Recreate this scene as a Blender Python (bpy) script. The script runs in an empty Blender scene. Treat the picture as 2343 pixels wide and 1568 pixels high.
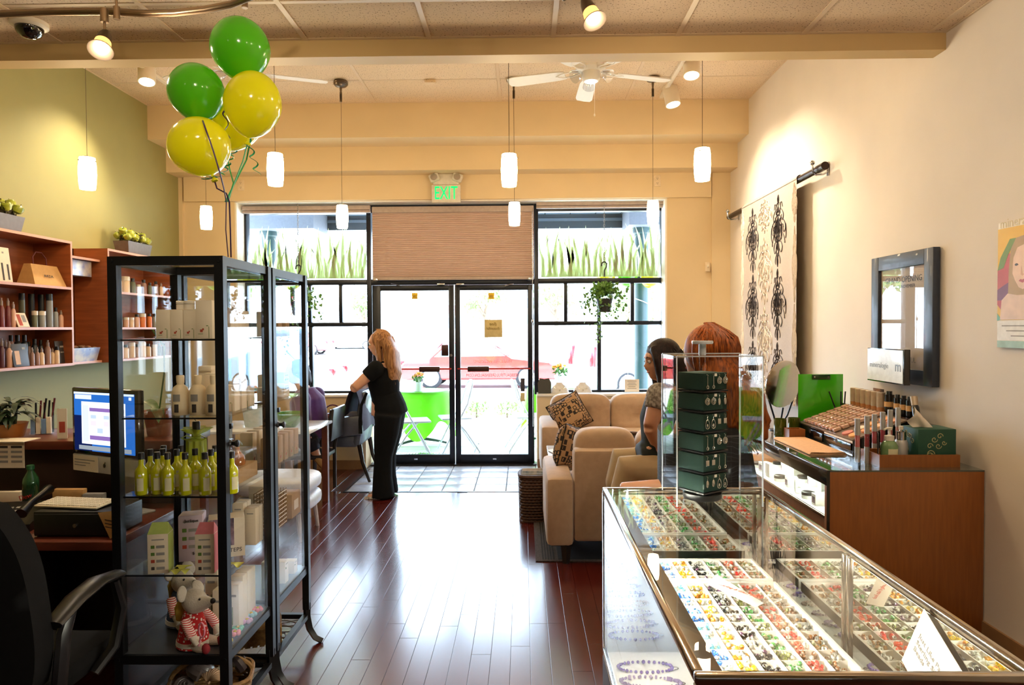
import bpy, bmesh, math, random
from mathutils import Vector, Matrix, Euler
random.seed(7)
SC = bpy.context.scene
COL = SC.collection
# ------------------------------------------------------------------ camera
W, H, F, EYE = 2343.0, 1568.0, 1565.0, 1.55
CAMR = (Matrix.Rotation(math.radians(0.93), 3, 'Z') @ Matrix.Rotation(math.radians(90 - 1.24), 3, 'X')
        @ Matrix.Rotation(math.radians(-0.32), 3, 'Z'))
EYEV = Vector((0, 0, EYE))
cam_data = bpy.data.cameras.new('camera'); cam = bpy.data.objects.new('camera', cam_data)
COL.objects.link(cam); SC.camera = cam
cam_data.sensor_width = 36.0; cam_data.lens = F / W * 36.0
cam_data.clip_start = 0.05; cam_data.clip_end = 300
cam.matrix_world = Matrix.Translation(EYEV) @ CAMR.to_4x4()
# ------------------------------------------------------------------ sky, sun, exposure
world = bpy.data.worlds.new('sky'); SC.world = world; world.use_nodes = True
wn = world.node_tree.nodes; wl = world.node_tree.links
bgn = wn['Background']
bgn.inputs[0].default_value = (0.66, 0.82, 1.0, 1); bgn.inputs[1].default_value = 7.5
sun_d = bpy.data.lights.new('sun', 'SUN'); sun_d.energy = 13.0; sun_d.angle = 0.02; sun_d.color = (1.0, 0.95, 0.86)
sun = bpy.data.objects.new('sun', sun_d); COL.objects.link(sun)
sun.rotation_euler = Vector((0.30, -0.22, -1.0)).to_track_quat('-Z', 'Y').to_euler()
SC.view_settings.view_transform = 'Standard'; SC.view_settings.look = 'None'
SC.view_settings.gamma = 1.0; SC.view_settings.use_curve_mapping = False
SC.view_settings.exposure = 1.38
try:
    cy = SC.cycles
    cy.use_denoising = True; cy.max_bounces = 10; cy.diffuse_bounces = 5; cy.glossy_bounces = 5
    cy.transmission_bounces = 8; cy.transparent_max_bounces = 24
    cy.caustics_reflective = False; cy.caustics_refractive = False
    cy.sample_clamp_indirect = 6.0; cy.sample_clamp_direct = 0.0
except Exception:
    pass

def ray(px, py):
    return CAMR @ Vector(((px - W / 2) / F, -(py - H / 2) / F, -1.0))
def at(px, py, Y):            # point of the place seen at a pixel, at depth Y
    d = ray(px, py); return EYEV + d * (Y / d.y)
def atz(px, py, z):           # ... on a horizontal plane
    d = ray(px, py); return EYEV + d * ((z - EYE) / d.z)
def atx(px, py, x):           # ... on a plane parallel to the side walls
    d = ray(px, py); return EYEV + d * (x / d.x)

# ------------------------------------------------------------------ materials
def lin(c):
    return tuple((v / 12.92 if v <= 0.04045 else ((v + 0.055) / 1.055) ** 2.4) for v in c)
def rgb(r, g, b):
    return lin((r / 255.0, g / 255.0, b / 255.0))
MATS = {}
def mat(name, col, rough=0.6, metal=0.0, spec=0.5, vary=0.06, scale=30.0, bump=0.0, bscale=80.0,
        coat=0.0, trans=0.0, emit=0.0, ecol=None, sheen=0.0, sss=0.0, stretch=None, tint2=None, alpha=1.0):
    """procedural principled material: colour with a little noise variation"""
    if name in MATS: return MATS[name]
    m = bpy.data.materials.new(name); m.use_nodes = True
    n = m.node_tree.nodes; l = m.node_tree.links
    b = n['Principled BSDF']
    c = rgb(*col)
    tc = n.new('ShaderNodeTexCoord')
    mp = n.new('ShaderNodeMapping'); l.new(tc.outputs['Object'], mp.inputs[0])
    if stretch: mp.inputs['Scale'].default_value = stretch
    if vary > 0 or tint2:
        nz = n.new('ShaderNodeTexNoise'); nz.inputs['Scale'].default_value = scale; nz.inputs['Detail'].default_value = 4
        l.new(mp.outputs[0], nz.inputs['Vector'])
        rp = n.new('ShaderNodeValToRGB'); l.new(nz.outputs[0], rp.inputs[0])
        c2 = rgb(*tint2) if tint2 else tuple(v * (1 - vary * 2) for v in c)
        rp.color_ramp.elements[0].position = 0.35; rp.color_ramp.elements[1].position = 0.65
        rp.color_ramp.elements[0].color = (*c2, 1); rp.color_ramp.elements[1].color = (*c, 1)
        l.new(rp.outputs[0], b.inputs['Base Color'])
    else:
        b.inputs['Base Color'].default_value = (*c, 1)
    b.inputs['Roughness'].default_value = rough; b.inputs['Metallic'].default_value = metal
    b.inputs['Specular IOR Level'].default_value = spec
    b.inputs['Coat Weight'].default_value = coat
    b.inputs['Transmission Weight'].default_value = trans
    b.inputs['Sheen Weight'].default_value = sheen
    b.inputs['Alpha'].default_value = alpha
    if sss: b.inputs['Subsurface Weight'].default_value = sss; b.inputs['Subsurface Radius'].default_value = (0.02, 0.01, 0.006)
    if emit:
        b.inputs['Emission Color'].default_value = (*(rgb(*ecol) if ecol else c), 1)
        b.inputs['Emission Strength'].default_value = emit
    if bump > 0:
        nb = n.new('ShaderNodeTexNoise'); nb.inputs['Scale'].default_value = bscale; nb.inputs['Detail'].default_value = 3
        l.new(mp.outputs[0], nb.inputs['Vector'])
        bp = n.new('ShaderNodeBump'); bp.inputs['Strength'].default_value = bump; bp.inputs['Distance'].default_value = 0.004
        l.new(nb.outputs[0], bp.inputs['Height']); l.new(bp.outputs[0], b.inputs['Normal'])
    MATS[name] = m
    return m
def glass(name, tint=(1, 1, 1), rough=0.0, ior=1.45, refl=1.0, base=0.0):
    """thin clear pane: transparent body with a fresnel reflection on top"""
    if name in MATS: return MATS[name]
    m = bpy.data.materials.new(name); m.use_nodes = True
    n = m.node_tree.nodes; l = m.node_tree.links
    for x in list(n):
        if x.type != 'OUTPUT_MATERIAL': n.remove(x)
    out = [x for x in n if x.type == 'OUTPUT_MATERIAL'][0]
    tr = n.new('ShaderNodeBsdfTransparent'); tr.inputs[0].default_value = (*tint, 1)
    gl = n.new('ShaderNodeBsdfGlossy'); gl.inputs['Roughness'].default_value = rough
    fr = n.new('ShaderNodeFresnel'); ge = n.new('ShaderNodeNewGeometry'); mr = n.new('ShaderNodeMapRange')
    mr.inputs['To Min'].default_value = ior; mr.inputs['To Max'].default_value = 1 / ior   # same reflection on both faces of a thin pane
    l.new(ge.outputs['Backfacing'], mr.inputs['Value']); l.new(mr.outputs['Result'], fr.inputs[0])
    mu = n.new('ShaderNodeMath'); mu.operation = 'MULTIPLY_ADD'; mu.inputs[1].default_value = refl; mu.inputs[2].default_value = base
    mx = n.new('ShaderNodeMixShader')
    l.new(fr.outputs[0], mu.inputs[0]); l.new(mu.outputs[0], mx.inputs[0])
    l.new(tr.outputs[0], mx.inputs[1]); l.new(gl.outputs[0], mx.inputs[2]); l.new(mx.outputs[0], out.inputs[0])
    MATS[name] = m
    return m
def emis(name, col, strength):
    if name in MATS: return MATS[name]
    m = bpy.data.materials.new(name); m.use_nodes = True
    n = m.node_tree.nodes; l = m.node_tree.links
    for x in list(n):
        if x.type != 'OUTPUT_MATERIAL': n.remove(x)
    out = [x for x in n if x.type == 'OUTPUT_MATERIAL'][0]
    e = n.new('ShaderNodeEmission'); e.inputs[0].default_value = (*rgb(*col), 1); e.inputs[1].default_value = strength
    l.new(e.outputs[0], out.inputs[0]); MATS[name] = m
    return m

# ------------------------------------------------------------------ mesh builder
class MB:
    def __init__(s): s.v = []; s.f = []; s.mi = []; s.cur = 0
    def m(s, i): s.cur = i; return s
    def add(s, vs, fs, M=None):
        o = len(s.v)
        for p in vs:
            p = Vector(p); s.v.append(M @ p if M else p)
        for f in fs: s.f.append([i + o for i in f]); s.mi.append(s.cur)
        return s
    def box(s, c, d, rot=None, bev=0.0):
        x, y, z = d[0] / 2, d[1] / 2, d[2] / 2
        M = Matrix.Translation(Vector(c))
        if rot is not None: M = M @ Euler(rot).to_matrix().to_4x4()
        if bev <= 0:
            vs = [(i * x, j * y, k * z) for i in (-1, 1) for j in (-1, 1) for k in (-1, 1)]
            fs = [(0, 1, 3, 2), (4, 6, 7, 5), (0, 4, 5, 1), (2, 3, 7, 6), (0, 2, 6, 4), (1, 5, 7, 3)]
            return s.add(vs, fs, M)
        bm = bmesh.new(); bmesh.ops.create_cube(bm, size=1)
        bmesh.ops.scale(bm, vec=d, verts=bm.verts)
        bmesh.ops.bevel(bm, geom=bm.edges[:], offset=min(bev, min(d) * .49), segments=2, affect='EDGES', profile=.5)
        vs = [v.co.copy() for v in bm.verts]; fs = [[v.index for v in f.verts] for f in bm.faces]; bm.free()
        return s.add(vs, fs, M)
    def b2(s, p, q, bev=0.0):     # box from two corners
        c = [(a + b) / 2 for a, b in zip(p, q)]; d = [abs(a - b) for a, b in zip(p, q)]
        return s.box(c, d, None, bev)
    def cyl(s, p, q, r0, r1=None, n=16, caps=True):
        p, q = Vector(p), Vector(q); r1 = r0 if r1 is None else r1
        return s.tube([p, q], [r0, r1], n, caps)
    def tube(s, pts, r, n=8, caps=True, flat=1.0, closed=False):
        pts = [Vector(p) for p in pts]; k = len(pts)
        rs = r if isinstance(r, (list, tuple)) else [r] * k
        vs = []; fs = []; up = None
        for i, p in enumerate(pts):
            if closed: t = pts[(i + 1) % k] - pts[i - 1]
            else: t = (pts[min(i + 1, k - 1)] - pts[max(i - 1, 0)])
            t = t.normalized() if t.length > 1e-9 else Vector((0, 0, 1))
            if up is None:
                up = Vector((0, 0, 1)) if abs(t.z) < .9 else Vector((0, 1, 0))
            a = t.cross(up)
            if a.length < 1e-6: a = t.cross(Vector((1, 0, 0)))
            a.normalize(); b = a.cross(t).normalized(); up = b
            for j in range(n):
                w = 2 * math.pi * j / n
                vs.append(p + a * (math.cos(w) * rs[i]) + b * (math.sin(w) * rs[i] * flat))
        for i in range(k if closed else k - 1):
            i2 = (i + 1) % k
            for j in range(n):
                fs.append((i * n + j, i * n + (j + 1) % n, i2 * n + (j + 1) % n, i2 * n + j))
        if caps and not closed:
            fs.append(tuple(range(n - 1, -1, -1))); fs.append(tuple((k - 1) * n + j for j in range(n)))
        return s.add(vs, fs)
    def lathe(s, prof, n=20, c=(0, 0, 0), M=None, sx=1.0, sy=1.0):
        vs = []; fs = []; k = len(prof)
        for r, z in prof:
            for j in range(n):
                w = 2 * math.pi * j / n
                vs.append((c[0] + math.cos(w) * r * sx, c[1] + math.sin(w) * r * sy, c[2] + z))
        for i in range(k - 1):
            for j in range(n): fs.append((i * n + j, i * n + (j + 1) % n, (i + 1) * n + (j + 1) % n, (i + 1) * n + j))
        if prof[0][0] > 1e-6: fs.append(tuple(range(n - 1, -1, -1)))
        if prof[-1][0] > 1e-6: fs.append(tuple((k - 1) * n + j for j in range(n)))
        return s.add(vs, fs, M)
    def ball(s, c, r, n=14, k=9, M=None):
        r = (r, r, r) if isinstance(r, (int, float)) else r
        vs = []; fs = []
        for i in range(k + 1):
            a = math.pi * i / k
            for j in range(n):
                w = 2 * math.pi * j / n
                vs.append((math.sin(a) * math.cos(w) * r[0], math.sin(a) * math.sin(w) * r[1], -math.cos(a) * r[2]))
        for i in range(k):
            for j in range(n): fs.append((i * n + j, i * n + (j + 1) % n, (i + 1) * n + (j + 1) % n, (i + 1) * n + j))
        T = Matrix.Translation(Vector(c))
        return s.add(vs, fs, T @ M if M else T)
    def prism(s, poly, h, M=None):         # polygon in local xy, extruded along z
        k = len(poly)
        vs = [(x, y, 0) for x, y in poly] + [(x, y, h) for x, y in poly]
        fs = [tuple(range(k - 1, -1, -1)), tuple(range(k, 2 * k))]
        fs += [(i, (i + 1) % k, (i + 1) % k + k, i + k) for i in range(k)]
        return s.add(vs, fs, M)
    def grid(s, fn, nu, nv):               # surface fn(u,v), u,v in 0..1
        vs = [fn(i / nu, j / nv) for i in range(nu + 1) for j in range(nv + 1)]
        fs = [(i * (nv + 1) + j, (i + 1) * (nv + 1) + j, (i + 1) * (nv + 1) + j + 1, i * (nv + 1) + j + 1)
              for i in range(nu) for j in range(nv)]
        return s.add(vs, fs)
    def mesh(s, name, mats, smooth=40):
        me = bpy.data.meshes.new(name)
        me.from_pydata([tuple(v) for v in s.v], [], s.f)
        for x in (mats if isinstance(mats, (list, tuple)) else [mats]): me.materials.append(x)
        me.polygons.foreach_set('material_index', s.mi)
        bm = bmesh.new(); bm.from_mesh(me)
        bmesh.ops.remove_doubles(bm, verts=bm.verts, dist=1e-6)
        bmesh.ops.recalc_face_normals(bm, faces=bm.faces)
        bm.to_mesh(me); bm.free()
        if smooth:
            me.polygons.foreach_set('use_smooth', [True] * len(me.polygons))
            try: me.set_sharp_from_angle(angle=math.radians(smooth))
            except Exception: pass
        me.update()
        return me
    def build(s, name, mats, parent=None, smooth=40, loc=None):
        return obj(name, s.mesh(name, mats, smooth), parent, loc)
def obj(name, me, parent=None, loc=None, rz=None):
    o = bpy.data.objects.new(name, me); COL.objects.link(o)
    if loc is not None: o.location = loc
    if rz is not None: o.rotation_euler = (0, 0, rz)
    if parent: o.parent = parent
    return o
def tag(o, label, cat, group=None, kind=None):
    o['label'] = label; o['category'] = cat
    if group: o['group'] = group
    if kind: o['kind'] = kind
    return o
def thing(name, label, cat, loc=(0, 0, 0), rz=0.0, group=None):
    o = bpy.data.objects.new(name, None); COL.objects.link(o)
    o.location = loc; o.rotation_euler = (0, 0, rz); o.empty_display_size = .05
    return tag(o, label, cat, group)
def struct(o):
    o['kind'] = 'structure'; return o
def dup(root, loc=None, rz=None, label=None, scale=None, parent=None):
    r = root.copy(); COL.objects.link(r)
    if loc is not None: r.location = loc
    if rz is not None: r.rotation_euler = (0, 0, rz)
    if scale is not None: r.scale = scale
    if label: r['label'] = label
    for ch in list(root.children):
        c = ch.copy(); COL.objects.link(c); c.parent = r
        for g in list(ch.children):
            d = g.copy(); COL.objects.link(d); d.parent = c
    return r
def text(name, s, size, M, m, parent=None, depth=0.0008, align='CENTER', sx=1.0, shear=0.0):
    """flat lettering as a thin mesh; M places it (local x right, y up, z out)"""
    cu = bpy.data.curves.new(name, 'FONT'); cu.body = s; cu.size = size; cu.extrude = depth
    cu.align_x = align; cu.align_y = 'CENTER'; cu.resolution_u = 2; cu.shear = shear
    t = bpy.data.objects.new(name, cu)
    me = bpy.data.meshes.new_from_object(t); bpy.data.objects.remove(t); bpy.data.curves.remove(cu)
    me.transform(M @ Matrix.Diagonal((sx, 1, 1, 1)))
    me.materials.clear(); me.materials.append(m)
    return obj(name, me, parent)
ORD = ['first', 'second', 'third', 'fourth', 'fifth', 'sixth', 'seventh', 'eighth', 'ninth', 'tenth', 'eleventh', 'twelfth',
       'thirteenth', 'fourteenth', 'fifteenth', 'sixteenth', 'seventeenth', 'eighteenth', 'nineteenth', 'twentieth']
def frameM(o, x, y):          # matrix with local x, y along given directions at origin o
    x = Vector(x).normalized(); y = Vector(y); y = (y - x * y.dot(x)).normalized(); z = x.cross(y)
    return Matrix(((x.x, y.x, z.x, o[0]), (x.y, y.y, z.y, o[1]), (x.z, y.z, z.z, o[2]), (0, 0, 0, 1)))
def spot(name, loc, target, power, col=(1, .78, .5), size=60, blend=.6, parent=None, rad=.03):
    d = bpy.data.lights.new(name, 'SPOT'); d.energy = power; d.color = col
    d.spot_size = math.radians(size); d.spot_blend = blend; d.shadow_soft_size = rad
    o = bpy.data.objects.new(name, d); COL.objects.link(o); o.location = loc
    o.rotation_euler = (Vector(target) - Vector(loc)).to_track_quat('-Z', 'Y').to_euler()
    if parent: o.parent = parent
    return o
def pointl(name, loc, power, col, rad=.03, parent=None):
    d = bpy.data.lights.new(name, 'POINT'); d.energy = power; d.color = col; d.shadow_soft_size = rad
    o = bpy.data.objects.new(name, d); COL.objects.link(o); o.location = loc
    if parent: o.parent = parent
    return o
# ------------------------------------------------------------------ the room shell
XL, XR = -3.775, 2.253            # left / right wall
YB, YF = -3.2, 7.51               # back wall / front wall inner face
ZN, ZF = 3.105, 3.81              # near / far ceiling
YBEAM = 3.70
M_wood_floor = mat('cherry_floorboard', (92, 30, 24), rough=0.24, spec=1.0, coat=.55, vary=0.22, scale=5, stretch=(14, 1.2, 1))
_b = M_wood_floor.node_tree.nodes['Principled BSDF']; _b.inputs['Coat Roughness'].default_value = .17; _b.inputs['Coat IOR'].default_value = 1.7
M_slab = mat('cherry_subfloor', (62, 22, 17), rough=0.35, vary=0.2, scale=6, stretch=(10, 1, 1))
M_wallR = mat('cream_wall_paint', (216, 205, 192), rough=0.75, vary=0.02, scale=3, bump=0.05, bscale=220)
M_wallF = mat('warm_tan_wall_paint', (220, 198, 160), rough=0.75, vary=0.02, scale=3, bump=0.05, bscale=220)
M_wallL = mat('olive_wall_paint', (150, 144, 92), rough=0.7, vary=0.03, scale=3, bump=0.05, bscale=220)
M_beam = mat('tan_beam_paint', (204, 174, 122), rough=0.6, vary=0.02, scale=3)
M_white = mat('white_paint', (238, 234, 226), rough=0.5, vary=0.02)
M_wallB = mat('beige_back_wall', (150, 132, 104), rough=0.8, vary=0.03)
M_basebd = mat('brown_vinyl_baseboard', (150, 112, 74), rough=0.5)

def speckle(name, col, dark):
    m = mat(name, col, rough=0.9, vary=0.0)
    n = m.node_tree.nodes; l = m.node_tree.links
    vo = n.new('ShaderNodeTexNoise'); vo.inputs['Scale'].default_value = 105; vo.inputs['Detail'].default_value = 2
    tc = [x for x in n if x.type == 'TEX_COORD'][0]; l.new(tc.outputs['Object'], vo.inputs['Vector'])
    rp = n.new('ShaderNodeValToRGB'); l.new(vo.outputs[0], rp.inputs[0])
    rp.color_ramp.elements[0].position = 0.345; rp.color_ramp.elements[1].position = 0.37
    rp.color_ramp.elements[0].color = (*rgb(*dark), 1); rp.color_ramp.elements[1].color = (*rgb(*col), 1)
    l.new(rp.outputs[0], n['Principled BSDF'].inputs['Base Color'])
    return m
M_ctile = speckle('speckled_ceiling_tile', (222, 200, 172), (128, 100, 74))
M_tbar = mat('ceiling_grid_metal', (214, 192, 164), rough=0.5, vary=0.01)

# floor: slab + floorboards + entry tiles
floor = struct(MB().b2((XL - .1, YB, -.12), (XR + .1, 7.9, -.006)).build('floor', M_slab))
PW = .0932
plank_mesh = {}
def plank(L):
    L = round(L, 1)
    if L not in plank_mesh:
        plank_mesh[L] = MB().box((0, 0, -.003), (PW - .0016, L - .0016, .006), None, .0007).mesh('floorboard', M_wood_floor, 0)
    return plank_mesh[L], L
TX0 = atz(790, 1126, 0).x; TY0 = atz(990, 1126, 0).y
rnd = random.Random(3)
np_ = 0
xs0 = -2.35
for i in range(int((1.0 - xs0) / PW)):
    x = xs0 + i * PW
    y = 2.3 + rnd.random() * .5
    while y < 7.45:
        L = rnd.choice([.7, .9, 1.1, 1.3]) if x > -1.5 else rnd.choice([1.3, 1.6])
        lim = TY0 if x > TX0 - .1 else 7.5
        L = min(L, max(.1, lim - y))
        me, L = plank(L)
        if y + L > lim + .06: L = 0
        if L > .05:
            o = obj('floorboard', me, floor, (x, y + L / 2, 0)); np_ += 1
        y += max(L, .1)
        if y > lim - .06: break
M_ftile = mat('slate_blue_entry_tile', (196, 202, 214), rough=0.26, vary=0.1, scale=12, bump=0.08, bscale=40)
M_grout = mat('grey_tile_grout', (120, 124, 132), rough=0.9)
gr = MB().b2((TX0, TY0, -.008), (1.6, 7.78, -.0045)).build('tile_bed', M_grout, floor)
tme = MB().box((0, 0, -.004), (.293, .293, .008), None, .0015).mesh('floor_tile', M_ftile)
for i in range(12):
    for j in range(5):
        x = TX0 + .152 + i * .305; y = TY0 + .156 + j * .305
        if x < 1.5 and y < 7.72: obj('floor_tile', tme, floor, (x, y, 0))
M_strip = mat('dark_metal_threshold', (40, 38, 44), rough=0.4, metal=.6)
MB().b2((TX0 - .02, TY0 - .015, 0), (1.6, TY0 + .008, .004)).b2((TX0 - .02, TY0, 0), (TX0 - .004, 7.5, .004)).build('edge_strip', M_strip, floor)

# walls
wall_left = struct(MB().b2((XL - .15, YB, 0), (XL, 7.9, 3.95)).build('wall_left', M_wallL))
wall_right = struct(MB().b2((XR, YB, 0), (XR + .15, 7.9, 3.95)).build('wall_right', M_wallR))
wall_back = struct(MB().b2((XL - .15, YB - .15, 0), (XR + .15, YB, 3.3)).build('wall_back', M_wallB))
# front wall with the storefront opening
YG = 7.76                          # storefront frame plane
OX0 = at(537, 457, YF).x; OX1 = at(1526, 452, YF).x; OZ = at(1030, 458, YF).z
SILL = at(1500, 906, YF).z; DX0 = at(851, 1000, YG).x; DX1 = at(1226, 1000, YG).x
fw = MB()
fw.b2((XL, YF, 0), (OX0, 7.9, 3.3)).b2((OX1, YF, 0), (XR, 7.9, 3.3))
fw.b2((OX0, YF, OZ), (OX1, 7.9, 3.3))
fw.b2((OX0, YF, 0), (DX0 - .012, 7.9, SILL)).b2((DX1 + .012, YF, 0), (OX1, 7.9, SILL))
fw.b2((at(425, 430, YF).x, YF - .05, OZ), (at(1625, 430, YF).x, YF, 3.25))
fw.b2((XL, YF - .03, 0), (at(424, 700, YF).x, YF, 3.25)).b2((at(1627, 700, YF).x, YF - .03, 0), (XR, YF, 3.25))
wall_front = struct(fw.build('wall_front', M_wallF))
Y1, Y2 = 6.88, 7.23
ZS1 = at(1000, 313, Y1).z; ZS2 = at(1000, 389, Y2).z
struct(MB().b2((XL, Y1, ZS1), (XR, 7.9, 3.95)).b2((XL, Y2, ZS2), (XR, 7.9, ZS1)).build('trim_1', M_wallF))
# window reveal and sill in white
rv = MB()
rv.b2((OX0, YF - .002, SILL), (OX0 + .02, YG - .05, OZ)).b2((OX1 - .02, YF - .002, SILL), (OX1, YG - .05, OZ))
rv.b2((OX0, YF - .002, OZ - .012), (OX1, YG, OZ))
struct(rv.build('trim_2', M_white))
sl = MB()
sl.b2((OX0, YF - .02, SILL), (DX0 - .01, YG - .03, SILL + .025), .004).b2((DX1 + .01, YF - .02, SILL), (OX1, YG - .03, SILL + .025), .004)
struct(sl.build('trim_3', M_white))
struct(MB().b2((XL, YF - .045, 0), (DX0 - .012, YF - .03, .10)).b2((DX1 + .012, YF - .012, 0), (XR, YF, .10)).build('baseboard_front', M_basebd))
struct(MB().b2((XR - .012, YB, 0), (XR, YF - .05, .10)).build('baseboard_right', M_basebd))
struct(MB().b2((XL, YB, 0), (XL + .012, YF - .06, .10)).build('baseboard_left', M_basebd))
# bulkhead beam and ceilings
ZBM = at(1200, 125, YBEAM).z
bm_ = MB(); bm_.b2((XL, YBEAM, ZBM), (XR, YBEAM + .115, 3.95))
struct(bm_.build('trim_4', M_beam))
ceil = struct(MB().b2((XL, YB, ZN + .012), (XR, YBEAM, ZN + .1)).b2((XL, YBEAM + .115, ZF + .012), (XR, Y1, ZF + .14)).build('ceiling', M_tbar))
ctn = {}
def ctile(x0, x1, y0, y1, z):
    k = (round(x1 - x0, 3), round(y1 - y0, 3))
    if k not in ctn:
        ctn[k] = MB().box((0, 0, .006), (k[0] - .022, k[1] - .022, .012), None, .002).mesh('ceiling_tile', M_ctile)
    obj('ceiling_tile', ctn[k], ceil, ((x0 + x1) / 2, (y0 + y1) / 2, z))
bars = []
xb = [at(982, 73, YBEAM).x + i * .664 for i in range(-5, 5)]
xb = [x for x in xb if XL < x < XR - .06] + [XR]
for a, b in zip(xb[:-1], xb[1:]):
    for c, d in ((-.72, .61), (.61, 1.94), (1.94, 3.27), (3.27, YBEAM)): ctile(a, b, c, d, ZN)
xf = [at(860, 244, Y1).x + i * 1.25 for i in range(-2, 4)]
xf = [XL] + [x for x in xf if XL + .1 < x < XR - .1] + [XR]
for a, b in zip(xf[:-1], xf[1:]):
    for c, d in ((YBEAM + .115, 4.4), (4.4, 5.02), (5.02, 5.64), (5.64, 6.26), (6.26, Y1)): ctile(a, b, c, d, ZF)
gb = MB()
for x in xb: gb.box((x, 1.5, ZN + .004), (.026, 4.4, .016))
for y in (-.72, .61, 1.94, 3.27, YBEAM - .014): gb.box(((XL + XR) / 2, y, ZN + .005), (XR - XL - .01, .026, .014))
for x in xf: gb.box((x, (YBEAM + Y1) / 2 + .06, ZF + .004), (.026, Y1 - YBEAM - .14, .016))
for y in (4.4, 5.02, 5.64, 6.26, Y1 - .014): gb.box(((XL + XR) / 2, y, ZF + .005), (XR - XL - .01, .024, .014))
gb.build('ceiling_grid', M_tbar, ceil)
# ------------------------------------------------------------------ storefront: windows, doors, shades
M_alu = mat('dark_blue_black_aluminium', (26, 32, 44), rough=0.35, metal=.4, vary=0.05)
M_pane = glass('window_pane_glass', (.97, .99, 1.0), ior=1.35, refl=.8)
M_rubber = mat('black_rubber', (18, 18, 20), rough=.7)
def gx(px, py=700): return at(px, py, YG).x
def gz(py, px=1196): return at(px, py, YG).z
def member(name, x0, x1, z0, z1, par, dep=.10, y=YG, m=None):
    return MB().b2((x0, y - dep / 2, z0), (x1, y + dep / 2, z1), .004).build(name, m or M_alu, par)
def pane(x0, x1, z0, z1, par, y=YG):
    return MB().b2((x0, y - .003, z0), (x1, y + .003, z1)).build('pane', M_pane, par)
Z_hd = gz(486); Z_t0, Z_t1 = gz(650), gz(638); Z_m0, Z_m1 = gz(745), gz(736); Z_s = SILL + .03
def side_window(name, L, R, vx, low):
    w = struct(bpy.data.objects.new(name, None)); COL.objects.link(w)
    x0, x1 = gx(L), gx(R); t = .05
    member('frame_jamb', x0, x0 + t, SILL, OZ, w); member('frame_jamb', x1 - t, x1, SILL, OZ, w)
    member('frame_head', x0 + t, x1 - t, Z_hd, OZ, w); member('frame_sill', x0 + t, x1 - t, SILL + .0251, Z_s + .02, w)
    member('transom_bar', x0 + t, x1 - t, Z_t0, Z_t1, w); member('middle_rail', x0 + t, x1 - t, Z_m0, Z_m1, w)
    xs = [x0 + t] + [gx(v) for v in vx] + [x1 - t]
    for v in vx: member('muntin', gx(v) - .02, gx(v) + .02, Z_m1, Z_t0, w, .07)
    ml = gx(low); member('mullion', ml - .022, ml + .022, Z_s + .02, Z_m0, w, .08)
    pane(x0 + t, x1 - t, Z_t1, Z_hd, w)
    for a, b in zip(xs[:-1], xs[1:]): pane(a + .012, b - .012, Z_m1, Z_t0, w)
    pane(x0 + t, ml - .022, Z_s + .02, Z_m0, w); pane(ml + .022, x1 - t, Z_s + .02, Z_m0, w)
    return w, x0, x1
w1, w1a, w1b = side_window('window_1', 560, 852, (640, 710, 781), 712)
w2, w2a, w2b = side_window('window_2', 1222, 1521, (1294, 1370, 1446), 1370)
# grass blades printed on the upper glass
M_decal = mat('pale_green_window_film', (150, 190, 120), rough=.5, vary=.12, scale=6, alpha=.93)
nd = M_decal.node_tree
_b = nd.nodes['Principled BSDF']; _b.inputs['Roughness'].default_value = .6
_tl = nd.nodes.new('ShaderNodeBsdfTranslucent'); _tl.inputs[0].default_value = (.5, .6, .38, 1)
_tp = nd.nodes.new('ShaderNodeBsdfDiffuse'); _tp.inputs[0].default_value = (.72, .84, .58, 1)
_mx = nd.nodes.new('ShaderNodeMixShader'); _mx.inputs[0].default_value = .4
_o = [x for x in nd.nodes if x.type == 'OUTPUT_MATERIAL'][0]
nd.links.new(_tl.outputs[0], _mx.inputs[1]); nd.links.new(_tp.outputs[0], _mx.inputs[2]); nd.links.new(_mx.outputs[0], _o.inputs[0])
def grass(par, x0, x1, seed):
    r = random.Random(seed); zb = Z_t1 + .015; zt = gz(512)
    g = MB(); n = 84
    for i in range(n):
        bx = x0 + .03 + (x1 - x0 - .06) * (i + r.random() * .8) / n
        h = (zt - zb) * (r.uniform(.72, 1.0) if i % 2 else r.uniform(.45, .8))
        lean = r.uniform(-.10, .10); w = r.uniform(.035, .07); cv = r.uniform(-.05, .05)
        k = 7; yy = YG - .0045 - .0004 * (i % 5)
        lp = []; rp_ = []
        for j in range(k + 1):
            t = j / k; cx = bx + lean * t * t + cv * math.sin(t * math.pi)
            cx = min(max(cx, x0 + .01), x1 - .01)
            ww = w * (.55 + .9 * t) * (1 - t) ** .9 if t > .15 else w * .7
            lp.append((cx - ww / 2 - .0005, yy, zb + h * t)); rp_.append((cx + ww / 2 + .0005, yy, zb + h * t))
        vs = lp + rp_
        fs = [(j, j + 1, k + 2 + j, k + 1 + j) for j in range(k)]
        g.add(vs, fs)
    o = g.build('grass_decal', M_decal, par, 0); o['label'] = 'pale green grass blades printed on the upper pane'
grass(w1, w1a + .05, w1b - .05, 11); grass(w2, w2a + .05, w2b - .05, 23)
# transom window above the doors
w3 = struct(bpy.data.objects.new('window_3', None)); COL.objects.link(w3)
tx0, tx1 = gx(852) + .001, gx(1222) - .001
member('frame_head', tx0, tx1, Z_hd, OZ, w3); pane(tx0, tx1, Z_t1, Z_hd, w3)
member('door_header', tx0, tx1, gz(651), Z_t1, w3, .12)
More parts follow.
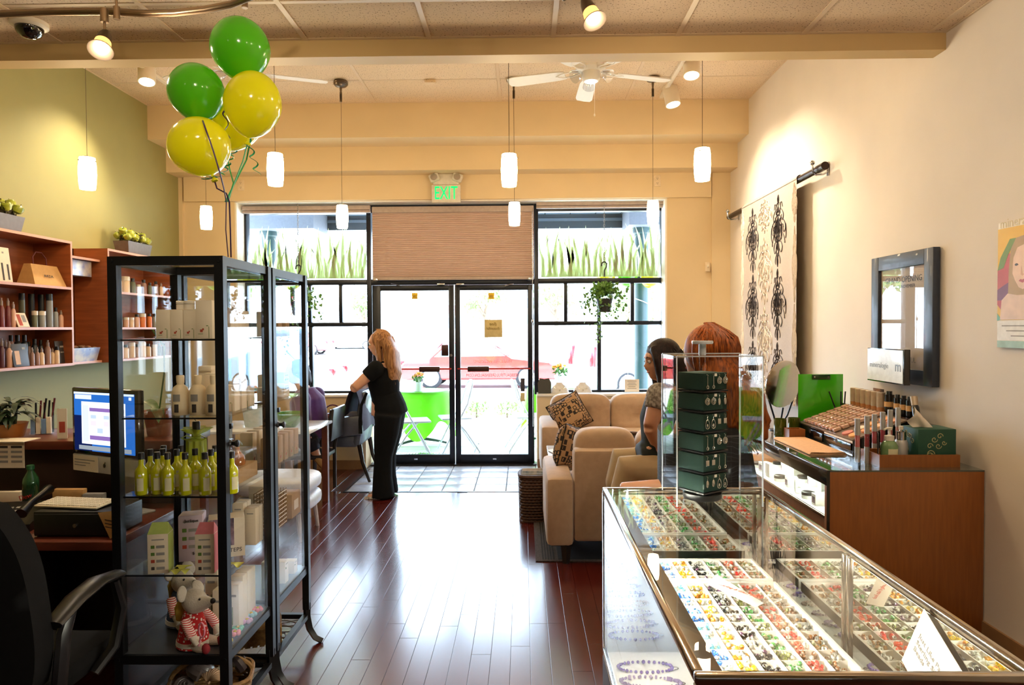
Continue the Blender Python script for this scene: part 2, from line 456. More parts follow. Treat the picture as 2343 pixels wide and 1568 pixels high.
# doors
M_redbar = mat('red_panic_bar', (176, 40, 34), rough=.4)
M_bronze = mat('bronze_push_pad', (70, 46, 44), rough=.35, metal=.6)
M_chrome = mat('brushed_steel', (190, 190, 192), rough=.22, metal=1, vary=.02)
def door(name, L, R, g0, g1, pad0, pad1, hinge):
    d = struct(bpy.data.objects.new(name, None)); COL.objects.link(d)
    x0, x1 = gx(L), gx(R); a, b = gx(g0), gx(g1); zt = gz(651.5); zb = .008; zg0 = atz(1000, 1038, 0); zg0 = gz(1039); zg1 = gz(664)
    member('door_stile', x0, a, zb, zt, d, .045); member('door_stile', b, x1, zb, zt, d, .045)
    member('door_rail', a, b, zg1, zt, d, .045); member('door_rail', a, b, zb, zg0, d, .045)
    pane(a, b, zg0, zg1, d)
    z = gz(843)
    MB().cyl((a - .03, YG - .06, z), (b + .03, YG - .06, z), .009, n=10).build('push_bar', M_redbar, d)
    MB().b2((gx(pad0), YG - .085, z - .032), (gx(pad1), YG - .045, z + .028), .006).build('push_pad', M_bronze, d)
    MB().b2(((a + b) / 2 - .02, YG - .026, gz(1051)), ((a + b) / 2 + .02, YG - .022, gz(1048))).build('kick_plate_mark', M_chrome, d)
    return d
d1 = door('door_1', 853, 1039, 872, 1027, 960, 1007, 0)
d2 = door('door_2', 1041, 1221, 1053, 1207, 1070, 1119, 1)
for par, xs in ((d1, (985, 1010)), (d2, (1078, 1118))):
    pass
for par, px in ((d1, 905), (d2, 1165)):
    s = -1 if px > 1000 else 1
    c = at(px, 652, YG - .06)
    MB().tube([c + Vector((-.05 * s, 0, .012)), c + Vector((.0, -.01, .004)), c + Vector((.05 * s, -.02, -.012))], .006, 6).build('closer_arm', M_chrome, par)
for par, px in ((d1, 1009), (d2, 1053)):
    c = at(px, 651, YG - .07); MB().box(c, (.085, .03, .02), None, .003).build('closer_body', M_chrome, par)
c = at(1018, 802, YG - .045); MB().box(c, (.078, .02, .125), None, .004).build('latch_box', M_bronze, d1)
c = at(1032, 813, YG - .03); MB().cyl(c, c + Vector((0, -.012, 0)), .016, n=14).build('lock_cylinder', M_chrome, d1)
struct(MB().b2((DX0, 7.66, 0), (DX1, 7.86, .012), .003).build('trim_5', M_strip))
# stickers and lettering on the door glass
M_sgold = mat('yellow_sticker', (238, 200, 40), rough=.5); M_sdark = mat('brown_print', (120, 84, 20), rough=.6)
def shield(par, px):
    c = at(px, 678, YG - .006); w = .036
    poly = [(-w, -w * .9), (-w * .85, -w * .2), (-w, .5 * w), (-w * .9, w * 1.1), (-.3 * w, w), (0, w * 1.15), (.3 * w, w), (w * .9, w * 1.1), (w, .5 * w), (w * .85, -w * .2), (w, -w * .9)]
    M = frameM(c, (1, 0, 0), (0, 0, 1))
    MB().prism(poly, .0012, M).build('alarm_sticker', M_sgold, par, 0)
    M2 = frameM(c + Vector((0, -.003, .0)), (-1, 0, 0), (0, 0, 1))
    text('sticker_print', 'CBS', .026, M2, M_sdark, par); 
    text('sticker_print', 'SECURITY', .011, M2 @ Matrix.Translation((0, -.02, 0)), M_sdark, par)
shield(d1, 949); shield(d2, 1124)
M_sign = mat('tan_paper_sign', (214, 196, 140), rough=.7); M_signp = mat('olive_script_print', (150, 128, 70), rough=.7)
c = at(1129, 752, YG - .008)
MB().box(c, (.2, .003, .2), None, .001).build('paper_sign', M_sign, d2)
M2 = frameM(c + Vector((0, -.004, 0)), (-1, 0, 0), (0, 0, 1))
text('sign_script', 'Bee', .055, M2 @ Matrix.Translation((0, .05, 0)), M_signp, d2, shear=.3); text('sign_script', 'Beautiful', .042, M2 @ Matrix.Translation((0, 0, 0)), M_signp, d2, shear=.3)
M_red = mat('red_vinyl_lettering', (214, 64, 60), rough=.5); M_wht = mat('pale_vinyl_lettering', (205, 190, 205), rough=.5)
c = at(1127, 859, YG - .006); text('web_address', 'BEEBEAUTIFULGREENSALON.COM', .05, frameM(c, (-1, 0, 0), (0, 0, 1)), M_red, d2, sx=.78)
c = at(1127, 828, YG - .006); text('door_lettering', 'WALK-INS WELCOME', .045, frameM(c, (-1, 0, 0), (0, 0, 1)), M_wht, d2)
for k, (s, py) in enumerate((('HAIR  NAILS', 780), ('SKIN CARE', 797), ('MAKEUP  BODY', 814))):
    c = at(1145, py, YG - .006); text('door_lettering', s, .035, frameM(c, (-1, 0, 0), (0, 0, 1)), M_wht, d2)
c = at(1196, 881, YG - .006)
M_hours = mat('dark_hours_sticker', (60, 56, 66), rough=.5)
MB().box(c, (.048, .003, .15), None, .001).build('hours_sticker', M_hours, d2)
c = at(1196, 909, YG - .006); MB().box(c, (.05, .003, .1), None, .001).build('card_sticker', M_sign, d2)

# cellular shade over the transom
sh = thing('window_shade', 'tan pleated cellular shade pulled down above the double doors', 'window shade', (0, 7.66, 0))
sx0, sx1 = at(852, 500, 7.66).x, at(1221, 500, 7.66).x; sz0, sz1 = at(1000, 634, 7.66).z, at(1000, 487, 7.66).z
M_shade = mat('tan_pleated_fabric', (182, 158, 142), rough=.85, vary=.015, scale=8)
ns = M_shade.node_tree; _b = ns.nodes['Principled BSDF']
_t = ns.nodes.new('ShaderNodeBsdfTranslucent'); _t.inputs[0].default_value = (*rgb(190, 140, 110), 1)
_m = ns.nodes.new('ShaderNodeMixShader'); _m.inputs[0].default_value = .10
_o = [x for x in ns.nodes if x.type == 'OUTPUT_MATERIAL'][0]
ns.links.new(_b.outputs[0], _m.inputs[1]); ns.links.new(_t.outputs[0], _m.inputs[2]); ns.links.new(_m.outputs[0], _o.inputs[0])
npl = 34; pl = MB(); dz = (sz1 - sz0) / npl
vs = []; fs = []
for i in range(npl * 2 + 1):
    z = sz0 + dz * i / 2; y = -.012 if i % 2 else 0.0
    vs += [(sx0, y, z), (sx1, y, z)]
for i in range(npl * 2): fs.append((2 * i, 2 * i + 1, 2 * i + 3, 2 * i + 2))
pl.add(vs, fs).build('pleated_fabric', M_shade, sh, 0)
M_shrail = mat('mauve_grey_shade_rail', (176, 158, 150), rough=.5)
MB().b2((sx0, -.03, at(1000, 487, 7.66).z), (sx1, .02, at(1000, 473, 7.66).z), .006).build('head_rail', M_shrail, sh)
MB().b2((sx0, -.022, sz0 - .035), (sx1, .012, sz0), .006).build('bottom_rail', M_shrail, sh)
for px in (861, 1212): MB().box((at(px, 633, 7.66).x, -.025, sz0 - .03), (.05, .03, .03), None, .005).build('end_cap', M_chrome, sh)
cx = at(1218, 600, 7.66).x
MB().cyl((cx, -.05, at(1218, 478, 7.66).z), (cx, -.05, at(1218, 975, 7.66).z), .004, n=6).ball((cx, -.05, at(1218, 735, 7.66).z), (.012, .012, .025)).build('pull_cord', M_chrome, sh)
for nm, a, b, lab in (('rolled_shade', 556, 848, 'fully raised mauve-grey shade stacked at the top of the left window'),
                      ('rolled_shade', 1227, 1519, 'fully raised mauve-grey shade stacked at the top of the right window')):
    o = MB(); xa, xb_ = at(a, 476, 7.66).x, at(b, 476, 7.66).x; za = at(1000, 486 - (6 if a > 1000 else 0), 7.66).z; zb_ = at(1000, 472 - (6 if a > 1000 else 0), 7.66).z
    o.b2((xa, 7.62, za + .03), (xb_, 7.68, zb_ + .012), .008).b2((xa, 7.63, za), (xb_, 7.67, za + .028), .006)
    tag(o.build(nm, M_shrail), lab, 'window shade')
# ------------------------------------------------------------------ lamps and fans overhead
M_lampglass = emis('lit_white_pendant_glass', (255, 224, 172), 27.0)
M_cord = mat('thin_grey_cord', (110, 96, 78), rough=.6)
M_pewter = mat('brushed_pewter', (120, 106, 92), rough=.3, metal=.9, vary=.04)
M_lampw = mat('white_lamp_enamel', (232, 222, 206), rough=.4, vary=.01)
M_glow = emis('lit_warm_bulb', (255, 214, 140), 22.0)
M_glow_w = emis('lit_white_bulb', (255, 236, 200), 16.0)
pend = None
def make_pendant(Y, px, pt, pb):
    global pend
    c = at(px, (pt + pb) / 2, Y); h = .208
    if pend is None:
        t = thing('pendant_lamp', '', 'pendant lamp', (0, 0, 0), 0, 'white cylinder pendant lamps')
        MB().lathe([(.002, -.104), (.046, -.104), (.0515, -.06), (.054, 0), (.052, .06), (.047, .104), (.002, .104)], 24).build('glass_shade', M_lampglass, t)
        s = MB(); s.cyl((0, 0, .104), (0, 0, .112), .03, n=16)
        for k in range(3): s.ball((.055 * math.cos(k * 2.1), .055 * math.sin(k * 2.1), .08), .005, 8, 5)
        s.build('shade_cap', M_pewter, t)
        pend = t; return t, c
    return dup(pend), c
pn = [(4.52, 200, 362, 433, 'pendant lamp glowing before the olive wall above the wall shelves'),
      (4.52, 630, 352, 425, 'glowing pendant lamp just right of the yellow balloons'),
      (4.52, 1165, 354, 426, 'glowing pendant lamp up and right of the exit sign'),
      (4.52, 1607, 341, 413, 'rightmost glowing pendant lamp beside the fabric wall hanging'),
      (6.26, 472, 473, 524, 'small glowing pendant lamp under the balloons left of the window'),
      (6.26, 783, 471, 522, 'small glowing pendant lamp in front of the left window'),
      (6.26, 1177, 464, 516, 'small glowing pendant lamp in front of the tan shade'),
      (6.26, 1494, 460, 513, 'small glowing pendant lamp in front of the right window')]
for Y, px, a, b, lab in pn:
    t, c = make_pendant(Y, px, a, b); t.location = c; t['label'] = lab
    top = ZF - .005 - c.z
    s = MB(); s.cyl((0, 0, .11), (0, 0, top - .17), .0018, n=6).build('cord', M_cord, t)
    s = MB(); s.lathe([(.062, top), (.066, top - .012), (.05, top - .03), (.012, top - .042), (.007, top - .1), (.011, top - .1), (.011, top - .17), (.002, top - .17)][::-1], 20)
    s.build('ceiling_canopy', M_pewter, t)

# curved monorail with small spot heads
rail = thing('monorail_track', 'curved grey metal rail track hanging under the near ceiling', 'track', (0, 0, 0))
M_rail = mat('grey_rail_metal', (150, 128, 104), rough=.35, metal=.85, vary=.03)
rp = [(-260, 52), (-120, 38), (0, 30), (120, 25), (240, 24), (330, 29), (400, 28), (470, 20), (530, 8), (580, -12), (640, -50)]
pts = [at(x, y, 3.0 + .12 * math.sin(i * .5)) for i, (x, y) in enumerate(rp)]
MB().tube(pts, .0125, 10).build('rail', M_rail, rail)
MB().tube([p + Vector((0, 0, -.016)) for p in pts], .005, 6).build('lower_conductor', M_rail, rail)
for x, y in ((267, 26), (560, 0)):
    p = at(x, y, 3.05); MB().cyl(p + Vector((0, 0, -.03)), (p.x, p.y, ZN), .006, n=8).cyl(p + Vector((0, 0, -.035)), p + Vector((0, 0, .02)), .014, n=10).build('standoff', M_rail, rail)
def spot_head(label, top, aim, hl, power, target, size=70):
    t = thing('spot_lamp', label, 'spot lamp', top, 0, 'grey bell spot lamps on the monorail')
    d = (Vector(aim) - Vector(top)); 
    stem = Vector((0, 0, -.09))
    MB().cyl((0, 0, .03), (0, 0, -.03), .017, n=12).cyl((0, 0, -.03), stem, .006, n=8).build('stem', M_rail, t)
    ax = (Vector(aim) - Vector(top) - stem).normalized()
    M = Matrix.Translation(stem) @ ax.to_track_quat('Z', 'Y').to_matrix().to_4x4()
    MB().lathe([(.002, -.03), (.018, -.026), (.027, 0), (.032, .035), (.033, .045)], 20, M=M).build('metal_cap', M_pewter, t)
    MB().lathe([(.033, .045), (.036, .07), (.041, .088), (.05, .1)], 24, M=M).build('perforated_shade', M_shadecopper, t)
    MB().lathe([(.048, .099), (.052, .1), (.052, .104), (.048, .105)], 24, M=M).build('rim', M_pewter, t)
    MB().lathe([(.002, .088), (.03, .086), (.036, .08), (.002, .06)], 20, M=M).build('bulb', M_glow, t)
    L = M @ Vector((0, 0, .115))
    pointl('leak_fill', M @ Vector((0, 0, .12)), 9, (1, .8, .56), .04, t)
    spot('spot_beam', L, Vector(target) - Vector(top), power, (1, .80, .52), size, .7, t, .03)
    return t
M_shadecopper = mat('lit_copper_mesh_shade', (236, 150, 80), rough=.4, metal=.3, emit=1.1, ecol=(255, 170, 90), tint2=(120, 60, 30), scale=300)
p = at(239, 36, 3.05); a = at(229, 118, 2.99)
spot_head('grey bell spot lamp on the curved track left of the balloons', p, a, .1, 26, (-2.6, 2.6, .6))
p = at(1342, -38, 3.0); a = at(1367, 60, 2.95)
spot_head('grey bell spot lamp at the top beside the ceiling fan', p, a, .1, 34, (.9, 2.3, .9))
p2 = at(1290, -40, 2.9); tr2 = thing('monorail_track', 'short grey metal rail stub carrying the spot lamp near the fan', 'track', (0, 0, 0))
pp = [at(1150, -60, 2.9), at(1290, -47, 2.95), at(1342, -52, 3.0), at(1500, -75, 3.05), at(1700, -120, 2.9)]
MB().tube(pp, .0125, 10).build('rail', M_rail, tr2)
q = at(1292, -20, 2.95); MB().cyl(q + Vector((0, 0, .06)), q, .014, n=10).cyl(q + Vector((-.02, -.02, .012)), q + Vector((.012, .01, -.02)), .02, .026, n=14).build('lamp_stub', M_pewter, tr2)
for x, y in ((1200, -60), (1600, -100)):
    p = at(x, y, 2.95); MB().cyl(p, (p.x, p.y, ZN), .006, n=8).build('standoff', M_rail, tr2)

# white can lamps on a straight track
def can(label, px, py, Y, tilt, power, target):
    top = at(px, py, Y)
    t = thing('can_lamp', label, 'spot lamp', top, 0, 'white cylinder track lamps')
    ax = Vector(tilt).normalized(); M = ax.to_track_quat('Z', 'Y').to_matrix().to_4x4()
    MB().lathe([(.002, -.1), (.06, -.1), (.07, -.085), (.07, .1), (.062, .1), (.06, .075), (.002, .07)], 24, M=M).build('can_body', M_lampw, t)
    MB().lathe([(.002, .08), (.055, .086), (.06, .095)], 20, M=M).build('bulb', M_glow_w, t)
    s = MB(); s.box((.0, .0, .16), (.02, .012, .2)).build('bracket_arm', M_lampw, t)
    spot('spot_beam', M @ Vector((0, 0, .12)), Vector(target) - top, power * 1.7, (1, .84, .6), 100, .9, t, .05)
    return t
can('white can lamp at the near end of the ceiling track on the right', 1582, 150, 5.9, (-.05, -.25, -.95), 40, (2.2, 5.6, 1.6))
can('white can lamp at the far end of the ceiling track on the right', 1536, 218, 6.5, (.14, -.2, -.97), 40, (2.2, 6.2, 2.0))
can('white can lamp high up near the olive wall', 336, 165, 5.9, (.12, -.25, -.95), 40, (-3.7, 5.4, 1.6))
tk = MB(); x = at(1520, 215, 6.6).x; tk.b2((x - .018, 5.3, ZF - .03), (x + .018, 6.75, ZF - .002), .003)
tag(tk.build('lamp_track', M_lampw), 'straight white lamp track on the far ceiling at the right', 'track')
tk = MB(); x = at(336, 165, 5.9).x; tk.b2((x - .018, 4.6, ZF - .03), (x + .018, 6.6, ZF - .002), .003)
tag(tk.build('lamp_track', M_lampw), 'straight white lamp track on the far ceiling by the olive wall', 'track')

# ceiling fans
M_fan = mat('white_fan_blade', (226, 224, 222), rough=.45, vary=.01)
def fan(label, px, rot, lit):
    c = at(px, 166, 5.2)
    t = thing('ceiling_fan', label, 'ceiling fan', c, 0, 'white five-blade ceiling fans')
    MB().lathe([(.002, -.07), (.055, -.068), (.07, -.05), (.072, .0), (.11, .02), (.12, .05), (.1, .09), (.03, .1), (.014, .12), (.014, ZF - c.z - .05), (.06, ZF - c.z - .04), (.06, ZF - c.z), (.002, ZF - c.z)], 24).build('motor_housing', M_fan, t)
    MB().lathe([(.002, -.074), (.04, -.073), (.052, -.064), (.04, -.06)], 20).build('light_lens', emis('fan_light_lens', (235, 240, 255), 5.0), t)
    for k in range(5):
        a = math.radians(90 + 72 * k) + rot
        M = Matrix.Rotation(a, 4, 'Z') @ Matrix.Rotation(math.radians(9), 4, 'X')
        poly = [(.2, -.05), (.26, -.062), (.6, -.07), (.65, -.055), (.66, 0), (.65, .055), (.6, .07), (.26, .062), (.2, .05)]
        b = MB().prism(poly, .008, M).build('fan_blade', M_fan, t)
        s = MB()
        for sg in (-1, 1): s.tube([M @ Vector((.09, .012 * sg, .01)), M @ Vector((.15, .035 * sg, .005)), M @ Vector((.22, .03 * sg, .0)), M @ Vector((.27, .0, .0))], .006, 6)
        s.build('blade_iron', M_fan, b)
    M_shadeg = glass('fan_shade_glass', (.93, .95, .98), refl=1.3, base=.12)
    for k in range(3):
        a = math.radians(30 + 120 * k + 60)
        M = Matrix.Translation((.09 * math.cos(a), .09 * math.sin(a), -.02)) @ Vector((math.cos(a), math.sin(a), -.6)).to_track_quat('Z', 'Y').to_matrix().to_4x4()
        MB().lathe([(.018, 0), (.03, .02), (.045, .05), (.05, .075)], 16, M=M).build('glass_shade', M_shadeg, t)
    s = MB(); s.cyl((.03, .03, -.06), (.03, .03, -.3), .0016, n=5).ball((.03, .03, -.31), (.006, .006, .01), 8, 5).build('pull_chain', M_lampw, t)
    return t
fan('white ceiling fan hanging right of the spot lamp', 1352, 0, True)
fan('white ceiling fan mostly hidden behind the balloons', 545, .05, True)

# dome camera, detector, outlets, exit sign, thermostat
p = atz(67, 60, ZN - .02)
dc = thing('dome_camera', 'black dome security camera on a white ceiling ring', 'camera', (p.x, p.y, ZN), 0)
MB().lathe([(.002, 0), (.085, 0), (.085, -.02), (.07, -.03), (.002, -.03)][::-1], 28).build('mounting_ring', M_lampw, dc)
MB().lathe([(.002, -.085), (.03, -.08), (.052, -.062), (.062, -.045), (.064, -.028)], 28).build('dome', mat('black_dome_plastic', (12, 10, 14), rough=.08, coat=1), dc)
p = atz(985, 187, ZF - .015)
MB_ = MB(); MB_.b2((p.x - .05, p.y - .03, ZF - .03), (p.x + .05, p.y + .03, ZF - .002), .004)
tag(MB_.build('ceiling_sensor', M_ctile), 'small beige box sensor on the far ceiling', 'sensor')
M_outlet = mat('ivory_outlet_plastic', (226, 206, 176), rough=.4); M_slot = mat('dark_outlet_slots', (60, 48, 40), rough=.6)
for px, py, lab in ((551, 424, 'ivory wall outlet above the left window'), (1504, 414, 'ivory wall outlet above the right window')):
    c = at(px, py, YF - .055)
    t = thing('wall_outlet', lab, 'outlet', c)
    MB().box((0, 0, 0), (.075, .008, .118), None, .003).build('cover_plate', M_outlet, t)
    for dz in (-.025, .025):
        s = MB().b2((-.015, -.0055, dz - .014), (.015, -.004, dz + .014)); s.m(1)
        s.box((0, -.0065, dz - .009), (.006, .002, .004))
        for dx in (-.007, .007): s.box((dx, -.0055, dz + .003), (.0025, .004, .01))
        s.build('receptacle', [M_outlet, M_slot], t)
p = atx(1619, 610, XR - .0); p = at(1619, 611, YF - .045)
t = thing('wall_thermostat', 'small ivory switch on the pier right of the window', 'switch', p)
MB().box((0, 0, 0), (.05, .012, .1), None, .003).build('plate', M_outlet, t); MB().box((0, -.012, .01), (.014, .016, .03), None, .003).build('toggle', M_lampw, t)
# exit sign
c = at(1021, 440, YF - .09)
ex = thing('exit_sign', 'white exit sign with green letters and two emergency lamp heads', 'exit sign', c)
M_exw = mat('aged_white_plastic', (214, 206, 194), rough=.45)
MB().b2((-.155, -.03, -.115), (.155, .04, .075), .006).build('sign_box', M_exw, ex)
MB().b2((-.14, -.025, .076), (.14, .04, .195), .012).build('battery_box', M_exw, ex)
text('exit_letters', 'EXIT', .2, frameM((0, -.032, -.02), (1, 0, 0), (0, 0, 1)), emis('green_exit_letters', (20, 225, 90), 1.0), ex, .002, sx=.62)
for s in (-1, 1):
    M = Matrix.Translation((s * .125, -.03, .15)) @ Matrix.Rotation(s * .35, 4, 'Y')
    MB().box((0, 0, 0), (.11, .07, .09), None, .02).add([M @ Vector(v) for v in []], []).build('lamp_head', M_exw, ex).matrix_local = M
    o = MB(); o.lathe([(.002, .0), (.03, .004), (.036, .012)], 16, M=Matrix.Rotation(math.pi / 2, 4, 'X') @ Matrix.Translation((0, 0, .034))).build('lamp_lens', M_chrome, ex).matrix_local = M

# ------------------------------------------------------------------ balloons
def balloon(label, px, py, w, h, Y, tilt, col, nm, sheen=.3):
    c = at(px, py, Y); s = Y / F; rx = w / 2 * s; rz = h / 2 * s
    m = mat(nm, col, rough=.16, coat=.6, vary=.0, sss=.0)
    if not m.get('thin'):
        m['thin'] = 1; n = m.node_tree.nodes; q = n.new('ShaderNodeBsdfTranslucent'); q.inputs[0].default_value = (*rgb(*col), 1); x = n.new('ShaderNodeMixShader'); x.inputs[0].default_value = .4; o_ = [z for z in n if z.type == 'OUTPUT_MATERIAL'][0]
        m.node_tree.links.new(n['Principled BSDF'].outputs[0], x.inputs[1]); m.node_tree.links.new(q.outputs[0], x.inputs[2]); m.node_tree.links.new(x.outputs[0], o_.inputs[0])
    t = thing('balloon', label, 'balloon', c, 0, 'bunch of party balloons')
    t.rotation_euler = (0, math.radians(tilt), 0)
    pr = []
    for i in range(22):
        a = math.pi * i / 21; r = math.sin(a) * rx; z = -math.cos(a) * rz
        if z < 0: r *= 1 - .16 * (-z / rz) ** 1.5
        pr.append((max(r, .002), z - (.03 * rz if i == 0 else 0)))
    MB().lathe(pr, 36).build('balloon_skin', m, t, 60)
    MB().lathe([(.011, -rz - .028), (.004, -rz - .012), (.006, -rz + .002)], 12).lathe([(.012, -rz - .03), (.013, -rz - .024), (.006, -rz - .02)], 12).build('knot', m, t)
    return t, t.matrix_basis @ Vector((0, 0, -rz - .012))
GRN, YEL = (100, 200, 34), (244, 240, 30)
B = []
B.append(balloon('lime green balloon at the top of the bunch', 550, 113, 131, 142, 2.78, -6, GRN, 'green_balloon_latex'))
B.append(balloon('darker lit green balloon at the left of the bunch', 450, 213, 124, 132, 2.72, -14, GRN, 'green_balloon_latex'))
B.append(balloon('yellow balloon at the right front of the bunch', 578, 240, 127, 150, 2.70, 8, YEL, 'yellow_balloon_latex'))
B.append(balloon('yellow balloon at the back centre of the bunch', 536, 275, 124, 142, 2.98, 14, YEL, 'yellow_balloon_latex'))
B.append(balloon('yellow balloon lowest at the left of the bunch', 457, 337, 138, 134, 2.60, -24, YEL, 'yellow_balloon_latex'))
knot = at(520, 462, 2.66); foot = at(520, 588, 2.72)
M_ribg = mat('green_curling_ribbon', (40, 160, 110), rough=.3); M_ribp = mat('purple_curling_ribbon', (60, 34, 80), rough=.3)
labs = ['green ribbon from the top green balloon', 'dark purple ribbon from the left green balloon', 'green ribbon from the right yellow balloon',
        'green ribbon from the back yellow balloon', 'purple ribbon from the lowest yellow balloon to the cabinet top']
for k, (t, e) in enumerate(B):
    my = (.16, -.19, 0, .04, 0)[k]
    p = [e, e.lerp(knot, .25) + Vector((0, my * .8, -.02)), e.lerp(knot, .55) + Vector((.01 * (k - 2), my, -.01)), knot + Vector((.004 * (k - 2), 0, 0))]
    if k == 1: p = [e, at(464, 276, 2.52), at(468, 288, 2.44), at(474, 305, 2.43), at(488, 345, 2.44), at(503, 395, 2.46), at(512, 430, 2.56), knot + Vector((-.004, 0, 0))]
    if k in (1, 4): p += [knot.lerp(foot, .5) + Vector((.006 * (k - 2), 0, 0)), foot + Vector((.002 * k, .004 * k, 0))]
    tag(MB().tube(p, .0032, 5, True, .4).build('balloon_ribbon', M_ribp if k in (1, 4) else M_ribg), labs[k], 'ribbon', 'balloon ribbons')
def curl(start, n, r, drop, m, label, dx=0):
    q = []
    for i in range(n * 10 + 1):
        a = 2 * math.pi * i / 10; u = i / (n * 10)
        q.append(Vector(start) + Vector((math.cos(a) * r + dx * u, math.sin(a) * r, -drop * u)))
    tag(MB().tube(q, .0035, 5, True, .3).build('curled_ribbon', m), label, 'ribbon', 'balloon ribbons')
curl(at(566, 318, 2.69), 3, .012, .14, M_ribg, 'curled green ribbon dangling under the right yellow balloon', .04)
curl(at(535, 345, 2.8), 4, .012, .1, M_ribg, 'curled green ribbon behind the balloon strings', -.05)
curl(at(500, 403, 2.6), 4, .01, .012, M_ribg, 'curled green ribbon bunched under the lowest balloon', -.06)
curl(at(416, 280, 2.55), 2, .012, .04, M_ribp, 'short curled purple ribbon across the lowest yellow balloon', .09)
curl(at(512, 240, 2.66), 2, .008, .13, M_ribp, 'short dark curled ribbon between the yellow balloons', .015)
# added fill lamps, out of frame, that brighten the near part of the room
for k, (x, y, tx, ty, pw) in enumerate([(1.2, 1.6, 2.2, 2.6, 16), (1.3, .4, 1.6, 1.6, 14), (-.5, .7, -1.25, 2.7, 46), (-1.8, 1.0, -2.2, 2.6, 2)]):
    t = thing('spot_lamp', ['added fill lamp above the bead case, out of frame', 'added fill lamp behind the bead case, out of frame', 'added fill lamp over the aisle, out of frame', 'added fill lamp over the desk, out of frame'][k], 'spot lamp', (x, y, ZN - .06), 0, 'grey bell spot lamps on the monorail')
    MB().lathe([(.045, -.12), (.04, -.09), (.03, -.04), (.02, 0), (.012, .06)], 16).build('fill_lamp_body', M_pewter, t)
    MB().lathe([(.002, -.105), (.036, -.1)], 16).build('bulb', M_glow, t)
    pointl('leak_fill', (0, 0, -.15), (7, 7, 5, .8)[k], (1, .8, .55), .06, t)  # extra glow added around each fill lamp to lift the near ceiling
    spot('spot_beam', (0, 0, -.13), Vector((tx, ty, 1.0 if k != 2 else 2.25)) - Vector((x, y, ZN - .06)), pw, (1, .82, .56), 58 if k == 2 else 95, .8, t, .05)
# ------------------------------------------------------------------ outside the storefront
M_conc = mat('pale_concrete', (196, 196, 192), rough=.85, vary=.06, scale=4, bump=.1, bscale=60)
M_asph = mat('sun_bleached_asphalt', (176, 174, 172), rough=.9, vary=.08, scale=3)
M_lawn = mat('dry_grass_verge', (150, 168, 104), rough=.9, vary=.15, scale=1.5)
for nm, m, y0, y1, z0, z1 in (('pavement', M_conc, 7.9, 12.2, -.02, -.02), ('car_park', M_asph, 12.2, 32, -.16, -.16), ('street', M_asph, 32, 90, -.16, 1.4)):
    o = MB().add([(-60, y0, z0), (60, y0, z0), (60, y1, z1), (-60, y1, z1), (-60, y0, z0 - .3), (60, y0, z0 - .3), (60, y1, z1 - .3), (-60, y1, z1 - .3)],
                 [(0, 1, 2, 3), (4, 7, 6, 5), (0, 4, 5, 1), (1, 5, 6, 2), (2, 6, 7, 3), (3, 7, 4, 0)]).build(nm, m, None, 0)
    struct(o)
    if nm == 'pavement':
        jm = mat('pavement_joint', (110, 112, 116), rough=.9)
        j = MB()
        for x in (-4.2, -2.1, -.62, 1.4, 3.2): j.box((x, 10, -.0195), (.014, 4.2, .002))
        for y in (9.0, 10.6): j.box((0, y, -.0195), (20, .014, .002))
        j.build('pavement_joint', jm, o)
# porch roof, fascia, columns
M_soff = mat('pale_metal_soffit', (84, 96, 110), rough=.4, vary=.03)
M_fasc = mat('teal_grey_fascia', (44, 56, 66), rough=.5)
pr = struct(bpy.data.objects.new('porch_roof', None)); COL.objects.link(pr)
MB().b2((-9, 7.9, 3.28), (9, 10.6, 3.6)).build('roof_slab', M_fasc, pr)
for i in range(26):
    MB().b2((-4.6 + i * .38 + .006, 7.92, 3.262), (-4.6 + (i + 1) * .38 - .006, 10.4, 3.28)).build('soffit_board', M_soff, pr)
MB().b2((-9, 10.4, 3.05), (9, 10.62, 3.30)).build('fascia_board', M_fasc, pr)
MB().b2((-9, 10.38, 3.16), (9, 10.41, 3.20)).build('drip_edge', M_soff, pr)
xj = at(717, 500, 9.7).x; zb = at(600, 523, 9.7).z
MB().b2((-9, 9.7, zb), (xj, 10.4, 3.26)).build('beam_casing', mat('pale_grey_casing', (104, 110, 122), rough=.6), pr)
zc = at(1480, 514, 9.7).z; xa, xb2 = at(1440, 500, 9.7).x, at(1530, 500, 9.7).x
MB().b2((xa, 9.7, zc), (xb2 + 6, 10.4, 3.26)).build('column_capital', mat('pale_grey_casing', (104, 110, 122), rough=.6), pr)
M_col = mat('teal_green_column', (26, 60, 64), rough=.45)
c = at(1469, 700, 10.0)
col = struct(MB().lathe([(.14, -.02), (.14, .3), (.105, .33), (.105, 2.9), (.13, 2.92), (.13, 3.02)], 24, (c.x, 10.05, 0)).build('porch_column', M_col))
MB().tube([(c.x - .11, 9.93, at(1450, 684, 10).z), (c.x, 9.93, at(1462, 690, 10).z), (c.x + .11, 9.93, at(1485, 698, 10).z)], .006, 5).build('twine', M_white, col)
c2 = at(700, 700, 10.0)
struct(MB().lathe([(.14, -.02), (.14, .3), (.105, .33), (.105, 2.9), (.13, 2.92), (.13, 3.02)], 24, (c2.x - .55, 10.05, 0)).build('porch_column', M_col))

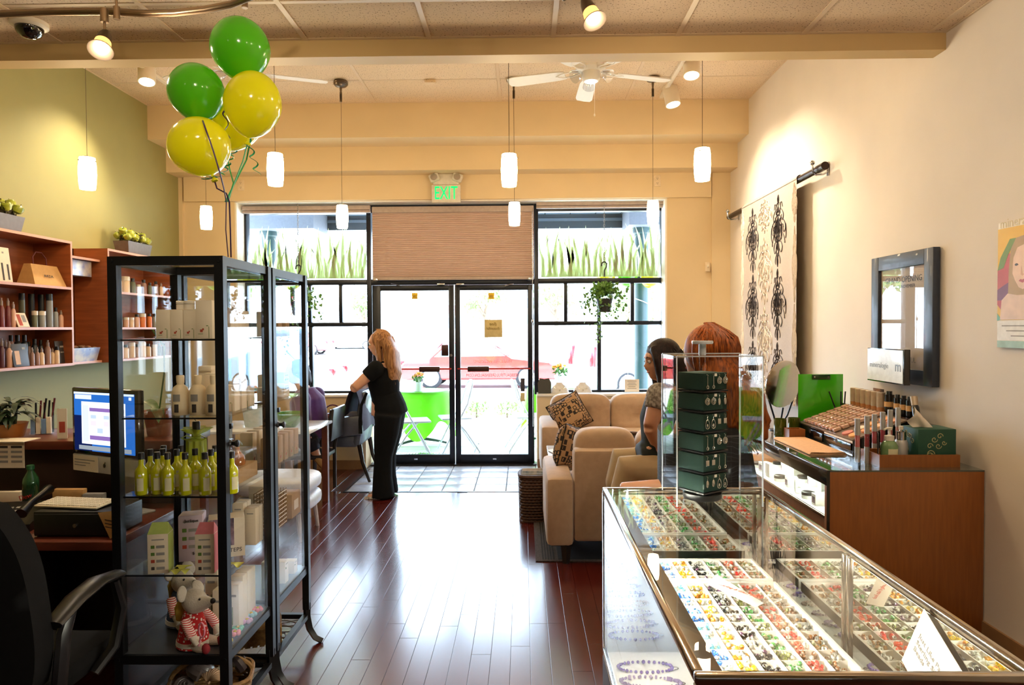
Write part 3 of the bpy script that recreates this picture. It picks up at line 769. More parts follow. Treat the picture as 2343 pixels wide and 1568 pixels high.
# cars -----------------------------------------------------------
M_tyre = mat('black_tyre', (30, 30, 34), rough=.8); M_rim = mat('silver_wheel_rim', (206, 210, 216), rough=.3, metal=.8)
M_cglass = mat('car_window_glass', (120, 150, 168), rough=.1, coat=1, vary=.0); M_lampr = mat('red_tail_lamp', (200, 30, 36), rough=.2)
M_lampc = mat('clear_head_lamp', (230, 236, 240), rough=.1)
def car(label, loc, rz, col, cm, L=4.4, body_h=.62, cab_h=.55, wd=1.75, van=False, z0=.28):
    t = thing('car', label, 'car', loc, rz)
    m = mat(cm, col, rough=.25, coat=1, vary=.01)
    h = L / 2
    if van:
        side = [(-h, .2), (-h, .9), (-h + .12, 1.55), (-h + .35, 1.72), (h - 1.9, 1.72), (h - 1.0, 1.1), (h - .15, .92), (h, .7), (h, .2)]
        glassp = [(-h + .3, 1.05), (-h + .4, 1.58), (h - 1.95, 1.6), (h - 1.25, 1.08)]
    else:
        side = [(-h, .25), (-h, .7), (-h + .15, .82), (-h + .75, .86), (-h + 1.25, 1.32), (h - 2.0, 1.36), (h - 1.25, .9), (h - .2, .78), (h, .55), (h, .25)]
        glassp = [(-h + .95, .9), (-h + 1.36, 1.27), (h - 2.03, 1.3), (h - 1.45, .92)]
    M = Matrix.Translation((0, wd / 2, 0)) @ Matrix.Rotation(math.pi / 2, 4, 'X')
    bm = MB().prism(side, wd, M)
    b = bm.build('car_body', m, t, 30)
    mod = b.modifiers.new('bevel', 'BEVEL'); mod.width = .07; mod.segments = 3; mod.limit_method = 'ANGLE'
    for s in (-1, 1):
        Mg = Matrix.Translation((0, s * (wd / 2 + .004) + .004, 0)) @ Matrix.Rotation(math.pi / 2, 4, 'X')
        MB().prism(glassp, .008, Mg).build('side_window', M_cglass, t, 0)
        for wx in (-h + .85, h - .85):
            Mw = Matrix.Translation((wx, s * (wd / 2 - .09), .32)) @ Matrix.Rotation(math.pi / 2, 4, 'X')
            w = MB().lathe([(.002, -.1), (.26, -.1), (.32, -.08), (.33, 0), (.32, .08), (.26, .1), (.002, .1)], 22, M=Mw).build('wheel', M_tyre, t)
            r = MB(); r.lathe([(.002, -.106), (.05, -.108), (.06, -.104)], 14, M=Mw).lathe([(.2, -.104), (.23, -.106), (.235, -.1)], 22, M=Mw)
            r.lathe([(.002, .106), (.05, .108), (.06, .104)], 14, M=Mw).lathe([(.2, .104), (.23, .106), (.235, .1)], 22, M=Mw)
            for k in range(5):
                a = k * 2 * math.pi / 5
                for zz in (-.104, .104): r.tube([Mw @ Vector((math.cos(a) * .04, math.sin(a) * .04, zz)), Mw @ Vector((math.cos(a) * .22, math.sin(a) * .22, zz))], .026, 4)
            r.build('wheel_rim', M_rim, w)
        MB().box((-h + .05, s * (wd / 2 - .18), .72 if not van else 1.0), (.14, .3, .16 if not van else .5), None, .03).build('tail_lamp', M_lampr, t)
        MB().box((h - .08, s * (wd / 2 - .25), .66), (.16, .35, .14), None, .03).build('head_lamp', M_lampc, t)
    zb_ = 1.1 if van else .9
    MB().box((-h + .22 if van else -h + 1.0, 0, zb_ + .25), (.06, wd * .8, .42), (0, .25 if van else .75, 0), .02).build('rear_window', M_cglass, t)
    MB().box((h - 1.45 if van else h - 1.62, 0, zb_ + .27), (.06, wd * .84, .6), (0, -.95, 0), .02).build('windscreen', M_cglass, t)
    return t
car('red car parked beyond the double doors', (at(1100, 890, 20).x, 20, -.16), 0, (206, 40, 34), 'red_car_paint')
car('pale blue minivan parked beyond the right window', (at(1452, 870, 17.5).x + .7, 17.8, -.16), math.radians(18), (150, 190, 212), 'pale_blue_car_paint', van=True)
car('grey blue car seen through the glass cabinet', (at(590, 880, 16).x - .3, 16.2, -.16), math.radians(183), (120, 140, 158), 'grey_blue_car_paint')
car('silver van parked far across the lot', (at(800, 775, 46).x, 46, .12), 0, (200, 204, 210), 'silver_car_paint', van=True)
car('dark red pickup far beyond the left window', (at(672, 745, 40).x, 40, .05), math.radians(180), (140, 46, 46), 'dark_red_car_paint', van=False)

# trees, shrubs ---------------------------------------------------
M_leafL = mat('pale_green_leaf', (126, 158, 88), rough=.6, vary=.2, scale=.9); M_bark = mat('grey_brown_bark', (110, 92, 76), rough=.9)
def foliage(mbx, c, r, n, sz, rn):
    for _ in range(n):
        d = Vector((rn.gauss(0, 1), rn.gauss(0, 1), rn.gauss(0, 1))).normalized() * (rn.random() ** .4)
        p = Vector(c) + Vector((d.x * r[0], d.y * r[1], d.z * r[2]))
        M = Matrix.Translation(p) @ Euler((rn.uniform(0, 6), rn.uniform(0, 6), rn.uniform(0, 6))).to_matrix().to_4x4()
        s = sz * rn.uniform(.6, 1.2)
        mbx.add([(-s, 0, 0), (0, -s * .45, s * .12), (s, 0, 0), (0, s * .45, s * .12)], [(0, 1, 2, 3)], M)
def tree(label, px, pybase, pytop, Y, wpx, rn, n=420):
    b = at(px, pybase, Y); top = at(px, pytop, Y).z; w = wpx * Y / F / 2
    g = -.16 if Y < 32 else -.16 + (Y - 32) / 58 * 1.56
    t = thing('tree', label, 'tree', (b.x, Y, g), 0, 'trees across the car park')
    hgt = top - g
    tr = MB().tube([(0, 0, -.1), (.1, 0, hgt * .3), (0, .1, hgt * .62)], [.22, .16, .07], 8)
    for k in range(5):
        a = k * 1.3; tr.tube([(0, 0, hgt * (.3 + .05 * k)), (math.cos(a) * w * .5, math.sin(a) * w * .5, hgt * (.55 + .05 * k))], [.08, .02], 6)
    tr.build('trunk', M_bark, t)
    f = MB()
    for k in range(7):
        a = k * .9; rr = w * .42
        foliage(f, (math.cos(a) * w * .5, math.sin(a) * w * .5, hgt * (.5 + .36 * rn.random())), (rr, rr, hgt * .17), n // 7, hgt * .045, rn)
    o = f.build('foliage', M_leafL, t, 0); o['kind'] = 'stuff'
rn = random.Random(5)
tree('leafy tree behind the right door pane', 1110, 740, 640, 50, 120, rn)
tree('leafy tree beyond the right window above the van', 1270, 740, 640, 55, 130, rn)
tree('leafy tree beyond the porch column', 1440, 745, 640, 48, 150, rn, 500)
tree('leafy tree seen through the glass cabinet door', 655, 745, 600, 44, 110, rn, 500)
tree('leafy tree seen through the tall cabinet front', 530, 750, 580, 52, 130, rn, 500)
tree('pale leafy tree between the left window bars', 830, 735, 650, 60, 70, rn, 300)
# far building with a red band
bd = thing('building', 'far white building with a red roof band behind the left door', 'building', (at(990, 720, 66).x, 66, .75))
M_bw = mat('far_white_render', (226, 226, 224), rough=.8)
MB().b2((-4, 0, 0), (6, 6, 2.9)).build('wall', M_bw, bd); MB().b2((-4.2, -.3, 2.3), (6.2, 6.2, 3.0)).build('roof_band', mat('faded_red_band', (190, 90, 96), rough=.7), bd)
for k in range(4): MB().b2((-3.2 + k * 2.3, -.05, .8), (-2.2 + k * 2.3, .0, 1.8)).build('window', M_cglass, bd)
bd2 = thing('building', 'far pale block with blue windows above the right door', 'building', (at(1180, 690, 75).x + 1, 75, 1.0))
MB().b2((-4.5, 0, 0), (4.5, 6, 6.2)).build('wall', M_bw, bd2)
for k in range(4):
    for j in range(3): MB().b2((-4 + k * 2.1, -.06, .9 + j * 1.8), (-2.6 + k * 2.1, .0, 2.0 + j * 1.8)).build('window', M_cglass, bd2)
# stop sign
c = at(679, 688, 30)
ss = thing('stop_sign', 'red octagonal stop sign far outside the left window', 'sign', (c.x, 30, -.16))
MB().prism([(.38 * math.cos(math.radians(22.5 + 45 * k)), .38 * math.sin(math.radians(22.5 + 45 * k))) for k in range(8)], .02, frameM((0, 0, c.z + .16), (1, 0, 0), (0, 0, 1))).build('sign_plate', mat('stop_sign_red', (200, 40, 40), rough=.4), ss, 0)
text('sign_letters', 'STOP', .26, frameM((0, -.025, c.z + .16), (1, 0, 0), (0, 0, 1)), M_white, ss)
MB().cyl((0, .03, 0), (0, .03, c.z + .1), .03, n=8).build('post', M_chrome, ss)

# patio tables with lime cloths, folding chairs --------------------
M_lime = mat('lime_green_tablecloth', (120, 214, 30), rough=.6, vary=.12, scale=5)
nl = M_lime.node_tree; _b = nl.nodes['Principled BSDF']; _t = nl.nodes.new('ShaderNodeBsdfTranslucent'); _t.inputs[0].default_value = (*rgb(120, 220, 30), 1)
_m = nl.nodes.new('ShaderNodeMixShader'); _m.inputs[0].default_value = .45; _o = [x for x in nl.nodes if x.type == 'OUTPUT_MATERIAL'][0]
nl.links.new(_b.outputs[0], _m.inputs[1]); nl.links.new(_t.outputs[0], _m.inputs[2]); nl.links.new(_m.outputs[0], _o.inputs[0])
M_fold = mat('pale_blue_grey_resin', (206, 214, 224), rough=.4, vary=.02); M_fleg = mat('dark_table_foot', (40, 52, 60), rough=.5)
def patio_table(x, y, lab, labc):
    t = thing('patio_table', lab, 'table', (x, y, -.02), 0, 'small round patio tables')
    MB().lathe([(.002, .70), (.36, .70), (.37, .715), (.36, .73), (.002, .73)], 28).build('tabletop', M_fold, t)
    MB().cyl((0, 0, .06), (0, 0, .7), .03, n=12).build('pedestal', M_fleg, t)
    for k in range(4):
        a = math.radians(20 + 90 * k); MB().tube([(0, 0, .09), (math.cos(a) * .2, math.sin(a) * .2, .05), (math.cos(a) * .34, math.sin(a) * .34, .012)], [.022, .018, .014], 8).build('foot', M_fleg, t)
    def cl(u, v):
        a = 2 * math.pi * u
        if v < .42: r = .38 * v / .42; z = .736
        else:
            w = (v - .42) / .58
            fold = 1 + .10 * w * math.sin(4 * a + .6) + .05 * w * math.sin(9 * a)
            drop = .50 + .12 * math.cos(4 * a)
            r = (.38 + .07 * w) * fold; z = .736 - drop * w
        return (r * math.cos(a), r * math.sin(a), z)
    o = MB().grid(cl, 72, 20).build('tablecloth', M_lime, None, 80, (x, y, -.02)); tag(o, labc, 'tablecloth', 'lime plastic tablecloths')
def folding_chair(lab, x, y, rz):
    t = thing('folding_chair', lab, 'chair', (x, y, -.02), rz, 'pale folding chairs on the pavement')
    for s in (-1, 1):
        MB().tube([(.21 * s, -.22, .01), (.21 * s, -.1, .25), (.2 * s, .1, .62), (.17 * s, .17, .86), (.1 * s, .185, .9)], .011, 8).build('front_leg', M_fold, t)
        MB().tube([(.18 * s, .26, .01), (.18 * s, .08, .28), (.18 * s, -.06, .44)], .011, 8).build('rear_leg', M_fold, t)
    MB().tube([(-.1, .185, .9), (0, .19, .905), (.1, .185, .9)], .011, 8).build('top_bar', M_fold, t)
    for k in range(7):
        xx = -.13 + k * .0433; MB().box((xx, .165, .78), (.022, .014, .2), (-.22, 0, 0), .004).build('back_slat', M_fold, t)
    MB().box((0, .135, .67), (.34, .016, .035), (-.22, 0, 0), .004).build('back_rail', M_fold, t)
    MB().box((0, -.03, .44), (.39, .38, .025), None, .012).build('seat', M_fold, t)
    for yy in (-.2, .24): MB().cyl((-.2, yy, .1 if yy < 0 else .12), (.2, yy, .1 if yy < 0 else .12), .008, n=6).build('stretcher', M_fold, t)
    return t
tx = at(964, 893, 9.15).x
patio_table(tx, 9.15, 'patio table outside the left door', 'lime green cloth on the table outside the left door')
tx2 = at(1268, 900, 9.5).x
patio_table(tx2, 9.6, 'patio table outside behind the sofa', 'lime green cloth on the table behind the sofa window')
folding_chair('pale folding chair nearest the standing woman, outside', at(942, 1000, 8.34).x, 8.34, math.radians(105))
folding_chair('pale folding chair right of the left-door table', at(1046, 990, 8.65).x, 8.65, math.radians(-75))
folding_chair('pale folding chair at the edge of the right door', at(1206, 1000, 8.7).x, 8.75, math.radians(100))
folding_chair('pale folding chair outside behind the loveseat window', at(1405, 880, 9.4).x, 9.3, math.radians(-80))
M_potw = mat('pale_blue_pot', (214, 228, 234), rough=.4); M_flow = mat('yellow_orange_petals', (240, 190, 60), rough=.6, tint2=(214, 110, 50), scale=30); M_lf = mat('bright_leaf_green', (70, 130, 50), rough=.5, vary=.2)
def flowerpot(label, x, y, z, s, rn):
    t = thing('flower_pot', label, 'potted plant', (x, y, z))
    MB().lathe([(.002, 0), (.05 * s, 0), (.065 * s, .11 * s), (.07 * s, .11 * s), (.07 * s, .125 * s), (.002, .12 * s)], 18).build('pot', M_potw, t)
    f = MB(); foliage(f, (0, 0, .17 * s), (.09 * s, .09 * s, .06 * s), 70, .03 * s, rn); o = f.build('foliage', M_lf, t, 0); o['kind'] = 'stuff'
    f = MB()
    for k in range(14):
        a = rn.uniform(0, 6.28); r = rn.uniform(0, .085) * s
        f.ball((r * math.cos(a), r * math.sin(a), (.2 + rn.uniform(0, .05)) * s), (.02 * s, .02 * s, .013 * s), 7, 4)
    f.build('blossoms', M_flow, t)['kind'] = 'stuff'
flowerpot('pale pot of yellow flowers on the outdoor table', at(957, 893, 9.0).x, 8.98, .718, 1.0, rn)
flowerpot('pale pot of yellow flowers outside behind the sofa', tx2 + .09, 9.5, .718, 1.3, rn)
for px, lab in ((1090, 'low flowering shrub at the kerb below the red car'), (1160, 'low flowering shrub by the right door edge'), (1232, 'low flowering shrub outside the right window')):
    c = at(px, 890, 11.9); t = thing('shrub', lab, 'shrub', (c.x, 11.9, -.02))
    f = MB(); foliage(f, (0, 0, .16), (.26, .2, .14), 110, .045, rn); f.build('foliage', M_leafL, t, 0)['kind'] = 'stuff'
    MB().cyl((0, 0, 0), (0, 0, .16), .02, .01, 6).build('stem', M_bark, t)
for px, lab in ((958, 'metal drain grate outside the left door'), (1112, 'metal drain grate outside the right door')):
    c = atz(px, 1036, 0); t = thing('drain_grate', lab, 'grate', (c.x, 8.45, -.018), 0, 'drain grates by the doors')
    MB().b2((-.33, -.07, 0), (.33, .07, .004)).build('frame', M_strip, t)
    for k in range(18): MB().b2((-.32 + k * .0365, -.065, .004), (-.30 + k * .0365, .065, .009)).build('bar', M_chrome, t)
for px, py, col, nm, lab in ((1385, 634, YEL, 'yellow_balloon_latex', 'yellow balloon outside left of the green one above the ivy'), (1436, 634, GRN, 'green_balloon_latex', 'green balloon outside behind the right window bar'),
                     (1488, 634, YEL, 'yellow_balloon_latex', 'yellow balloon outside tied to the porch column'), (681, 640, GRN, 'green_balloon_latex', 'green balloon outside the left window')):
    c = at(px, py, 9.75); t = thing('balloon', lab, 'balloon', c, 0, 'balloons outside on the porch')
    MB().lathe([(max(.002, .14 * math.sin(math.pi * i / 14)), -.16 * math.cos(math.pi * i / 14)) for i in range(15)], 20).build('balloon_skin', mat(nm, col), t, 60)
    MB().cyl((0, 0, -.18), (0, 0, -.02 - c.z), .002, n=4).build('string', M_white, t)
    MB().lathe([(.012, -.185), (.005, -.165), (.006, -.15)], 8).build('knot', mat(nm, col), t)

# hanging ivy baskets inside the windows ---------------------------
M_ivy = mat('ivy_leaf', (110, 160, 74), rough=.4, vary=.25, scale=14); M_pot = mat('dark_hanging_pot', (34, 36, 38), rough=.6)
M_chain = mat('steel_chain', (150, 146, 140), rough=.35, metal=.8); M_hook = mat('dark_green_plastic_hook', (24, 40, 34), rough=.4)
def ivy(label, px, ytop, yhook, ypot, rn, trail):
    Y = 7.56; p = at(px, ypot, Y); zt = OZ - .012; hk = at(px, yhook, Y).z
    t = thing('hanging_basket', label, 'hanging plant', (p.x, Y, p.z))
    ch = MB(); n = int((zt - hk) / .026)
    for k in range(n):
        z = hk - p.z + .01 + k * .026
        q = [Vector((.008 * math.cos(a), 0, .017 * math.sin(a))) for a in [i * math.pi / 4 for i in range(8)]]
        if k % 2: q = [Vector((0, v.x, v.z)) for v in q]
        ch.tube([v + Vector((0, 0, z)) for v in q], .0022, 5, closed=True)
    ch.build('chain', M_chain, t)
    h = hk - p.z
    MB().tube([(-.03, 0, h - .02), (-.025, 0, h + .015), (.0, 0, h + .03), (.025, 0, h + .012), (.02, 0, h - .03), (0, 0, h - .07), (0, 0, h - .12)], .008, 8).build('hook', M_hook, t)
    for k in range(3):
        a = 2.1 * k + .4; MB().tube([(0, 0, h - .11), (.09 * math.cos(a), .09 * math.sin(a), .06)], .0025, 5).build('hanger_wire', M_hook, t)
    MB().lathe([(.002, -.08), (.065, -.08), (.09, .06), (.095, .06), (.095, .07), (.08, .07), (.075, .05), (.002, .05)], 20).build('pot', M_pot, t)
    f = MB()
    def leaf(p_, s):
        M = Matrix.Translation(p_) @ Euler((rn.uniform(-1.2, 1.2) + 1.2, rn.uniform(-.8, .8), rn.uniform(0, 6.3))).to_matrix().to_4x4()
        pts = [(0, 0), (.5, .12), (.42, .5), (.95, .7), (.4, .85), (0, 1.5), (-.4, .85), (-.95, .7), (-.42, .5), (-.5, .12)]
        f.add([(x * s, y * s, -.12 * s * abs(x)) for x, y in pts], [(0, 1, 2, 3, 4, 5), (0, 5, 6, 7, 8, 9)], M)
    for k in range(620):
        a = rn.uniform(0, 6.28); r = abs(rn.gauss(0, .13)); r = min(r, .25)
        z = .18 - (r / .25) ** 2 * rn.uniform(0, .36) + rn.uniform(-.06, .05)
        leaf(Vector((r * math.cos(a), r * math.sin(a) * .6, z)), rn.uniform(.022, .036))
    for (dx, ln) in trail:
        k = 0.0; x = dx
        while k < ln:
            leaf(Vector((x + rn.uniform(-.02, .02), -.06 + rn.uniform(-.02, .02), -.02 - k)), rn.uniform(.014, .026)); k += .012; x += rn.uniform(-.003, .003)
    f.build('ivy_leaves', M_ivy, t, 0)['kind'] = 'stuff'
ivy('hanging ivy basket in the right window', 1383, 455, 605, 698, random.Random(8), [(-.08, .42), (-.05, .34), (.05, .15), (.12, .12), (-.17, .1)])
ivy('hanging ivy basket in the left window behind the cabinets', 684, 460, 612, 705, random.Random(9), [(-.18, .35), (.06, .1), (-.1, .5), (.02, .3)])
# ------------------------------------------------------------------ two tall glass display cabinets
M_steel = mat('black_powder_coated_steel', (16, 17, 20), rough=.38, metal=.3, vary=.02)
M_cabg = glass('cabinet_glass', (.985, .99, .99), ior=1.36, refl=.75)
M_shelfg = glass('cabinet_shelf_glass', (.965, .98, .975), ior=1.4, refl=.8)
M_shelfe = mat('green_glass_edge', (120, 160, 150), rough=.1, trans=.6)
CX0, CX1 = at(250, 900, 2.40).x, at(514, 900, 2.40).x
CZT = at(380, 586, 2.40).z
SZ = [at(380, y, 2.42).z for y in (776, 956, 1136, 1316)] + [at(380, 1494, 2.42).z]
CABW = .462
def cabinet(label, y0):
    w = CX1 - CX0; d = CABW
    t = thing('display_cabinet', label, 'cabinet', (CX0, y0, 0), 0, 'black framed glass display cabinets')
    p = .032
    for k, (x, y) in enumerate(((0, 0), (w - p, 0), (0, d - p), (w - p, d - p))):
        sx = -1 if x == 0 else 1; sy = -1 if y == 0 else 1
        b = MB().b2((x, y, .17), (x + p, y + p, CZT))
        cx = x + p / 2; cyy = y + p / 2
        pts = [Vector((cx, cyy, .2)), Vector((cx, cyy, .13)), Vector((cx + sx * .012, cyy, .07)), Vector((cx + sx * .04, cyy, .025)), Vector((cx + sx * .075, cyy, .008))]
        b.tube(pts, [.018, .018, .017, .016, .015], 4, True)
        b.build('post', M_steel, t)
    zb = SZ[4]
    for nm, z in (('top_rail', CZT - p), ('bottom_rail', zb - .034), ('lower_rail', .125)):
        hh = p if nm != 'lower_rail' else .022
        for y in (0, d - p): MB().b2((p, y, z), (w - p, y + p * .8, z + hh)).build(nm, M_steel, t)
        for x in (.002, w - p): MB().b2((x, p, z), (x + p * .8, d - p, z + hh)).build(nm, M_steel, t)
    e = .006
    MB().b2((p, .012, zb), (w - p, .012 + e, CZT - p)).build('glass_pane', M_cabg, t)
    MB().b2((p, d - .018, zb), (w - p, d - .018 + e, CZT - p)).build('glass_pane', M_cabg, t)
    MB().b2((.012, p, zb), (.012 + e, d - p, CZT - p)).build('glass_pane', M_cabg, t)
    dr = MB().b2((w - .016, p + .004, zb + .004), (w - .016 + e, d - p - .004, CZT - p - .006)).build('glass_door', M_cabg, t)
    MB().lathe([(.014, 0), (.008, .006), (.008, .016), (.014, .024), (.012, .03), (.002, .032)], 12, M=Matrix.Translation((w - .009, p + .03, 1.135 - .0)) @ Matrix.Rotation(math.pi / 2, 4, 'Y')).build('knob', M_steel, dr)
    MB().box((w - .004, p + .02, 1.20), (.014, .02, .02), None, .002).build('catch', M_steel, dr)
    MB().b2((p, p, CZT - .012), (w - p, d - p, CZT - .006)).build('glass_top', M_cabg, t)
    for z in SZ[:4]:
        s = MB().b2((.02, .02, z - .007), (w - .022, d - .022, z)).build('glass_shelf', M_shelfg, t)
        MB().b2((.02, .0195, z - .0065), (w - .022, .0205, z - .0005)).build('shelf_edge', M_steel, s)
    MB().b2((.01, .01, zb - .006), (w - .01, d - .01, zb)).build('bottom_panel', mat('dark_grey_panel', (52, 54, 60), rough=.3), t)
    MB().b2((.02, .02, .128), (w - .02, d - .02, .134)).build('lower_panel', M_shelfg, t)
    for x in (.014, w - .014):
        for z in (CZT - .016, zb - .017):
            MB().cyl((x, -.004, z), (x, .0, z), .007, n=10).build('screw_head', M_chrome if False else M_steel, t)
    return t
CY1, CY2 = 2.40, 2.40 + CABW + .02
cabinet('tall black framed glass cabinet nearest the office chair', CY1)
cabinet('tall black framed glass cabinet farther along the aisle', CY2)

# -------- product makers (origin at the base centre)
M_cart = mat('matt_white_carton', (226, 212, 190), rough=.7, vary=.02); M_cartd = mat('carton_fold_shadow', (120, 104, 88), rough=.8)
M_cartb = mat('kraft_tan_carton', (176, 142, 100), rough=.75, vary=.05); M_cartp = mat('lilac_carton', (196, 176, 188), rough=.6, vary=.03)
M_cartg = mat('pale_green_carton', (168, 186, 96), rough=.6, vary=.1, scale=20); M_cartk = mat('pink_carton', (214, 120, 132), rough=.6, vary=.1, scale=20)
M_cartdk = mat('dark_floral_carton', (44, 36, 60), rough=.5, tint2=(150, 116, 130), scale=34); M_ink = mat('dark_print_ink', (58, 52, 50), rough=.7)
M_inkr = mat('red_print_ink', (176, 70, 50), rough=.7); M_inkg = mat('green_print_ink', (88, 120, 50), rough=.7); M_inkgrey = mat('grey_print_ink', (150, 146, 142), rough=.7)
def carton(label, x, y, z, w, d, h, m, rz=0.0, prints=None, group=None, cat='box', name='product_carton', lidm=None):
    t = thing(name, label, cat, (x, y, z), rz, group)
    MB().b2((-w / 2, -d / 2, 0), (w / 2, d / 2, h - .002), .0012).build('carton_body', m, t)
    MB().b2((-w / 2 + .001, -d / 2 + .001, h - .002), (w / 2 - .001, d / 2 - .001, h), .0006).build('lid_flap', lidm or m, t)
    f = -d / 2 - .0006
    for (u, v, pw, ph, pm) in (prints or []):
        MB().b2((-w / 2 + (u - pw / 2) * w, f, (v - ph / 2) * h), (-w / 2 + (u + pw / 2) * w, f + .0006, (v + ph / 2) * h)).build('printed_mark', pm, t)
    return t
FLOWER = [(.35, .2, .16, .07, M_inkr), (.45, .24, .1, .05, M_inkr), (.8, .16, .03, .3, M_inkg), (.7, .33, .12, .02, M_inkg), (.3, .12, .3, .012, M_inkg)]
LINES = [(.5, .86, .6, .03, M_inkgrey), (.25, .68, .18, .08, M_inkg), (.62, .68, .4, .07, M_inkgrey), (.25, .5, .18, .08, M_inkg), (.62, .5, .4, .07, M_inkgrey), (.25, .32, .18, .08, M_inkr), (.62, .32, .4, .07, M_inkgrey), (.25, .14, .16, .08, M_ink), (.62, .14, .4, .07, M_inkgrey)]
def bottle(label, x, y, z, prof, n, m, group=None, parts=(), cat='bottle', name='bottle', rz=0, sy=1.0):
    t = thing(name, label, cat, (x, y, z), rz, group)
    MB().lathe(prof, n, sy=sy).build('bottle_body', m, t)
    for nm, pr, pm in parts: MB().lathe(pr, n, sy=sy).build(nm, pm, t)
    return t
def facelabel(t, r, z0, z1, wd, m, a0=-math.pi / 2, nm='paper_label'):
    k = 8; vs = []; fs = []
    for i in range(k + 1):
        a = a0 + (i / k - .5) * wd / r
        for zz in (z0, z1): vs.append((math.cos(a) * (r + .0008), math.sin(a) * (r + .0008), zz))
    for i in range(k): fs.append((2 * i, 2 * i + 2, 2 * i + 3, 2 * i + 1))
    return MB().add(vs, fs).build(nm, m, t)
def X(px, Y): return at(px, 900, Y).x

# -------- near cabinet, top shelf: white flower cartons
g1 = 'white flower cartons on the top cabinet shelf'
for k, (px, w, h) in enumerate(((377, .052, .108), (408, .046, .108), (438, .048, .108), (472, .062, .142))):
    carton('white carton with red flower print, %s from left on top glass shelf' % ORD[k], X(px, 2.52), 2.54, SZ[0], w, w, h, M_cart, 0, FLOWER, g1)
M_jarw = mat('glossy_white_jar', (228, 220, 206), rough=.25, coat=.4)
for k, (px, Y, zz) in enumerate(((419, 2.56, .108), (436, 2.545, .108), (427, 2.62, 0), (446, 2.60, 0))):
    z = SZ[0] + zz
    if zz == 0: continue
    bottle(['small white jar stacked on the middle flower cartons, left', 'small white jar stacked on the middle flower cartons, right'][k], X(px, Y) + .002, Y - .002, z, [(.002, 0), (.019, 0), (.02, .004), (.02, .02), (.016, .022), (.002, .022)], 16, M_jarw, 'small white jars', [('jar_lid', [(.0205, .022), (.0205, .031), (.018, .033), (.002, .033)], M_jarw)], 'jar', 'cosmetic_jar')
gb_ = 'brown and white cartons at the back of the top shelf'
for k, px in enumerate((528, 541, 556, 572, 588)):
    Y = 2.60 + .045 * k
    carton('shaded white carton on top shelf by the cabinet door, %s from left' % ORD[k], CX1 - .075 - .004 * k, Y, SZ[0], .042, .036, .095 + .012 * (k % 3), M_cart, 0, FLOWER, gb_)
# second shelf: white lotion bottles
M_lot = mat('ivory_lotion_plastic', (232, 214, 180), rough=.35, vary=.01)
for k, px in enumerate((413, 453, 490)):
    t = bottle('ivory lotion bottle with barcode, %s from left on second shelf' % ORD[k], X(px, 2.50), 2.50, SZ[1],
               [(.002, 0), (.028, 0), (.031, .004), (.032, .05), (.031, .085), (.024, .103), (.0125, .112), (.012, .118)], 20, M_lot, 'ivory lotion bottles',
               [('screw_cap', [(.0135, .118), (.0145, .142), (.013, .146), (.002, .146)], M_lot)])
    facelabel(t, .032, .012, .042, .016, M_ink, nm='barcode'); facelabel(t, .032, .052, .078, .026, M_inkgrey, nm='small_print')
for k, (px, Y, h) in enumerate(((476, 2.60, .175), (489, 2.56, .15), (528, 2.62, .1), (545, 2.70, .12), (563, 2.78, .08))):
    carton('plain ivory carton on second glass shelf, %s behind the lotion bottles' % ORD[k], min(X(px, Y), CX1 - .06), Y, SZ[1], .05, .05, h, M_cart, 0, FLOWER, 'ivory cartons behind the lotion bottles')
# third shelf: yellow oil bottles
M_oil = mat('yellow_green_bath_oil', (196, 198, 16), rough=.12, coat=.8, vary=.04); M_bcap = mat('black_bottle_cap', (22, 20, 18), rough=.4)
M_lab = mat('cream_paper_label', (214, 208, 170), rough=.7, vary=.05)
oil = None
def oil_bottle(label, x, y, rz):
    global oil
    if oil is None:
        t = thing('oil_bottle', label, 'bottle', (x, y, SZ[2]), rz, 'yellow bath oil bottles')
        MB().lathe([(.002, 0), (.0195, 0), (.0215, .003), (.0215, .082), (.0195, .092), (.011, .103), (.009, .108), (.0085, .13)], 20).build('glass_body', M_oil, t)
        MB().lathe([(.0105, .128), (.0105, .15), (.0095, .152), (.002, .152)], 16).build('cap', M_bcap, t)
        facelabel(t, .0215, .016, .062, .022, M_lab, -math.pi / 2 + .5, 'front_label'); facelabel(t, .0215, .004, .013, .016, M_lab, -math.pi / 2 - .7, 'price_sticker'); facelabel(t, .0215, .068, .076, .01, M_lab, -math.pi / 2 + .5, 'neck_label')
        oil = t; return
    t = dup(oil, (x, y, SZ[2]), rz, label)
for k, px in enumerate((320, 353, 381, 421, 466)): oil_bottle('yellow oil bottle in the front row, %s from left' % ORD[k], X(px, 2.45), 2.45 + (.012 if k == 1 else 0), .1 * k - .2)
for k, px in enumerate((341, 367, 402, 441, 481)): oil_bottle('yellow oil bottle in the middle row, %s from left' % ORD[k], X(px, 2.52), 2.52 + .01 * (k % 2), .3 - .1 * k)
for k, px in enumerate((372, 412, 490)): oil_bottle('yellow oil bottle in the back row, %s from left' % ORD[k], X(px, 2.60), 2.60, .2 * k)
oil_bottle('yellow oil bottle beside the cabinet door post', X(528, 2.47), 2.47, .4)
M_organza = mat('green_organza', (170, 184, 60), rough=.6, vary=.05, alpha=.75)
x, y = X(445, 2.66), 2.67
t = bottle('gift oil bottle wrapped in green organza with a bow', x, y, SZ[2], [(.002, 0), (.03, 0), (.033, .004), (.033, .1), (.028, .125), (.013, .15), (.012, .2)], 18, M_oil, None, [('cap', [(.0145, .2), (.0145, .232), (.012, .236), (.002, .236)], M_bcap)])
g = MB()
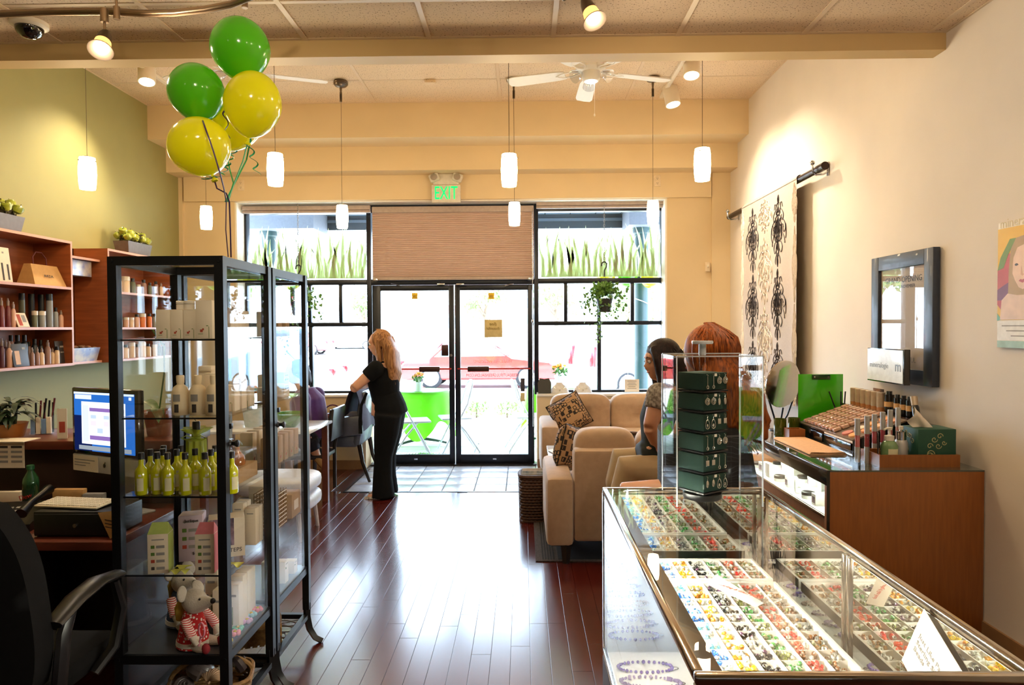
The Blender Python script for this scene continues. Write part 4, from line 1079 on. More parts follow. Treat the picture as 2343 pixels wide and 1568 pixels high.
def org(u, v):
    a = 2 * math.pi * u; r = .035 + .004 * math.sin(9 * a) if v < .75 else .016 + (v - .75) * 4 * .035 * (1 + .35 * math.sin(5 * a))
    if .68 < v < .82: r = .017
    return (r * math.cos(a), r * math.sin(a), .08 + .13 * v)
g.grid(org, 40, 16).build('organza_wrap', M_organza, t)
for s in (-1, 1): MB().tube([(0, -.018, .172), (s * .03, -.022, .182), (s * .05, -.02, .172), (s * .03, -.02, .165), (0, -.018, .17)], .004, 5, True, .5).build('bow_loop', M_organza, t)
M_amber = mat('amber_perfume', (190, 120, 66), rough=.1, coat=.8, trans=.3)
for k, (px, Y) in enumerate(((548, 2.60), (566, 2.70))):
    bottle('amber perfume flask with glass stopper, %s by the door' % ORD[k], CX1 - .085, Y, SZ[2] + .058, [(.002, 0), (.03, 0), (.032, .01), (.028, .035), (.01, .055), (.009, .07)], 16, M_amber, 'amber flasks', [('stopper', [(.012, .07), (.02, .08), (.012, .092), (.002, .094)], M_pane)])
carton('long brown wooden gift box with flower print by the cabinet door', CX1 - .085, 2.66, SZ[2], .09, .26, .058, M_cartb, 0, FLOWER, None, 'box', 'gift_box')
# fourth shelf: gift cartons
def gable(label, x, y, z, w, d, h, m, roofm, rz):
    t = thing('gable_carton', label, 'box', (x, y, z), rz, 'botanical gift cartons')
    MB().b2((-w / 2, -d / 2, 0), (w / 2, d / 2, h * .8), .001).build('carton_body', m, t)
    MB().add([(-w / 2, -d / 2, h * .8), (w / 2, -d / 2, h * .8), (w / 2, d / 2, h * .8), (-w / 2, d / 2, h * .8), (-w / 2 + .008, 0, h), (w / 2 - .008, 0, h)], [(0, 1, 5, 4), (2, 3, 4, 5), (1, 2, 5), (3, 0, 4)]).build('gable_top', roofm, t, 0)
    f = -d / 2 - .0006
    for (u, v, pw, ph, pm) in LINES:
        v *= .8; ph *= .8
        MB().b2((-w / 2 + (u - pw / 2) * w, f, (v - ph / 2) * h), (-w / 2 + (u + pw / 2) * w, f + .0006, (v + ph / 2) * h)).build('printed_mark', pm, t)
    MB().b2((w / 2, -d / 2, .002), (w / 2 + .0008, d / 2, h * .79)).build('side_print', roofm, t)
    return t
gable('white carton with green leaf prints and green gable top', X(358, 2.45), 2.46, SZ[3], .07, .06, .18, M_cart, M_cartg, .2)
gable('white carton with leaf prints and pink gable top', X(466, 2.45), 2.46, SZ[3], .066, .06, .18, M_cart, M_cartk, .12)
t = carton('lilac gift carton between the green and pink cartons', X(424, 2.56), 2.60, SZ[3], .085, .075, .175, M_cartp, .25, LINES[:7], None, 'box', 'gift_carton')
text('brand_print', 'Jurlique', .016, frameM((.005, -.0395, .155), (1, 0, 0), (0, 0, 1)), M_ink, t, .0004); text('price_print', '$40', .016, frameM((.018, -.0395, .03), (1, 0, 0), (0, 0, 1)), M_ink, t, .0004)
t = carton('dark floral gift carton marked 4 STEPS on the fourth shelf', CX1 - .11, 2.65, SZ[3], .13, .09, .15, M_cart, .42, [(.35, .5, .7, 1, M_cartdk), (.1, .5, .05, 1, M_cartp), (.02, .5, .05, 1, M_cartg)], None, 'box', 'gift_carton')
MB().b2((-.065, -.0465, .0), (.065, -.0455, .045)).build('step_band', M_cart, t); text('step_print', '4 STEPS', .022, frameM((.018, -.0475, .026), (1, 0, 0), (0, 0, 1)), M_ink, t, .0004)
for q in range(3): MB().box((-.05 + q * .012, -.047, .02), (.006, .0008, .024)).build('printed_mark', M_inkr, t)
M_petal = mat('yellow_green_silk_petal', (200, 204, 90), rough=.6, vary=.1)
for k, (px, Y, pyz) in enumerate(((411, 2.47, 0), (404, 2.43, 0), (530, 2.50, 0))):
    def pet(u, v): return ((u - .5) * .06, (v - .5) * .04, .004 + .016 * math.sin(u * 5 + k) ** 2 * (1 - v) + .008 * v)
    tag(MB().grid(pet, 8, 5).build('silk_petal', M_petal, None, 60, (X(px, Y), Y, SZ[3])), 'yellow-green silk petal on the fourth glass shelf, %s from left' % ORD[(1, 0, 2)[k]], 'petal', 'silk petals')
for k in range(4):
    carton('tall white carton by the door on fourth shelf, %s from front' % ORD[k], CX1 - .06 - .05 * (k % 2), 2.775 + .042 * (k // 2), SZ[3], .045, .038, .15 + .02 * (k % 2), M_cart, 0, LINES[:1], 'tall white cartons on the fourth shelf')
# bottom: plush mice, tall cartons, toys
M_plush = mat('grey_white_plush', (214, 204, 190), rough=.9, vary=.05, bump=.5, bscale=200, sheen=.5); M_redd = mat('red_dotted_dress', (190, 26, 30), rough=.8, vary=.03)
_n = M_redd.node_tree; _v = _n.nodes.new('ShaderNodeTexVoronoi'); _v.inputs['Scale'].default_value = 85; _tc = [q for q in _n.nodes if q.type == 'TEX_COORD'][0]; _n.links.new(_tc.outputs['Object'], _v.inputs['Vector'])
_r = _n.nodes.new('ShaderNodeValToRGB'); _r.color_ramp.elements[0].position = .3; _r.color_ramp.elements[1].position = .34
_r.color_ramp.elements[0].color = (*rgb(238, 226, 220), 1); _r.color_ramp.elements[1].color = (*rgb(190, 26, 30), 1)
_n.links.new(_v.outputs['Distance'], _r.inputs[0]); _n.links.new(_r.outputs[0], _n.nodes['Principled BSDF'].inputs['Base Color'])
M_blued = mat('blue_dotted_shirt', (70, 92, 130), rough=.8, vary=.1, scale=90); M_stripe = mat('red_striped_sleeve', (226, 180, 180), rough=.8)
_n = M_stripe.node_tree; _w = _n.nodes.new('ShaderNodeTexWave'); _w.inputs['Scale'].default_value = 55; _w.bands_direction = 'Z'; _tc = [q for q in _n.nodes if q.type == 'TEX_COORD'][0]; _n.links.new(_tc.outputs['Object'], _w.inputs['Vector'])
_r = _n.nodes.new('ShaderNodeValToRGB'); _r.color_ramp.interpolation = 'CONSTANT'; _r.color_ramp.elements[1].position = .5; _r.color_ramp.elements[0].color = (*rgb(200, 70, 74), 1); _r.color_ramp.elements[1].color = (*rgb(236, 222, 216), 1)
_n.links.new(_w.outputs[0], _r.inputs[0]); _n.links.new(_r.outputs[0], _n.nodes['Principled BSDF'].inputs['Base Color'])
M_blackp = mat('black_plastic', (14, 14, 16), rough=.35); M_pinkp = mat('pink_toy_plastic', (226, 140, 160), rough=.35); M_yel = mat('yellow_felt', (206, 176, 70), rough=.8)
def mouse(label, x, y, z, rz, dress, s=1.0, racket=False):
    t = thing('plush_mouse', label, 'plush toy', (x, y, z), rz); t.scale = (s, s, s)
    b = MB(); b.ball((0, 0, .06), (.042, .036, .065), 18, 12)
    b.ball((.008, 0, .155), (.046, .036, .042), 18, 12).tube([(.03, 0, .152), (.06, 0, .158), (.085, 0, .165)], [.032, .021, .01], 12)
    for sg in (-1, 1):
        b.tube([(.01, .04 * sg, .1), (.04, .052 * sg, .07), (.068, .045 * sg, .035)], [.013, .012, .013], 9)
        b.tube([(.02, .022 * sg, .018), (.06, .03 * sg, .014), (.085, .032 * sg, .016)], [.02, .016, .013], 9)
    b.build('body', M_plush, t, 60)
    for sg in (-1, 1):
        M = Matrix.Translation((-.012, .034 * sg, .188)) @ Matrix.Rotation(.5 * sg, 4, 'X') @ Matrix.Rotation(-.3, 4, 'Y')
        MB().ball((0, 0, 0), (.011, .02, .027), 14, 9, M).build('ear', M_plush, t); MB().ball((.062 - .014, .017 * sg, .172), .0042, 8, 6).build('eye', M_blackp, t)
        MB().tube([(.008, .041 * sg, .103), (.03, .049 * sg, .082), (.05, .052 * sg, .058)], [.016, .0155, .016], 10).build('sleeve', M_stripe, t)
        MB().ball((.088, .033 * sg, .018), (.015, .013, .018), 10, 7).build('shoe', mat('dark_red_felt', (130, 24, 34), rough=.8), t)
    MB().ball((.088, 0, .166), .0095, 10, 7).build('nose', M_blackp, t)
    MB().lathe([(.03, .118), (.04, .09), (.05, .045), (.058, .006), (.056, .004)], 24, sy=.9).build('dress', dress, t)
    MB().lathe([(.0545, .026), (.0575, .012), (.058, .012), (.0565, .026)], 24, sy=.9).build('hem_band', M_plush, t)
    MB().ball((-.036, .0, .17), (.012, .02, .012), 8, 6).tube([(-.036, 0, .165), (-.055, 0, .12), (-.06, 0, .08)], [.014, .02, .012], 8).build('hair_bow', M_yel, t)
    if racket:
        MB().tube([(.07, -.045, .03), (.085, -.05, .065)], .003, 6).tube([Vector((.092 + .012 * math.cos(a), -.053, .09 + .024 * math.sin(a))) for a in [i * .5236 for i in range(12)]], .003, 6, closed=True).build('toy_racket', M_pinkp, t)
    return t
mouse('plush mouse in a red dotted dress with pink racket', X(432, 2.47), 2.475, SZ[4], -.35, M_redd, 1.08, True)
mouse('plush mouse in a blue dotted shirt behind the red one', X(405, 2.65), 2.66, SZ[4] + .0, -.6, M_blued, 1.12)
for k, (px, Y, h) in enumerate(((482, 2.725, .2), (500, 2.575, .175), (530, 2.63, .175), (540, 2.68, .19), (551, 2.73, .19), (560, 2.78, .185))):
    carton('tall plain carton in the cabinet base, %s from left' % ORD[k], min(X(px, Y), CX1 - .055), Y, SZ[4], .05, .042, h, M_cart, 0, [(.5, .75, .6, .05, M_inkgrey), (.5, .3, .05, .4, M_inkg)], 'tall cartons in the cabinet base')
for k, (dy, c) in enumerate(((.1, (236, 210, 90)), (.16, (240, 150, 160)), (.2, (120, 200, 170)), (.27, (214, 170, 210)), (.33, (150, 200, 214)), (.38, (240, 140, 150)))):
    t = thing('soap_toy', 'little %s flower soap inside the cabinet door base' % ['yellow', 'pink', 'mint', 'lilac', 'sky blue', 'coral'][k], 'toy', (CX1 - .05 + .006 * (k % 2), CY1 + dy, SZ[4]), k, 'flower soaps')
    b = MB()
    for q in range(5): b.ball((.014 * math.cos(q * 1.257), .014 * math.sin(q * 1.257), .009), (.01, .01, .009), 8, 5)
    m = mat('soap_%d' % k, c, rough=.5); b.build('petals', m, t); MB().ball((0, 0, .012), (.008, .008, .008), 8, 5).build('centre', M_yel, t)
for k, px in enumerate((530, 548, 566)):
    bottle('clear glass globe on the cabinet floor, %s from left' % ORD[k], CX1 - .125 - .02 * k, 2.66 + .07 * k, SZ[4], [(.002, 0), (.02, .0), (.03, .02), (.034, .045), (.026, .07), (.002, .08)], 16, M_pane, 'clear glass globes', [('base', [(.022, 0), (.022, .004), (.002, .004)], M_chrome)], 'globe', 'glass_globe')

# -------- shells basket below the near cabinet
M_wick = mat('tan_wicker', (150, 112, 62), rough=.7, vary=.2, scale=60); M_wickd = mat('dark_wicker', (84, 54, 36), rough=.7, vary=.25, scale=60)
def wicker(label, x, y, z, w, d, h, m, rz=0, handle=True, rows=7, name='wicker_basket', flare=1.12, nst=22):
    t = thing(name, label, 'basket', (x, y, z), rz)
    def rect(s, zz, off):
        r = []
        for i in range(nst * 2):
            a = 2 * math.pi * i / (nst * 2); cx, sy_ = math.cos(a), math.sin(a); k = 1 / max(abs(cx) ** 4 + abs(sy_) ** 4, 1e-6) ** .25
            o = off if i % 2 else -off
            r.append(Vector((cx * k * (w / 2 * s + o), sy_ * k * (d / 2 * s + o), zz)))
        return r
    rr = h / rows / 2
    for j in range(rows):
        s = 1 + (flare - 1) * j / rows
        MB().tube(rect(s, rr + j * rr * 2, .003 * (1 if j % 2 else -1)), rr * 1.02, 5, closed=True).build('weave_row', m, t)
    MB().tube(rect(flare, h + rr * .4, 0), rr * 1.5, 6, closed=True).build('rim', m, t)
    MB().b2((-w / 2 * .98, -d / 2 * .98, 0), (w / 2 * .98, d / 2 * .98, .006)).build('base', m, t)
    if handle:
        q = [Vector((math.cos(a) * w / 2 * flare, 0, h + math.sin(a) * h * .9)) for a in [math.pi * i / 14 for i in range(15)]]
        MB().tube(q, .009, 6, True, .6).build('handle', m, t)
    return t
wicker('shallow tan wicker basket of seashells under the near cabinet', X(470, 2.55) - .01, 2.59, .134, .26, .2, .08, M_wick, .3)
M_shell = mat('pinkish_seashell', (214, 176, 140), rough=.45, vary=.15, scale=25); M_shellw = mat('pale_seashell', (222, 206, 180), rough=.5, vary=.1); M_shellg = mat('grey_seashell', (120, 110, 108), rough=.3, vary=.2, scale=20)
def snail(label, x, y, z, s, m, rz, tilt):
    t = thing('seashell', label, 'seashell', (x, y, z), rz, 'seashells in the baskets')
    pts = []; rs = []
    for i in range(40):
        a = i * .42; r = .004 + .026 * (i / 40) ** 1.4; pts.append(Vector((r * math.cos(a), r * math.sin(a), .02 - .034 * (i / 40)))); rs.append(.002 + .015 * (i / 40) ** 1.3)
    o = MB().tube(pts, rs, 8).build('whorl', m, t); o.rotation_euler = (tilt, .4, 0); o.scale = (s, s, s)
    return t
def scallop(label, x, y, z, s, m, rz, tilt):
    t = thing('seashell', label, 'seashell', (x, y, z), rz, 'seashells in the baskets')
    def f(u, v):
        a = math.radians(-70 + 140 * u); r = .055 * v * (1 + .03 * math.cos(u * 60)); return (r * math.sin(a), r * math.cos(a), .014 * math.sin(v * 2.6) + .002 * math.cos(u * 60) * v)
    def f2(u, v): p = f(u, v); return (p[0], p[1], p[2] * .7 - .004)
    o = MB().grid(f, 30, 6).grid(f2, 30, 6).build('valve', m, t); o.rotation_euler = (tilt, 0, 0); o.scale = (s, s, s)
    MB().box((0, .002, 0), (.02 * s, .012 * s, .006 * s), (tilt, 0, 0), .002).build('hinge', m, t)
    return t
bx, by, bz = X(470, 2.55) - .01, 2.59, .134 + .075
snail('grey spiral seashell at the left of the cabinet basket', bx - .07, by - .07, bz + .005, 1.0, M_shellg, .3, .6)
snail('round lilac grey seashell at the top of the cabinet basket', bx - .03, by - .0, bz + .04, 1.5, M_shellg, 1.2, .2)
snail('dark whelk seashell at the right of the cabinet basket', bx + .09, by + .05, bz + .035, 1.2, mat('dark_whelk', (50, 42, 44), rough=.3), 2.2, 1.0)
scallop('ruffled cream scallop lying across the cabinet basket', bx + .01, by - .06, bz + .01, 1.0, M_shell, -.4, .5)
scallop('pale scallop near the basket handle', bx + .06, by - .01, bz + .02, .8, M_shellw, .9, .3)
scallop('pink coral coloured scallop at the basket front', bx + .04, by - .1, bz + .0, .8, M_shell, 2.4, .2)
# -------- far cabinet contents
def F2(px): return CX1 - .045, at(px, 900, 2.9)  # helper unused
Yc = CY2
gk = 'cartons in the farther glass cabinet'
zz = 0
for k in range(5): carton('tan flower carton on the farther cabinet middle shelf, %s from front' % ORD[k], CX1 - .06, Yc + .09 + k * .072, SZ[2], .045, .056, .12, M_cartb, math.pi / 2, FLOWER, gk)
for k in range(5): carton('white carton behind the tan row, %s from front' % ORD[k], CX1 - .15, Yc + .09 + k * .072, SZ[2], .045, .056, .145, M_cart, math.pi / 2, FLOWER, gk)
for k in range(4): carton('white print carton on the farther cabinet second shelf, %s from front' % ORD[k], CX1 - .07 - .03 * (k % 2), Yc + .1 + k * .085, SZ[1], .07, .06, .06 + .05 * (k % 2), M_cart, math.pi / 2, LINES[:3], gk)
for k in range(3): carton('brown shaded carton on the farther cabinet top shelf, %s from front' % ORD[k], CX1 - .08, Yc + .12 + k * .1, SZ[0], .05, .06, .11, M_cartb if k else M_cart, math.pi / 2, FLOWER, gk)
for k in range(5): carton('small white carton stacked stepwise in the farther cabinet base, %s' % ORD[k], CX1 - .06 - .035 * (k % 2), Yc + .1 + k * .062, SZ[4], .045, .05, .14 - .02 * k, M_cart, math.pi / 2, LINES[:2], gk)
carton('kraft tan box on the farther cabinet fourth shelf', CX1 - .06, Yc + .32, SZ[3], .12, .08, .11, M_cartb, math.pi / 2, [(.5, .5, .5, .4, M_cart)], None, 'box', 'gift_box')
carton('tall kraft box at the back of the fourth shelf', CX1 - .17, Yc + .30, SZ[3], .16, .07, .16, M_cart, math.pi / 2, LINES[:5], None, 'box', 'gift_box')
# woven wire rack with combs
t = thing('woven_basket', 'tall pale woven wire basket on the farther fourth shelf', 'basket', (CX1 - .075, Yc + .14, SZ[3]))
b = MB()
for j in range(9):
    z = .008 + j * .018
    b.tube([(-.05, -.06, z), (.05, -.06, z), (.05, .06, z), (-.05, .06, z)], .0028, 5, closed=True)
b.build('horizontal_strands', M_cart, t)
b = MB()
for k in range(9):
    for (xx, yy) in ((-.05 + k * .0125, -.06), (.05, -.06 + k * .015), (-.05 + k * .0125, .06), (-.05, -.06 + k * .015)): b.cyl((xx, yy, 0), (xx, yy, .16), .002, n=5)
b.build('upright_strands', M_wick, t)
MB().b2((-.045, -.055, 0), (.045, .055, .004)).build('base', M_wick, t)
# wooden trough basket and cables low in the farther cabinet
t = thing('wooden_trough', 'slatted wooden trough under the farther cabinet', 'basket', (CX1 - .16, Yc + .16, .134), .35)
for s in (-1, 1):
    MB().box((0, s * .07, .05), (.22, .008, .08), (s * -.25, 0, 0)).build('side_board', M_wick, t); MB().prism([(-.06, 0), (.06, 0), (.085, .05), (.05, .09), (-.05, .09), (-.085, .05)], .008, frameM((s * .11 - .004, 0, 0), (0, 1, 0), (0, 0, 1))).build('end_board', M_wick, t)
for k in range(7): MB().box((-.09 + k * .03, 0, .006), (.022, .12, .008)).build('slat', M_wick, t)
M_wire = mat('grey_cable', (70, 66, 66), rough=.5)
rr = random.Random(4)
for k in range(3):
    pts = [Vector((CX1 - .12 + .09 * math.sin(i * .9 + k) + .01 * rr.random(), Yc + .22 + .06 * k + .04 * math.cos(i * 1.3 + k), .139 + .004 * (i % 2))) for i in range(14)]
    tag(MB().tube(pts, .003, 5).build('cable', M_wire), 'loose tangled grey cable under the farther cabinet, %s coil' % ['nearest', 'middle', 'farthest'][k], 'cable', 'loose cables')
pts = [Vector((CX1 - .06 + .04 * math.sin(i * .8), CY1 + .2 + .02 * i, .139 + .004 * (i % 2))) for i in range(12)]
tag(MB().tube(pts, .003, 5).build('cable', M_wire), 'loose black cable under the near cabinet beside the shell basket', 'cable', 'loose cables')
# ------------------------------------------------------------------ wall shelving on the olive wall
M_cherry = mat('cherry_veneer', (158, 84, 44), rough=.45, vary=.15, scale=4, stretch=(1, 1, 9)); M_chersheen = mat('pinkish_window_sheen', (196, 142, 118), rough=.4, vary=.04)  # pinkish edge tone paints reflected window light onto the cherry boards
FX = -3.475
def shelf_unit(label, y0, y1, zs, near_side=True):
    t = thing('wall_shelf', label, 'shelf', (XL, y0, 0), 0, 'cherry wall shelf units')
    L = y1 - y0; D = FX - XL; th = .019
    MB().b2((.001, 0, zs[-1]), (.012, L, zs[0])).build('back_panel', M_cherry, t)
    for y in (0, L - th): 
        s = MB().b2((.0, y, zs[-1] - th), (D, y + th, zs[0])).build('side_panel', M_cherry, t)
        MB().b2((D, y, zs[-1] - th), (D + .002, y + th, zs[0])).build('edge_strip', M_chersheen, s)
    for k, z in enumerate(zs):
        s = MB().b2((.0, th, z - th), (D - .001, L - th, z)).build('shelf_board', M_cherry, t)
        MB().b2((D - .001, th, z - th), (D + .002, L - th, z)).build('edge_strip', M_chersheen, s)
    return t
U1Y = atx(167, 700, FX).y
zs1 = [atx(165, y, FX).z for y in (553, 658, 749, 831)]
shelf_unit('cherry wall shelf full of hair products at the left edge', 3.9, U1Y, zs1)
U3Y0 = atx(248, 700, FX).y; U3Y1 = atx(397, 700, FX).y
shelf_unit('cherry wall shelf of pale jars seen through the glass cabinet', U3Y0, U3Y1, [z for z in zs1])
# narrow niche between them
t = thing('niche_shelf', 'narrow open cherry niche between the two wall shelves', 'shelf', (XL, U1Y + .002, 0))
NL = U3Y0 - U1Y - .006; ND = .24; zt = zs1[0] - .115; zb = zs1[3] - .0
MB().b2((0, 0, zt), (ND, NL, zt + .018)).build('top_board', M_chersheen, t); MB().b2((0, 0, zb - .018), (ND, NL, zb)).build('bottom_board', M_chersheen, t)
MB().b2((0, 0, zb), (.01, NL, zt)).build('back_panel', M_cherry, t)
M_art = mat('dark_blue_streaked_glass', (40, 56, 74), rough=.15, tint2=(120, 140, 160), scale=26, stretch=(1, 1, .25)); M_irid = mat('iridescent_foil_paper', (214, 206, 196), rough=.25, tint2=(150, 160, 200), scale=14, metal=.4)
o = MB().b2((XL + .02, U1Y + .05, zb + .001), (XL + .05, U1Y + .28, zt - .14), .003).build('art_panel', M_art); tag(o, 'dark blue streaked glass panel standing in the niche', 'art panel')
o = MB().b2((XL + .02, U1Y + .03, zt - .13), (XL + .2, U1Y + NL - .05, zt - .004), .004); tag(o.build('foil_box', M_irid), 'iridescent foil box under the top board of the niche', 'box')
t = thing('foil_tray', 'iridescent foil planter with brown potpourri at the foot of the niche', 'planter', (XL + .15, U1Y + NL / 2, zb))
MB().add([(-.08, -.17, 0), (.08, -.17, 0), (.08, .17, 0), (-.08, .17, 0), (-.1, -.19, .11), (.1, -.19, .11), (.1, .19, .11), (-.1, .19, .11)], [(3, 2, 1, 0), (0, 1, 5, 4), (1, 2, 6, 5), (2, 3, 7, 6), (3, 0, 4, 7)]).build('planter_body', M_irid, t, 0)
b = MB(); rr = random.Random(2)
for k in range(40): b.ball((rr.uniform(-.08, .08), rr.uniform(-.16, .16), .1 + rr.uniform(-.01, .02)), (.02, .02, .012), 7, 5)
b.build('potpourri', mat('brown_potpourri', (120, 80, 50), rough=.8, vary=.3), t)['kind'] = 'stuff'

# apple planters on top
M_apple = mat('yellow_green_apple', (168, 172, 62), rough=.3, coat=.3, tint2=(120, 132, 40), scale=14); M_moss = mat('dark_dried_moss', (62, 54, 30), rough=.9, vary=.3, scale=60); M_zinc = mat('grey_zinc_planter', (112, 108, 110), rough=.5, metal=.3)
def apple_planter(label, x, y, z, L, rn, ry=0.0):
    t = thing('apple_planter', label, 'planter', (x, y, z), math.pi / 2 + ry)
    a, b_ = L / 2, .07
    MB().add([(-a * .86, -b_ * .8, 0), (a * .86, -b_ * .8, 0), (a * .86, b_ * .8, 0), (-a * .86, b_ * .8, 0), (-a, -b_, .12), (a, -b_, .12), (a, b_, .12), (-a, b_, .12)], [(3, 2, 1, 0), (0, 1, 5, 4), (1, 2, 6, 5), (2, 3, 7, 6), (3, 0, 4, 7), (4, 5, 6, 7)]).build('zinc_box', M_zinc, t, 0)
    f = MB(); foliage(f, (0, 0, .15), (a * 1.02, b_ * 1.1, .07), 260, .022, rn); f.build('dried_moss', M_moss, t, 0)['kind'] = 'stuff'
    for k in range(11):
        u = (k % 4 - 1.5) / 1.6 * a * .86; v = (-.055, .0, .05)[k // 4]; zz_ = .15 + (.05 if k // 4 == 1 else .015) + rn.uniform(-.012, .012)
        M = Matrix.Translation((u + rn.uniform(-.01, .01), v + rn.uniform(-.008, .008), zz_)) @ Euler((rn.uniform(-.6, .6), rn.uniform(-.6, .6), 0)).to_matrix().to_4x4()
        ap = MB().lathe([(.002, -.026), (.014, -.031), (.03, -.02), (.036, .003), (.032, .022), (.018, .031), (.006, .026), (.002, .022)], 16, M=M).build('apple', M_apple, t)
        MB().tube([M @ Vector((0, 0, .022)), M @ Vector((.004, 0, .042))], .0022, 5).build('stalk', M_moss, ap)
p = atx(10, 524, FX - .1)
apple_planter('zinc planter heaped with green apples at the left edge', FX - .14, p.y - .05, zs1[0], .42, random.Random(31))
p = atx(315, 580, FX - .1)
apple_planter('zinc planter heaped with green apples above the glass cabinet', FX - .14, p.y, zs1[0], .40, random.Random(32))

# products on the wall shelves
BC = {'maroon': (112, 44, 50), 'pink': (214, 170, 150), 'teal': (84, 122, 130), 'grey': (140, 146, 150), 'dark': (34, 40, 48), 'taupe': (150, 116, 108), 'cream': (222, 196, 164), 'orange': (222, 120, 50), 'olive': (96, 104, 84), 'plum': (90, 50, 66)}
def salon(label, px, zi, h, w, col, kind, depth=.12, unit=1, grp=None):
    x = FX - depth; y = atx(px, 740, x).y; z = zs1[zi]
    m = mat('salon_%s_plastic' % col, BC[col], rough=.35, coat=.2, vary=.02); cap = M_blackp if kind in ('tall', 'can') else mat('salon_grey_cap', (150, 132, 124), rough=.4)
    r = w / 2
    if kind == 'spray':
        return bottle(label, x, y, z, [(.002, 0), (r, 0), (r, h * .62), (r * .6, h * .72), (r * .45, h * .74)], 16, m, grp, [('spray_cap', [(r * .5, h * .74), (r * .52, h * .9), (r * .3, h * .92), (r * .3, h), (.002, h)], cap)])
    if kind == 'tall':
        return bottle(label, x, y, z, [(.002, 0), (r, 0), (r, h * .7), (r * .75, h * .78), (r * .5, h * .8)], 16, m, grp, [('cap', [(r * .62, h * .8), (r * .62, h), (.002, h)], cap)])
    if kind == 'can':
        return bottle(label, x, y, z, [(.002, 0), (r, 0), (r, h * .8)], 16, m, grp, [('cap', [(r * .98, h * .8), (r * .95, h), (.002, h)], mat('dark_teal_cap', (24, 40, 50), rough=.3))], 'can', 'spray_can')
    if kind == 'jar':
        return bottle(label, x, y, z, [(.002, 0), (r, 0), (r, h * .7), (r * .9, h * .74)], 16, m, grp, [('lid', [(r * 1.04, h * .74), (r * 1.04, h * .98), (r * .9, h), (.002, h)], M_jarw)], 'jar', 'cosmetic_jar')
gA = 'salon bottles on the left wall shelf'
for k, (px, h, w, c, kd, d) in enumerate(((4, .2, .034, 'maroon', 'spray', .08), (19, .2, .034, 'maroon', 'spray', .08), (31, .175, .03, 'pink', 'spray', .06), (51, .25, .042, 'olive', 'can', .2), (73, .25, .042, 'dark', 'can', .2), (95, .25, .042, 'dark', 'can', .2),
                                       (114, .25, .046, 'grey', 'can', .09), (80, .12, .04, 'olive', 'jar', .1), (97, .12, .045, 'grey', 'jar', .08), (128, .15, .034, 'grey', 'tall', .08), (140, .13, .034, 'pink', 'spray', .07), (153, .2, .045, 'teal', 'spray', .08))):
    salon('%s salon %s on the middle shelf of the left unit, %s' % (c, {'spray': 'spray bottle', 'tall': 'bottle', 'can': 'can', 'jar': 'jar'}[kd], ORD[k] + ' listed from left'), px, 2, h, w, c, kd, d, 1, gA)
for k, (px, h, w, c, kd, d) in enumerate(((3, .2, .034, 'plum', 'spray', .08), (12, .19, .03, 'plum', 'spray', .11), (20, .18, .036, 'pink', 'spray', .06), (24, .22, .04, 'taupe', 'tall', .2), (39, .22, .045, 'dark', 'tall', .18), (55, .22, .045, 'dark', 'tall', .16), (65, .17, .034, 'taupe', 'tall', .2), (72, .13, .03, 'taupe', 'spray', .07), (78, .19, .04, 'dark', 'tall', .17), (84, .13, .03, 'taupe', 'spray', .07), (92, .18, .034, 'dark', 'tall', .17),
                                       (94, .125, .034, 'cream', 'spray', .06), (108, .18, .042, 'taupe', 'spray', .08), (119, .12, .028, 'cream', 'spray', .08), (129, .13, .034, 'cream', 'tall', .06))):
    salon('%s salon bottle on the bottom shelf of the left unit, %s listed from left' % (c, ORD[k]), px, 3, h, w, c, kd, d, 1, gA)
def standcard(label, px, zi, w, h, m, depth, lean=.25, prints=(), name='display_card', txt=None):
    x = FX - depth; y = atx(px, 740, x).y
    t = thing(name, label, 'card', (x, y, zs1[zi]), 0)
    o = MB().b2((-.003, -w / 2, 0), (.003, w / 2, h), .001).build('card_sheet', m, t); o.rotation_euler = (0, -lean, 0); o.location = (.0, 0, .001)
    for (u, v, pw, ph, pm) in prints:
        q = MB().b2((.003, -w / 2 + (u - pw / 2) * w, (v - ph / 2) * h), (.004, -w / 2 + (u + pw / 2) * w, (v + ph / 2) * h)).build('printed_mark', pm, t); q.rotation_euler = (0, -lean, 0)
    return t
M_skin0 = mat('poster_skin_print', (214, 176, 146), rough=.7); M_cdark = mat('dark_card', (52, 50, 52), rough=.5)
standcard('small white tilted booklet in front of the spray cans', 55, 2, .11, .105, M_cart, .03, .35, [(.3, .5, .3, .8, M_inkr), (.7, .6, .3, .5, M_inkgrey)])
standcard('dark photo card of a model leaning among the bottles', 48, 3, .15, .16, M_cdark, .03, .15, [(.3, .4, .3, .6, M_skin0), (.75, .8, .2, .1, M_inkgrey)])
t = standcard('round dark display card at the right end of the bottom shelf', 143, 3, .15, .17, M_cdark, .06, .1, [(.6, .75, .5, .08, M_inkgrey), (.6, .5, .5, .05, M_inkgrey)])
t = standcard('white display card with silver bottles on the top shelf', 6, 1, .2, .24, M_cart, .05, .12, [(.6, .3, .08, .5, M_ink), (.85, .3, .08, .45, M_ink), (.7, .85, .08, .05, M_inkgrey)])
p = atx(100, 655, FX - .1)
t = thing('paper_bag', 'brown paper bag with handles lying on the top shelf', 'bag', (FX - .11, p.y - .03, zs1[1]))
M_kraft = mat('kraft_paper', (196, 150, 92), rough=.8, vary=.05)
MB().add([(.09, -.17, 0), (.09, .17, 0), (-.05, .17, 0), (-.05, -.17, 0), (.03, -.13, .155), (.03, .15, .155), (-.02, .15, .155), (-.02, -.13, .155)], [(3, 2, 1, 0), (0, 1, 5, 4), (1, 2, 6, 5), (2, 3, 7, 6), (3, 0, 4, 7), (4, 5, 6, 7)]).build('bag_body', M_kraft, t, 0)
